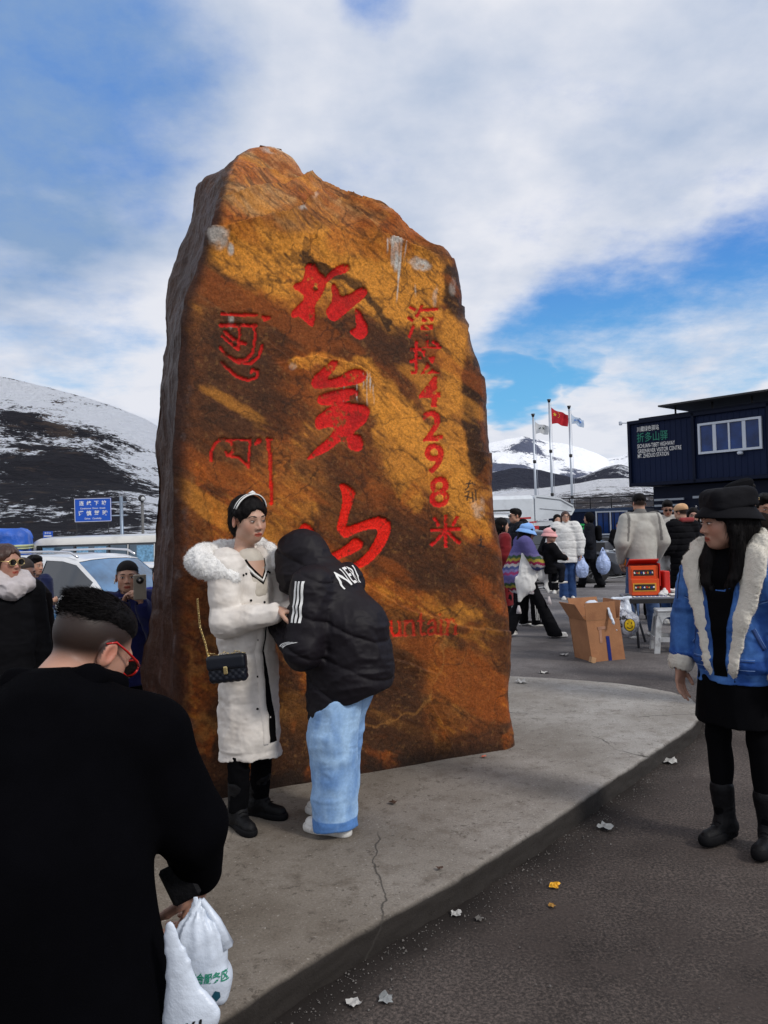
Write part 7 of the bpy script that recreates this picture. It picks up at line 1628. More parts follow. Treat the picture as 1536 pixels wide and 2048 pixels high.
def camper():
    root = empty('camper_van', at(1010, 29.5), R(3), 'white camper van with red stripe and over-cab bunk', 'camper van')
    W_ = paint('white_camper', (.62, .66, .70)); red = M('red_stripe', (.45, .02, .02), rough=.4, bump=0)
    m = MB(); m.box((-1.3, 0, 1.86), (4.5, 2.2, 2.30), bev=.14); m.build('camper_body', W_, root)
    sd = [(.93, 3.00), (1.3, 3.0), (1.9, 2.86), (2.35, 2.60), (2.42, 2.42), (2.3, 2.22), (.93, 2.05)]; m = MB(); m.prism([(x, z) for x, z in sd], 2.1, Matrix.Translation((0, 1.05, 0)) @ Matrix.Rotation(PI / 2, 4, 'X')); m.build('overcab_bunk', W_, root)
    sd = [(.93, .55), (.93, 2.04), (1.55, 2.04), (2.2, 1.42), (3.2, 1.12), (3.35, .9), (3.35, .5)]; m = MB(); m.prism([(x, z) for x, z in sd], 1.96, Matrix.Translation((0, .98, 0)) @ Matrix.Rotation(PI / 2, 4, 'X')); m.build('cab', W_, root)
    m = MB(); m.tube([(1.0, -1.06, 2.93), (1.9, -1.06, 2.80), (2.36, -1.06, 2.52)], .02, 5); m.tube([(1.1, -1.06, 2.5), (2.3, -1.06, 2.36)], .012, 4); m.build('trim', M('grey_trim', (.25, .27, .3), rough=.5, bump=0), root)
    m = MB(); m.box((1.45, -1.0, 1.6), (.8, .03, .5), bev=.01); m.build('side_window', GLASS, root)
    for z, x0, x1, h in ((1.98, -1.1, .95, .05), (2.13, -.6, .75, .07)): m = MB(); m.add([(x0, -1.108, z), (x1, -1.108, z), (x1, -1.108, z + h), (x0 + .4, -1.108, z + h * .6)], [(0, 1, 2, 3)]); m.build('red_stripe', red, root)
    m = MB(); m.box((.85, -1.11, 1.80), (.36, .012, .13)); m.build('red_stripe', red, root)
    m = MB(); m.box((-1.7, -1.11, 1.72), (1.5, .02, .62), bev=.02); m.build('side_window', GLASS, root)
    m = MB(); m.box((-1.1, 0, 3.10), (1.3, .8, .16), bev=.06); m.build('roof_vent', W_, root); m = MB(); m.box((-1.1, -.41, 3.10), (1.0, .02, .05)); m.build('vent_slot', BLACKP, root)
    m = MB(); m.tube([(-3.3, -1.2, 2.05), (.2, -1.28, 2.12), (.6, -1.3, 2.05), (.62, -1.3, 1.3)], .035, 8); m.build('awning_bar', CHROME, root, True)
    m = MB(); m.tube([(-3.3, -1.32, 1.9), (.0, -1.36, 1.95)], .06, 8); m.tube([(-3.3, -1.25, 1.98), (-.5, -1.3, 2.02)], .04, 8); m.build('awning_roll', BLACKP, root, True)
    for x in (-1.9, 2.3):
        for sy in (-1, 1): wheel(root, x, sy * .9, .38, .38)
camper()

# ------------------------------------------------------------------ road signs on the left
SB = M('sign_blue', (.004, .085, .52), rough=.35, var=.08, vs=2, bump=0); GALV = M('galvanised', (.22, .27, .34), rough=.45, metal=.6, var=.15, vs=3, bump=.1, bs=30)
def up_text(parent, txt, size, x, z, y=-.03, mat=None, bold=.0, w_=1.0, name='lettering', space=1.0, shear=0):
    V2, F2 = text_mesh(txt, size, bold=bold, space=space, shear=shear); V3 = np.c_[V2[:, 0] * w_ + x, np.full(len(V2), y), V2[:, 1] + z]; return mesh_np(name, V3, F2, mat or print_w, parent, False)
def signs():
    d = 58; p = P(186, 1020, d); root = empty('road_sign', (float(p[0]), float(p[1]), -2.0), R(1), 'large blue road sign with white Chinese and English lettering above the minibus', 'road sign')
    zc = float(p[2]) + 2.0; m = MB(); m.box((0, 0, zc), (2.76, .06, 1.78), bev=.02); b = m.build('panel', SB, root)
    m = MB()
    for a, c, sz in ((0, .86, (2.68, .012, .035)), (0, -.86, (2.68, .012, .035)), (1.35, 0, (.035, .012, 1.70)), (-1.35, 0, (.035, .012, 1.70))): m.box((a, -.04, zc + c), sz)
    m.build('border', print_w, root)
    for i in range(4): up_text(root, '连续下坡'[i], .36, -.84 + i * .56, zc + .50, -.036, bold=.008); up_text(root, '谨慎驾驶'[i], .40, -.90 + i * .60, zc - .26, -.036, bold=.008)
    up_text(root, 'Continuous  Down  Grade', .16, 0, zc + .13, -.036, bold=.003, w_=1.08); up_text(root, 'Drive   Carefully', .17, 0, zc - .64, -.036, bold=.003, w_=1.1)
    m = MB(); m.tube([(2.10, .1, -2), (2.10, .1, zc + .95)], .13, 12); m.build('post', GALV, root, True)
    for q in (.52, -.48): m = MB(); m.tube([(-1.2, .08, zc + q), (2.5, .1, zc + q)], .06, 8); m.build('arm', GALV, root, True)
    for q in (-1.45, .95): m = MB(); m.tube([(q, .5, -1), (q, .5, zc - .85)], .035, 6); m.build('thin_post', BLACKP, root, True)
    p = P(285, 1030, 55); r2 = empty('camera_pole', (float(p[0]), float(p[1]), -2.0), 0, 'grey pole with a round surveillance camera beside the boulder', 'pole'); z1 = float(P(285, 998, 55)[2]) + 2
    m = MB(); m.tube([(0, 0, 0), (0, 0, z1)], .10, 10); m.build('pole', M('grey_pole', (.12, .12, .12), rough=.6), r2, True)
    q = SD(); q.ell((0, -.05, z1 + .05), (.26, .26, .26)); add_sd(r2, 'camera_dome', q, .04, BLACKP); q = SD(); q.ell((.12, -.22, z1 + .0), (.16, .12, .16)); add_sd(r2, 'lens', q, .03, LAMP)
    p = P(96, 1072, 40); r3 = empty('direction_sign', (float(p[0]), float(p[1]), -1.6), 0, 'small blue direction sign left of the minibus', 'road sign'); zc = float(p[2]) + 1.6
    m = MB(); m.box((0, 0, zc), (.50, .04, .48), bev=.01); m.build('panel', SB, r3); up_text(r3, '折多山', .11, 0, zc + .15, -.024, bold=.002); m = MB(); m.box((-.02, -.024, zc), (.36, .006, .06)); m.add([(.14, -.03, zc - .05), (.22, -.03, zc), (.14, -.03, zc + .05)], [(0, 1, 2)]); m.build('arrow', print_w, r3); up_text(r3, '新都桥', .09, 0, zc - .15, -.024, bold=.002)
    m = MB(); m.tube([(0, .04, 0), (0, .04, zc + .1)], .03, 8); m.build('post', GALV, r3, True)
    # low white rail beside the truck
    p = P(48, 1095, 34); r4 = empty('metal_barrier', (float(p[0]), float(p[1]), float(ground_z(p[0], p[1]))), 0, 'thin white metal barrier beside the blue tarpaulin truck', 'barrier')
    m = MB(); m.tube([(0, 0, 0), (0, 0, 1.0), (.1, 0, 1.05)], .03, 6); m.tube([(-1.2, 0, 1.0), (.1, 0, 1.05)], .03, 6); m.tube([(-1.2, 0, 0), (-1.2, 0, 1.0)], .03, 6); m.tube([(-1.2, 0, .55), (0, 0, .55)], .025, 6); m.build('rail', print_w, r4, True)
signs()
# ------------------------------------------------------------------ container visitor centre
NAVY = M('navy_steel', (.0045, .011, .040), rough=.55, var=.12, vs=.8, bump=.05, bs=20, spec=.15, dirt=(.006, .013, .044), dirts=.6)
NAVYD = M('navy_trim', (.003, .0065, .022), rough=.5, spec=.15, var=.1, bump=0)
FRW = M('white_frame', (.55, .60, .68), rough=.4, var=.05, bump=0)
PANE = M('blue_pane', (.008, .035, .15), rough=.12, var=.6, vs=1.2, bump=0, spec=.35)
def visitor_centre():
    a = P(1263, 1051, 34.0); b = P(1640, 1051, 28.2); dx, dy = b[0] - a[0], b[1] - a[1]; Lw = math.hypot(dx, dy); ang = math.atan2(dy, dx)
    z0 = float(P(1268, 974, 34.0)[2]); z1 = float(P(1263, 843, 34.0)[2]); gz_ = float(ground_z(a[0], a[1]))
    root = empty('visitor_centre', (float(a[0]), float(a[1]), gz_), ang, 'two storey navy container building with white station lettering and a four pane window', 'building')
    A0, A1 = z0 - gz_, z1 - gz_; H = A1 - A0; D_ = 6.0
    # upper storey: panels between frame members
    m = MB(); m.box((Lw / 2, D_ / 2 + .05, (A0 + A1) / 2), (Lw - .04, D_, H - .04)); m.build('upper_wall', NAVY, root)
    npan = 7; wpan = Lw / npan
    wx0, wx1, wz0, wz1 = 3.95, 7.45, A0 + 1.40, A1 - .30
    px = lambda x, dd: None
    # photo-derived openings
    def onwall(x, y):
        r = CR @ np.array([(x - 768) / F, (1024 - y) / F, -1.0]); nrm = np.array([math.sin(ang), -math.cos(ang), 0]); t = np.dot(a - CP, nrm) / np.dot(r, nrm); q = CP + r * t
        return float((q[0] - a[0]) * math.cos(ang) + (q[1] - a[1]) * math.sin(ang)), float(q[2] - gz_)
    u0, zt = onwall(1396, 848); _, zb_ = onwall(1399, 909); u1, _ = onwall(1523, 832)
    for k, u in enumerate((0.06, onwall(1392, 900)[0] - .08, onwall(1534, 900)[0] + .1, Lw - .06)):
        m = MB(); m.box((u, -.03, (A0 + A1) / 2), (.12, .10, H), bev=.01); m.build('column', NAVYD, root)
    for z in (A0 + .08, A1 - .07): m = MB(); m.box((Lw / 2, -.02, z), (Lw, .12, .15), bev=.01); m.build('beam', NAVYD, root)
    u = .22
    rib = MB(); rib.box((0, 0, 0), (.055, .018, H - .34), bev=.006); first = None
    segs = []
    while u < Lw - .15:
        z_a, z_b = A0 + .17, A1 - .16
        if u0 - .05 < u < u1 + .05: segs += [(u, z_a, zb_ - .05), (u, zt + .05, z_b)]
        else: segs.append((u, z_a, z_b))
        u += .245
    for (u, z_a, z_b) in segs:
        if z_b - z_a < .1: continue
        m = MB(); m.box((u, .042, (z_a + z_b) / 2), (.06, .022, z_b - z_a), bev=.008); m.build('wall_rib', NAVY, root)
    # window
    wf = MB(); cw = (u0 + u1) / 2; W_ = u1 - u0; Hh = zt - zb_; zc = (zt + zb_) / 2
    wf.box((cw, -.02, zt - .045), (W_, .10, .09)); wf.box((cw, -.02, zb_ + .045), (W_, .10, .09))
    for t in (0, 1): wf.box((u0 + .045 + t * (W_ - .09), -.02, zc), (.09, .10, Hh - .18))
    fr = wf.build('window', FRW, root)
    for i in range(4):
        x0 = u0 + .09 + i * (W_ - .18) / 4; x1 = x0 + (W_ - .18) / 4
        m = MB(); m.box(((x0 + x1) / 2, .0, zc), (x1 - x0 - .06, .02, Hh - .20)); m.build('pane', PANE, fr)
        if i: m = MB(); m.box((x0, -.015, zc), (.14 if i in (1, 3) else .07, .07, Hh - .19)); m.build('mullion', FRW, fr)
    # lettering
    ex = lambda x, y: onwall(x, y)
    def line(txt, xl, xr, y, h, mat, bold=0.0, name='lettering', lab=None):
        bold *= .35
        ul, zl = onwall(xl, y); ur, zr = onwall(xr, y - (xr - xl) * .11); V2, F2 = text_mesh(txt, 1.0, bold=bold, align='LEFT'); x0, x1 = V2[:, 0].min(), V2[:, 0].max(); y0_, y1_ = V2[:, 1].min(), V2[:, 1].max()
        hh = h / F * 33.5; V3 = np.c_[ul + (V2[:, 0] - x0) / (x1 - x0) * (ur - ul), np.full(len(V2), -.012), (zl + zr) / 2 + (V2[:, 1] - (y0_ + y1_) / 2) / (y1_ - y0_) * hh]; o = mesh_np(name, V3, F2, mat, root, False)
        if lab: o['label'] = lab
    green = M('green_sign_paint', (.01, .20, .13), rough=.5, bump=0)
    line('川藏绿色驿站', 1274, 1318, 859, 10.5, print_w, .008, lab='small white Chinese lettering'); line('折多山驿', 1274, 1336, 876, 19, green, .016, lab='green brush lettering'); line('SICHUAN-TIBET HIGHWAY', 1275, 1350, 893, 8, print_w, .012); line('GREENRIVER VISITOR CENTRE', 1276, 1363, 903.5, 8, print_w, .012); line('MT. ZHEDUO STATION', 1276, 1338, 913, 8, print_w, .012)
    # roof deck of solar boards standing over the top, its studs
    ud0 = 1.6
    m = MB(); m.box(((ud0 + Lw + .6) / 2 + .2, 1.2, A1 + .40), (Lw + .6 - ud0, 3.6, .07), Matrix.Rotation(R(0), 3, 'Y')); m.build('roof_deck', BLACKP, root)
    m = MB(); m.box(((Lw) / 2 + .3, .35, A1 + .03), (Lw - .3, .4, .14)); m.build('parapet', NAVYD, root)
    for k in range(26):
        m = MB(); u = .45 + k * (Lw - .6) / 25; m.box((u, -.06, A1 - .04), (.09, .03, .035)); m.build('roof_stud', M('stud_grey', (.30, .34, .42), rough=.4, bump=0), root)
    for k in range(6): m = MB(); u = ud0 + .5 + k * 1.6; m.tube([(u, .3, A1), (u, .3, A1 + .38)], .04, 6); m.build('deck_post', BLACKP, root, True)
    m = MB(); m.tube([(-.02, 0, A1 - .05), (-.30, 0, A1 - .02)], .025, 6); m.box((-.36, 0, A1 - .02), (.14, .12, .18), bev=.03); m.build('security_camera', FRW, root)
    c_, cz = onwall(1483, 906); m = MB(); m.box((c_, -.12, cz), (.18, .2, .12), bev=.03); m.build('security_camera', FRW, root)
    # ground storey, set back
    m = MB(); m.box((Lw / 2 + .65, D_ / 2 + .45, A0 / 2 - .02), (Lw - .3, D_ - .2, A0 - .04)); m.build('ground_wall', NAVYD, root)
    lx0, lz = onwall(1301, 1000)
    for k in range(4):
        m = MB(); m.box((1.65, .30, A0 - .62 - k * .25), (1.35, .05, .085)); m.build('louvre', M('louvre_grey', (.28, .31, .36), rough=.5, bump=0), root)
    m = MB(); m.box((3.4, .30, A0 - .58), (1.35, .05, .10)); m.build('louvre', M('louvre_grey'), root)
    m = MB(); m.box((9.4, .30, 1.7), (2.4, .06, 1.3), bev=.01); f2 = m.build('window', FRW, root); m = MB(); m.box((9.4, .26, 1.7), (2.2, .03, 1.1)); m.build('pane', PANE, f2)
visitor_centre()
def low_centre():
    a = P(1098, 1051, 36.0); gz_ = float(ground_z(a[0], a[1])); root = empty('low_building', (float(a[0]), float(a[1]), gz_), R(-12), 'long low navy building with roof railing behind the flagpoles', 'building')
    H = 2.95; Lw = 6.6
    m = MB(); m.box((Lw / 2, 1.6, H / 2), (Lw, 3.2, H)); m.build('wall', NAVY, root)
    for k in range(26): m = MB(); m.box((.2 + k * .25, -.01, H / 2), (.06, .03, H - .3), bev=.008); m.build('wall_rib', NAVY, root)
    m = MB(); m.box((Lw / 2, -.01, H - .06), (Lw + .1, .10, .14)); m.build('roof_edge', M('blue_edge', (.02, .05, .12), rough=.5, bump=0), root)
    m = MB(); z = H + .52
    m.tube([(-.9, .2, z), (Lw + .1, .2, z)], .035, 6); m.tube([(-.9, .2, z - .25), (Lw + .1, .2, z - .25)], .02, 6); m.build('handrail', BLACKP, root, True)
    for k in range(9): m = MB(); m.tube([(-.9 + k * .94, .2, H), (-.9 + k * .94, .2, z)], .025, 6); m.build('rail_post', BLACKP, root, True)
    f = MB(); x0, x1, z0, z1 = 2.15, 3.5, 1.75, 2.80
    f.box(((x0 + x1) / 2, -.03, z1), (x1 - x0 + .08, .06, .07)); f.box(((x0 + x1) / 2, -.03, z0), (x1 - x0 + .08, .06, .07))
    for q in (x0, (x0 + x1) / 2 - .05, x1): f.box((q, -.03, (z0 + z1) / 2), (.06, .06, z1 - z0 - .07))
    w_ = f.build('window', FRW, root)
    for q in (0, 1): m = MB(); xm = (x0 + x1) / 2 - .05; m.box(((x0 + xm) / 2 if q == 0 else (xm + x1) / 2, -.01, (z0 + z1) / 2), ((x1 - x0) / 2 - .1, .02, z1 - z0 - .08)); m.build('pane', PANE, w_)
    m = MB(); m.box((3.86, -.05, 2.15), (.5, .03, .95)); s_ = m.build('notice_board', M('pale_notice', (.38, .55, .66), rough=.5, bump=0), root); m = MB(); m.box((3.90, -.07, 2.48), (.34, .01, .24)); m.build('green_panel', M('notice_green', (.02, .35, .10), rough=.5, bump=0), s_)
    up_text(root, 'HB', .62, 1.30, 2.02, -.07, M('bright_green', (.02, .55, .12), rough=.5, bump=0), bold=.02)
    m = MB(); m.add([(3.6, -1.2, 2.5), (5.4, -1.2, 2.5), (5.0, 0, 2.95), (4.0, 0, 2.95)], [(0, 1, 2, 3)]); m.build('awning', NAVYD, root)
low_centre()
# ------------------------------------------------------------------ flagpoles and flags
def flagpoles():
    pole_m = M('pole_steel', (.42, .46, .52), rough=.35, metal=.5, var=.1, vs=2, bump=0)
    redf = M('red_flag_cloth', (.50, .012, .025), rough=.8, var=.15, vs=2, bump=.2, bs=20); whf = M('white_flag_cloth', (.62, .64, .66), rough=.8, var=.1, vs=2, bump=.2, bs=20); blf = M('pale_blue_flag_cloth', (.55, .66, .80), rough=.8, var=.1, vs=2, bump=.2, bs=20)
    yel = M('flag_yellow', (.75, .50, .05), rough=.8, bump=0); dk = M('flag_emblem_green', (.03, .06, .04), rough=.8, bump=0); bl = M('flag_emblem_blue', (.08, .25, .65), rough=.8, bump=0)
    specs = [(1066, 832, 'left', whf, 'white flag with a dark arc emblem on the left flagpole', (27, 7, 24), 'leftmost of the three flagpoles, carrying the white flag'), (1098, 803, 'mid', redf, 'red flag with yellow stars on the tallest flagpole', (34, 12, 33), 'tallest flagpole in the middle, carrying the red flag'), (1138, 816, 'right', blf, 'pale blue and white flag on the right flagpole', (25, 10, 20), 'rightmost of the three flagpoles, carrying the pale blue flag')]
    for i, (x, ytop, _, fm, lab, (fw, f0, fh), plab) in enumerate(specs):
        d = 42.; top = P(x, ytop, d); X0, Y0 = float(top[0]), float(top[1]); gz_ = float(ground_z(X0, Y0)) ; H = float(top[2]) - gz_
        r = empty('flagpole', (X0, Y0, gz_), 0, plab, 'flagpole', 'flagpoles in front of the snowy mountain')
        m = MB(); m.tube([(0, 0, 0), (0, 0, H * .45), (0, 0, H)], [.085, .07, .05], 12); m.build('pole', pole_m, r, True)
        for f in (.44, .70): m = MB(); m.tube([(0, 0, H * f - .08), (0, 0, H * f + .08)], .09, 12); m.build('joint_collar', BLACKP, r, True)
        m = MB(); m.tube([(0, 0, H - .05), (0, 0, H + .12)], [.06, .11], 10); m.build('finial', BLACKP, r, True)
        m = MB(); m.tube([(.16, 0, 1.2), (.14, 0, H * .5), (.10, 0, H - .1)], .008, 4); m.build('halyard', pole_m, r, True)
        k = d / F; n, mm = 22, 14
        fl = empty('flag', (X0, Y0, gz_), 0, lab, 'flag')
        rows = []
        for a in range(n):
            t = a / (n - 1); row = []
            for b_ in range(mm):
                v = b_ / (mm - 1); xx = (4 + fw * t ** .9 * (1 - .12 * v)) * k; zz = H - (12 + f0 * t * 1.5 + fh * v * (1 - .38 * t) + 2 * math.sin(t * 5 + v * 3)) * k; yy = .16 * math.sin(t * 9 + v * 2.5) * (.3 + t)
                row.append((xx, yy, zz))
            rows.append(row)
        m = MB(); m.grid(rows); c_ = m.build('cloth', fm, fl, True)
        def em(pts, mat, nm):
            out = []
            for (u, v) in pts:
                a = min(int(u * (n - 1)), n - 2); b2 = min(int(v * (mm - 1)), mm - 2); fu = u * (n - 1) - a; fv = v * (mm - 1) - b2
                q = sum(np.array(rows[a + i_][b2 + j_]) * (fu if i_ else 1 - fu) * (fv if j_ else 1 - fv) for i_ in (0, 1) for j_ in (0, 1)); out.append(q - np.array([0, .02, 0]))
            mm_ = MB(); mm_.add(out, [tuple(range(len(out)))]); mm_.build(nm, mat, c_)
        if i == 1:
            def star(cu, cv, r_): em([(cu + math.sin(a * PI / 5) * r_ * (1 if a % 2 == 0 else .4) * .7, cv - math.cos(a * PI / 5) * r_ * (1 if a % 2 == 0 else .4)) for a in range(10)], yel, 'star')
            star(.18, .30, .16)
            for cu, cv in ((.36, .12), (.42, .26), (.42, .42), (.36, .54)): star(cu, cv, .055)
        elif i == 0: em([(.2, .42), (.35, .34), (.55, .36), (.75, .5), (.7, .56), (.5, .46), (.35, .46), (.25, .52)], dk, 'emblem')
        else:
            for cu in (.2, .34, .48, .62, .74): em([(cu, .35), (cu + .09, .30), (cu + .1, .55), (cu + .02, .6)], bl, 'emblem')
flagpoles()
# painted parking line
def lines():
    lm = M('road_paint', (.42, .43, .42), rough=.8, var=.3, vs=12, bump=.3, bs=80, dirt=(.14, .14, .14), dirts=8)
    for (x0, y0, x1, y1, w_) in ((1090, 1168, 1270, 1128, .12), (1030, 1185, 1090, 1170, .12)):
        a = G(x0, y0, 0); b = G(x1, y1, 0); a[2] = b[2] = 0; n = 40; t = (b - a); t /= np.linalg.norm(t); nn = np.array([-t[1], t[0], 0]) * w_ / 2; V = []
        for i in range(n):
            c = a + (b - a) * i / (n - 1); 
            for s_ in (-1, 1): q = c + nn * s_; V.append((q[0], q[1], float(ground_z(q[0], q[1])) + .022))
        o = mesh_np('parking_line', V, [(2 * i, 2 * i + 1, 2 * i + 3, 2 * i + 2) for i in range(n - 1)], lm, None, False); tag(o, kind='structure')
lines()
# ------------------------------------------------------------------ stall things
CARD = M('cardboard', (.36, .165, .075), rough=.85, var=.12, vs=5, bump=.25, bs=60, dirt=(.28, .12, .055), dirts=4); CARDE = M('cardboard_edge', (.46, .27, .14), rough=.9, var=.15, bump=.3, bs=90)
TAPEB = M('blue_tape', (.006, .020, .17), rough=.35, var=.1, bump=0); TAPEC = M('peeled_tape', (.42, .22, .14), rough=.5, var=.3, vs=9, bump=.3)
def carton():
    d = 1.5 * F / (1320 - 1042); l = spot(1190, d); root = empty('cardboard_box', l, R(17), 'open brown cardboard box standing on the asphalt beside the folding table', 'cardboard box')
    k = d / F; W_ = 72 * k; H = 112 * k; D_ = 52 * k; D2 = .34; t = .007; sk = .10
    # leaning box: panels as slabs sheared a little by use
    M4 = Matrix.Shear('XY', 4, (-.13, 0)) if False else Matrix(((1, 0, -.13, 0), (0, 1, .0, 0), (0, 0, 1, 0), (0, 0, 0, 1)))
    def slab(name, c, size, rot=None, mat=CARD, bev=.0):
        m = MB(); m.box(c, size, rot, bev); m.v = [tuple(M4 @ Vector(q)) for q in m.v]; return m.build(name, mat, root)
    W2 = .40; H2 = .44
    slab('front_panel', (0, -D2 / 2, H2 / 2), (W2, t, H2)); slab('back_panel', (0, D2 / 2, H2 / 2), (W2, t, H2)); slab('side_panel', (-W2 / 2 + t, 0, H2 / 2), (t, D2 - .01, H2)); slab('side_panel', (W2 / 2 - t, 0, H2 / 2), (t, D2 - .01, H2)); slab('bottom', (0, 0, .01), (W2 - .01, D2 - .01, .012))
    slab('flap', (-.02, -D2 / 2 - .012, H2 + .09), (W2 - .04, t, .185), Matrix.Rotation(R(5), 3, 'X')); slab('flap', (.02, D2 / 2 + .02, H2 + .10), (W2 - .04, t, .20), Matrix.Rotation(R(-12), 3, 'X')); slab('flap', (-W2 / 2 - .05, 0, H2 + .085), (t, D2 - .02, .20), Matrix.Rotation(R(-28), 3, 'Y')); slab('flap', (W2 / 2 + .03, 0, H2 + .09), (t, D2 - .02, .20), Matrix.Rotation(R(14), 3, 'Y'))
    slab('edge_strip', (0, -D2 / 2 - .005, H2 - .002), (W2, .003, .006), None, CARDE); slab('blue_tape_strip', (.02, -D2 / 2 - .006, .13), (.04, .003, .26), Matrix.Rotation(R(2), 3, 'Y'), TAPEB); slab('blue_tape_strip', (.02, -D2 / 2 + .05, -.004), (.045, .11, .003), None, TAPEB)
    slab('peeled_tape', (-.055, -D2 / 2 - .006, .28), (.03, .003, .17), Matrix.Rotation(R(4), 3, 'Y'), TAPEC); slab('peeled_tape', (-.03, -D2 / 2 - .007, .35), (.10, .003, .03), None, TAPEC); slab('loose_corner', (-W2 / 2 - .01, -D2 / 2 - .03, .03), (.05, .05, .06), Matrix.Rotation(R(20), 3, 'Y'), CARDE)
    b = empty('plastic_wrap', (l[0] - .02, l[1] - .05, l[2] + .53), 0, 'crumpled clear plastic sheet poking out of the cardboard box', 'plastic sheet'); q = SD(); q.ell((-.06, 0, .03), (.07, .06, .07)).ell((.03, 0, .0), (.10, .07, .05), None, k=.04).cap((.08, -.12, .02), (.13, -.2, -.20), .012, .004, k=.02); add_sd(b, 'sheet', q, .007, BAGW, lambda p: .012 * (1 - np.abs(vnoise(p * 18, 4)) * 2))
carton()
TBLD = {}
def table():
    d = 9.0; zt = float(P(1290, 1190, d)[2]); l = spot(1325, d); gz_ = l[2]; root = empty('folding_table', l, R(-8), 'grey folding table with thin metal legs behind the woman in denim', 'table'); TBLD['l'] = l; TBLD['z'] = zt; h = zt - gz_
    m = MB(); m.box((0.05, 0, h - .02), (1.05, .56, .035), bev=.01); m.build('tabletop', M('grey_plastic_top', (.14, .15, .18), rough=.45, var=.1, bump=.05), root)
    m = MB(); m.box((.05, -.285, h - .045), (1.0, .02, .05)); m.box((.05, .285, h - .045), (1.0, .02, .05)); m.build('table_frame', BLACKP, root)
    for x0, x1, y in ((-.38, -.36, -.22), (-.34, -.20, .22), (.44, .42, -.22), (.40, .30, .22)): m = MB(); m.tube([(x0, y, h - .05), (x1, y, .0)], .014, 8); m.build('leg', M('grey_tube', (.13, .14, .16), rough=.35, metal=.6, bump=0), root, True)
    m = MB(); m.tube([(-.50, -.26, h - .06), (-.50, -.26, h + .02), (-.46, -.26, h + .03), (-.42, -.26, h + .0)], .007, 6); m.build('hook', BLACKP, root, True)
    W_ = lambda p: tuple(Matrix.Translation(l) @ Matrix.Rotation(R(-8), 4, 'Z') @ Vector(p))
    # orange display box, lid open
    r = empty('display_box', W_((-.24, -.02, h)), R(-8), 'red and orange display carton with two printed panels standing on the folding table', 'carton')
    OR = M('orange_card', (.72, .085, .012), rough=.45, var=.08, bump=.05); RD_ = M('red_card', (.55, .018, .01), rough=.45, var=.08, bump=.05); DKP = M('dark_print', (.02, .018, .012), rough=.5, var=.5, vs=40, bump=0); YL = M('yellow_print', (.62, .30, .03), rough=.5, bump=0)
    m = MB(); m.box((0, 0, .10), (.31, .20, .19), bev=.004); m.box((0, .02, .27), (.31, .16, .15), bev=.004); m.build('carton_body', OR, r)
    m = MB(); m.box((0, .05, .375), (.33, .24, .012), Matrix.Rotation(R(-22), 3, 'X')); m.box((.17, .02, .24), (.012, .2, .26)); m.box((.23, .0, .15), (.07, .17, .26), Matrix.Rotation(R(14), 3, 'Z'), .01); m.build('lid', RD_, r)
    for z, y in ((.265, -.062), (.10, -.102)):
        m = MB(); m.box((-.01, y, z), (.26, .006, .095)); p_ = m.build('printed_panel', YL if z < .2 else OR, r); m = MB(); m.box((-.01, y - .004, z), (.225, .004, .068)); m.build('print', DKP, p_)
        rs = np.random.RandomState(int(z * 100))
        for i in range(9):
            m = MB(); x = -.11 + i * .025; a = rs.uniform(0, 6); m.add([(x + math.cos(a + j * 1.257) * rs.uniform(.006, .015), y - .007, z + math.sin(a + j * 1.257) * rs.uniform(.006, .02)) for j in range(5)], [(0, 1, 2, 3, 4)]); m.build('print', (print_w, RD_, YL, c_blue)[i % 4] if i != 4 else print_w, p_)
    r = empty('tray', W_((.24, -.02, h)), R(-4), 'white tray heaped with paper wraps on the folding table', 'tray'); m = MB(); m.box((0, 0, .012), (.46, .30, .022), bev=.008); m.build('tray_base', WHITEM, r)
    rs = np.random.RandomState(3)
    for i in range(12): q = SD(); c = vv((rs.uniform(-.18, .18), rs.uniform(-.1, .1), .045 + rs.uniform(0, .02))); q.ell(c, (.07, .04, .018), rotm(rs.uniform(0, 3), 0, .2), k=.01); add_sd(r, 'paper_wrap', q, .009, c_white, folds(.006, 25, i))
    r = empty('tissue', W_((-.035, -.12, h)), 0, 'crumpled white tissue between the orange carton and the tray', 'tissue'); q = SD(); q.ell((0, 0, .03), (.045, .04, .035)).ell((.01, 0, .06), (.02, .02, .03), None, k=.02).ell((-.03, -.02, .02), (.04, .03, .02), None, k=.02); add_sd(r, 'paper', q, .006, c_white, folds(.008, 35, 2))
    r = empty('paper_sheet', W_((-.20, -.23, h + .002)), R(-6), 'printed paper strip on the table edge under the orange carton', 'paper'); m = MB(); m.box((0, 0, 0), (.40, .09, .004)); m.build('sheet', print_w, r); m = MB(); 
    for i in range(8): m.box((-.16 + i * .045, -.01, .004), (.03, .035, .003))
    m.build('blue_print', c_blue, r)
    # hanging bag with the smiling face
    bl = W_((-.53, -.27, h + .0)); b = plastic_bag('grey rubbish bag with a yellow smiling face hanging from the folding table', bl, .47, .34, BAGG, R(-8), seed=9)
    body = [c for c in b.children if c.name.startswith('bag_body')][0]
    q = SD(); q.cap((-.10, -.01, -.02), (.09, -.01, .0), .022, .016, k=.02).cap((-.10, -.01, -.03), (-.05, -.02, -.12), .025, .05, k=.03).cap((.05, -.01, -.02), (.04, -.02, -.14), .02, .06, k=.03); add_sd(b, 'gathered_neck', q, .008, BAGW, folds(.008, 22, 4))
    circ = [(math.cos(a) * .058, math.sin(a) * .066) for a in np.linspace(0, 2 * PI, 28)[:-1]]
    yy = M('smile_yellow', (.62, .42, .01), rough=.5, bump=0); bb = M('print_black', (.01, .01, .012), rough=.5, bump=0)
    o = vv((.055, -.4, -.30)); ex, ez = vv((1, 0, .12)), vv((-.12, 0, 1))
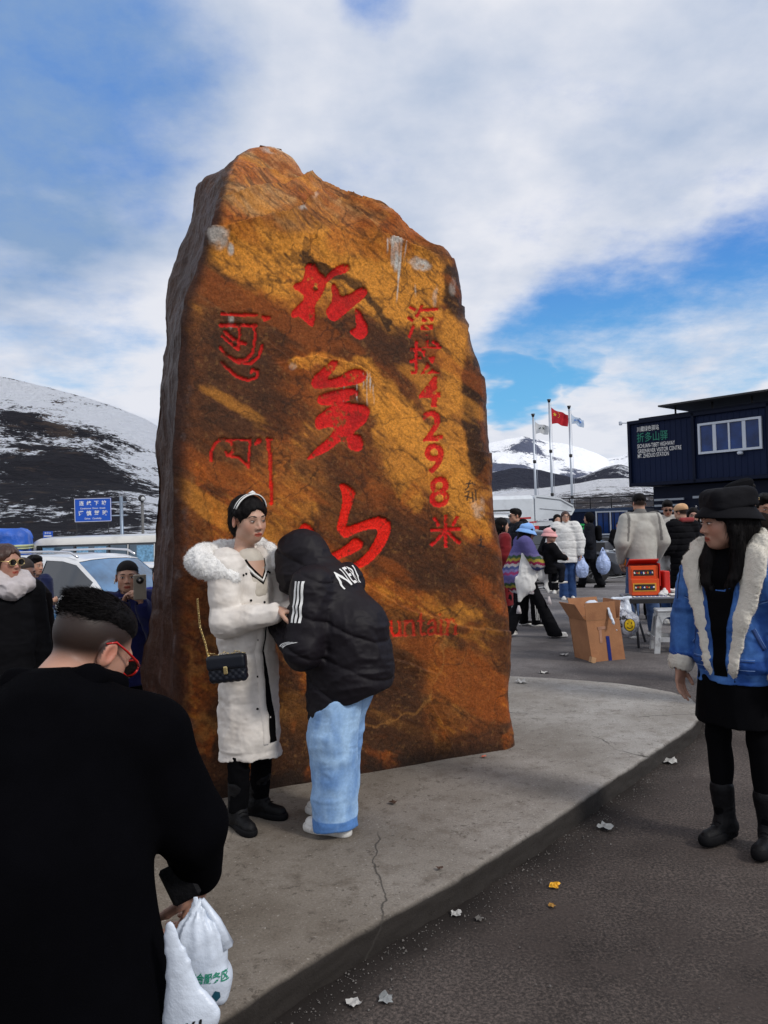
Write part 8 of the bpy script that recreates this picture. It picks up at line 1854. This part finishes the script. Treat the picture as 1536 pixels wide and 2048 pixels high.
    decal('smiling_face', [(x * 1.13, y * 1.13) for x, y in circ], [tuple(range(len(circ)))], o, ex, ez, (0, 1, 0), body, bb, b, .002, sub=.012); decal('smiling_face', circ, [tuple(range(len(circ)))], o, ex, ez, (0, 1, 0), body, yy, b, .004, sub=.012)
    for cx in (-.02, .02): decal('printed_eye', [(cx + math.cos(a) * .005, .02 + math.sin(a) * .011) for a in np.linspace(0, 2 * PI, 10)[:-1]], [tuple(range(9))], o, ex, ez, (0, 1, 0), body, bb, b, .006)
    V = [];  n = 13
    for a in np.linspace(R(205), R(335), n): V += [(math.cos(a) * .030, .0 + math.sin(a) * .034), (math.cos(a) * .037, .0 + math.sin(a) * .042)]
    decal('printed_mouth', V, [(2 * i, 2 * i + 1, 2 * i + 3, 2 * i + 2) for i in range(n - 1)], o, ex, ez, (0, 1, 0), body, bb, b, .006)
    V2, F2 = text_mesh('THANK', .055, bold=.003); decal('lettering', V2, F2, vv((-.07, -.4, -.225)), ex, ez, (0, 1, 0), body, bb, b, .004)
    V2, F2 = text_mesh('YOU', .05, bold=.003); decal('lettering', V2, F2, vv((-.08, -.4, -.31)), ex, ez, (0, 1, 0), body, bb, b, .004)
table()
def stool():
    d = 1.5 * F / (1308 - 1036); l = spot(1327, d + .12); root = empty('stool', l, R(-10), 'white scuffed plastic stool under the folding table', 'stool'); PL = M('scuffed_white_plastic', (.46, .48, .50), rough=.5, var=.12, vs=6, bump=.1, dirt=(.20, .20, .20), dirts=7)
    h = .47; wt, wb = .125, .175
    m = MB(); m.box((0, 0, h - .012), (wt * 2, wt * 2, .028), bev=.010); m.box((0, 0, h - .05), (wt * 2 - .01, wt * 2 - .01, .05), bev=.006); m.build('seat', PL, root)
    for sx in (-1, 1):
        for sy in (-1, 1):
            m = MB(); n = []
            for z, w_ in ((h - .06, wt), (h * .5, (wt + wb) / 2), (0, wb)):
                n.append([(sx * w_, sy * (w_ - .055), z), (sx * w_, sy * w_, z), (sx * (w_ - .055), sy * w_, z)])
            V = [q for r_ in n for q in r_] + [(q[0] * .955, q[1] * .955, q[2]) for r_ in n for q in r_]
            F_ = [(i * 3 + j, i * 3 + j + 1, (i + 1) * 3 + j + 1, (i + 1) * 3 + j) for i in (0, 1) for j in (0, 1)]; F_ += [tuple(q + 9 for q in f)[::-1] for f in F_]
            for i in (0, 1): F_ += [(i * 3, (i + 1) * 3, (i + 1) * 3 + 9, i * 3 + 9), (i * 3 + 2, i * 3 + 11, (i + 1) * 3 + 11, (i + 1) * 3 + 2)]
            F_ += [(6, 7, 16, 15), (7, 8, 17, 16)]; m.add(V, F_); m.build('leg', PL, root)
    for a in range(4):
        Rz = Matrix.Rotation(a * PI / 2, 3, 'Z'); m = MB(); w_ = wb * .68 + wt * .32
        m.box(tuple(Rz @ Vector((0, -(w_), .15))), (w_ * 2 - .09, .012, .05), Rz); m.build('cross_brace', PL, root)
        m = MB(); pts = []
        for t in np.linspace(0, PI, 11): pts.append((math.cos(t) * .075, h - .16 + math.sin(t) * .085))
        y0 = -(wt + .006); V = [tuple(Rz @ Vector((x, y0 - (h - .06 - z) * .12, z))) for x, z in pts] + [tuple(Rz @ Vector((math.cos(t) * .10, y0 - .001, h - .06 - (0 if 0 else 0)))) for t in np.linspace(0, PI, 11)]
        m.add(V, [(i, i + 1, 12 + i, 11 + i) for i in range(10)]); m.build('arched_panel', PL, root)
stool()
def dog_tissue():
    pass
# ------------------------------------------------------------------ bags held by the man in the black coat
def front_bags():
    ax = P(404, 1835, 1.52); r = plastic_bag('white shopping bag with green Chinese lettering beside the man in the black coat', tuple(ax + vv((.0, 0, .035))), .30, .20, BAGW, R(5), handles=True, seed=3)
    for c in list(r.children):
        if c.name.startswith('bag_body'): bpy.data.objects.remove(c)
    q = SD(); q.cap((-.01, .0, -.08), (.004, 0, -.155), .046, .050, k=.03, sq=((0, 1, 0), .6)); q.cap((-.01, 0, .0), (-.005, 0, -.09), .008, .040, k=.03, sq=((0, 1, 0), .6)); q.box((.0, 0, -.165), (.052, .026, .035), rotm(0, 0, .1), .02, k=.02)
    body = add_sd(r, 'bag_body', q, .0038, BAGW, lambda p: .0045 * (.5 - np.abs(np.sin(np.arctan2(p[:, 1] * 1.6, p[:, 0] + .002) * 5 + 2.5 * vnoise(p * 12, 2)))) * sstep(p[:, 2], -.15, -.03) + .0035 * (.6 - np.abs(vnoise(p @ np.array([[1, 0, .5], [0, 1, 0], [-.6, 0, 1]]) * np.array([30, 30, 12]), 3)) * 2))
    gr = M('green_print', (.01, .22, .13), rough=.5, bump=0); V2, F2 = text_mesh('综合服务区', .0155, bold=.0004, align='CENTER'); decal('lettering', V2, F2, vv((.014, -.3, -.138)), vv((1, 0, -.05)), vv((.1, 0, 1.2)), (0, 1, 0), body, gr, r, .0025, sub=.006, label='green Chinese lettering')
    em = M('dark_teal_print', (.01, .08, .12), rough=.5, bump=0); decal('emblem', [(-.008, .0), (-.002, .010), (.007, .006), (.008, -.004), (.0, -.012)], [(0, 1, 2, 3, 4)], vv((.028, -.3, -.172)), vv((1, 0, 0)), vv((0, 0, 1)), (0, 1, 0), body, em, r, .002, sub=.005)
    a2 = P(362, 1900, 1.43); r2 = plastic_bag('long white plastic bag with black handwriting hanging lowest beside the black coat', tuple(a2 + vv((.0, 0, .06))), .30, .20, BAGW, R(-8), handles=False, seed=5)
    for c in list(r2.children):
        if c.name.startswith('bag_body'): bpy.data.objects.remove(c)
    q = SD(); q.cap((-.022, 0, -.015), (.015, .0, -.185), .010, .046, k=.03, sq=((0, 1, 0), .45)); q.cap((.0, 0, -.20), (.050, 0, -.175), .03, .012, k=.03, sq=((0, 1, 0), .45))
    body = add_sd(r2, 'bag_body', q, .0035, BAGW, lambda p: .0024 * (.6 - np.abs(vnoise(p @ np.array([[1, 0, .5], [0, 1, 0], [-.7, 0, 1]]) * np.array([34, 34, 10]) + 5, 3)) * 2)); V2, F2 = text_mesh('V !', .026, bold=.001, shear=.3); decal('lettering', V2, F2, vv((.028, -.3, -.188)), vv((1, 0, .25)), vv((-.2, 0, 1)), (0, 1, 0), body, BLACKP2, r2, .002, sub=.006)
    # black pouch held in the same hand
    pc = P(360, 1765, 1.66); r3 = empty('pouch', tuple(pc), R(4), 'flat black pouch held open in the hand of the man in the black coat', 'pouch'); m = MB(); m.box((0, 0, 0), (.065, .016, .085), Matrix.Rotation(R(-24), 3, 'Y'), .006); m.build('pouch_body', black_leather, r3)
front_bags()
# ------------------------------------------------------------------ litter and small marks on the ground
def litter():
    rs = np.random.RandomState(11); PAP = M('dirty_paper', (.42, .41, .39), rough=.8, var=.3, vs=30, bump=.4, bs=80); YEL = M('yellow_peel', (.72, .36, .01), rough=.5, var=.2, vs=40, bump=.3); GV = M('grit_stone', (.13, .12, .11), rough=.9, var=.3, vs=30, bump=.4); LEAF = M('dry_leaf', (.06, .03, .018), rough=.9)
    def scrap(x, y, w_, mat, label, cat, z=None, name='litter'):
        zz = PH if z is None else z; p = G(x, y, zz); r = empty(name, (float(p[0]), float(p[1]), (float(ground_z(p[0], p[1])) if z is None or z == 0 else zz) + .006), rs.uniform(0, 6), label, cat); n = 5; k = w_ / F * np.linalg.norm(p[:2]); rows = []
        for i in range(n): rows.append([((i / (n - 1) - .5) * k + rs.normal(0, k * .06), (j / (n - 1) - .5) * k * .9 + rs.normal(0, k * .06), abs(rs.normal(0, k * .14)) + .002) for j in range(n)])
        m = MB(); m.grid(rows); m.build('scrap', mat, r, False); return r
    scrap(1110, 1776, 20, YEL, 'bright yellow peel lying on the dark asphalt', 'peel', 0.0, 'fruit_peel'); scrap(1104, 1816, 13, M('brown_peel', (.30, .15, .02), rough=.7), 'small brown yellow scrap just below the yellow peel', 'scrap', 0.0)
    scrap(1043, 1366, 20, PAP, 'white paper scrap on the concrete edge right of the boulder', 'paper', PH); scrap(1089, 1347, 16, PAP, 'white paper scrap on the asphalt beyond the platform', 'paper', 0.0)
    scrap(1128, 1311, 14, PAP, 'small paper scrap left of the cardboard box', 'paper', 0.0); scrap(1228, 1315, 14, PAP, 'small paper scrap at the right foot of the cardboard box', 'paper', 0.0)
    scrap(912, 1832, 20, PAP, 'crumpled tissue at the foot of the kerb', 'tissue', 0.0); scrap(958, 1842, 16, GV, 'grey crumb of concrete beside the tissue at the kerb', 'rubble', 0.0); scrap(708, 2012, 26, PAP, 'torn paper at the kerb foot near the bottom edge', 'paper', 0.0); scrap(772, 2004, 26, M('clear_wrapper', (.24, .25, .25), rough=.3, var=.3, bump=.5), 'crumpled clear wrapper on the asphalt near the bottom edge', 'wrapper', 0.0)
    scrap(1340, 1526, 26, PAP, 'pale crumpled wrapper below the kerb right of centre', 'wrapper', 0.0); scrap(1456, 1446, 26, PAP, 'white paper scrap between the legs of the woman in denim', 'paper', 0.0); scrap(1212, 1658, 24, M('clear_wrapper'), 'flattened pale wrapper on the asphalt right of the kerb', 'wrapper', 0.0)
    scrap(786, 1608, 14, LEAF, 'dark dry leaf on the concrete in front of the boulder', 'leaf', PH, 'leaf'); scrap(880, 1740, 12, LEAF, 'dark speck of mud on the concrete near the kerb', 'leaf', PH, 'leaf'); scrap(968, 1516, 10, M('red_scrap', (.55, .12, .06), rough=.5), 'tiny red scrap at the right foot of the boulder', 'scrap', PH)
    # grit along the kerb foot
    V = []; Fc = []
    n = 2600; E = edge_f; tang = np.gradient(E, axis=0); tang /= np.linalg.norm(tang, axis=1)[:, None]; nr = np.stack([tang[:, 1], -tang[:, 0]], -1)
    i = rs.randint(10, len(E) - 60, n); off = np.abs(rs.normal(0, .12, n)) + .01; off[:500] = rs.uniform(.0, 1.4, 500)
    P_ = E[i] + nr[i] * off[:, None] + rs.normal(0, .01, (n, 2)); sz = rs.gamma(1.6, .0010, n) + .0008
    base = np.array([(1, 0, 0), (-.5, .8, 0), (-.6, -.8, 0), (0, 0, 1), (.1, .1, -.6)])
    for k in range(n):
        a = rs.uniform(0, 6.3); c_, s_ = math.cos(a), math.sin(a); b = base * sz[k] * rs.uniform(.6, 1.4, (5, 3)); q = np.c_[b[:, 0] * c_ - b[:, 1] * s_, b[:, 0] * s_ + b[:, 1] * c_, b[:, 2]] + np.array([P_[k, 0], P_[k, 1], .004]); o = len(V); V += list(q); Fc += [(o, o + 1, o + 3), (o + 1, o + 2, o + 3), (o + 2, o, o + 3), (o, o + 4, o + 1), (o + 1, o + 4, o + 2), (o + 2, o + 4, o)]
    g = mesh_np('grit', V, Fc, GV, None, False); tag(g, 'fine grey grit gathered on the asphalt along the foot of the kerb', 'grit', kind='stuff')
    # blue and purple packets at the right edge
    p = G(1530, 1450, 0); r = empty('shopping_bag', (float(p[0]) + .1, float(p[1]), 0), 0, 'blue and purple packed bag on the ground at the right edge', 'bag'); q = SD(); q.ell((0, 0, .09), (.14, .10, .09)).ell((.03, 0, .17), (.10, .08, .06), None, k=.04); add_sd(r, 'bag_body', q, .008, M('purple_blue_film', (.08, .07, .42), rough=.3, var=.6, vs=10, bump=.4), folds(.010, 16, 3)); m = MB(); m.box((0, 0, .012), (.40, .26, .024), bev=.006); m.build('tray', c_blue, r)
litter()
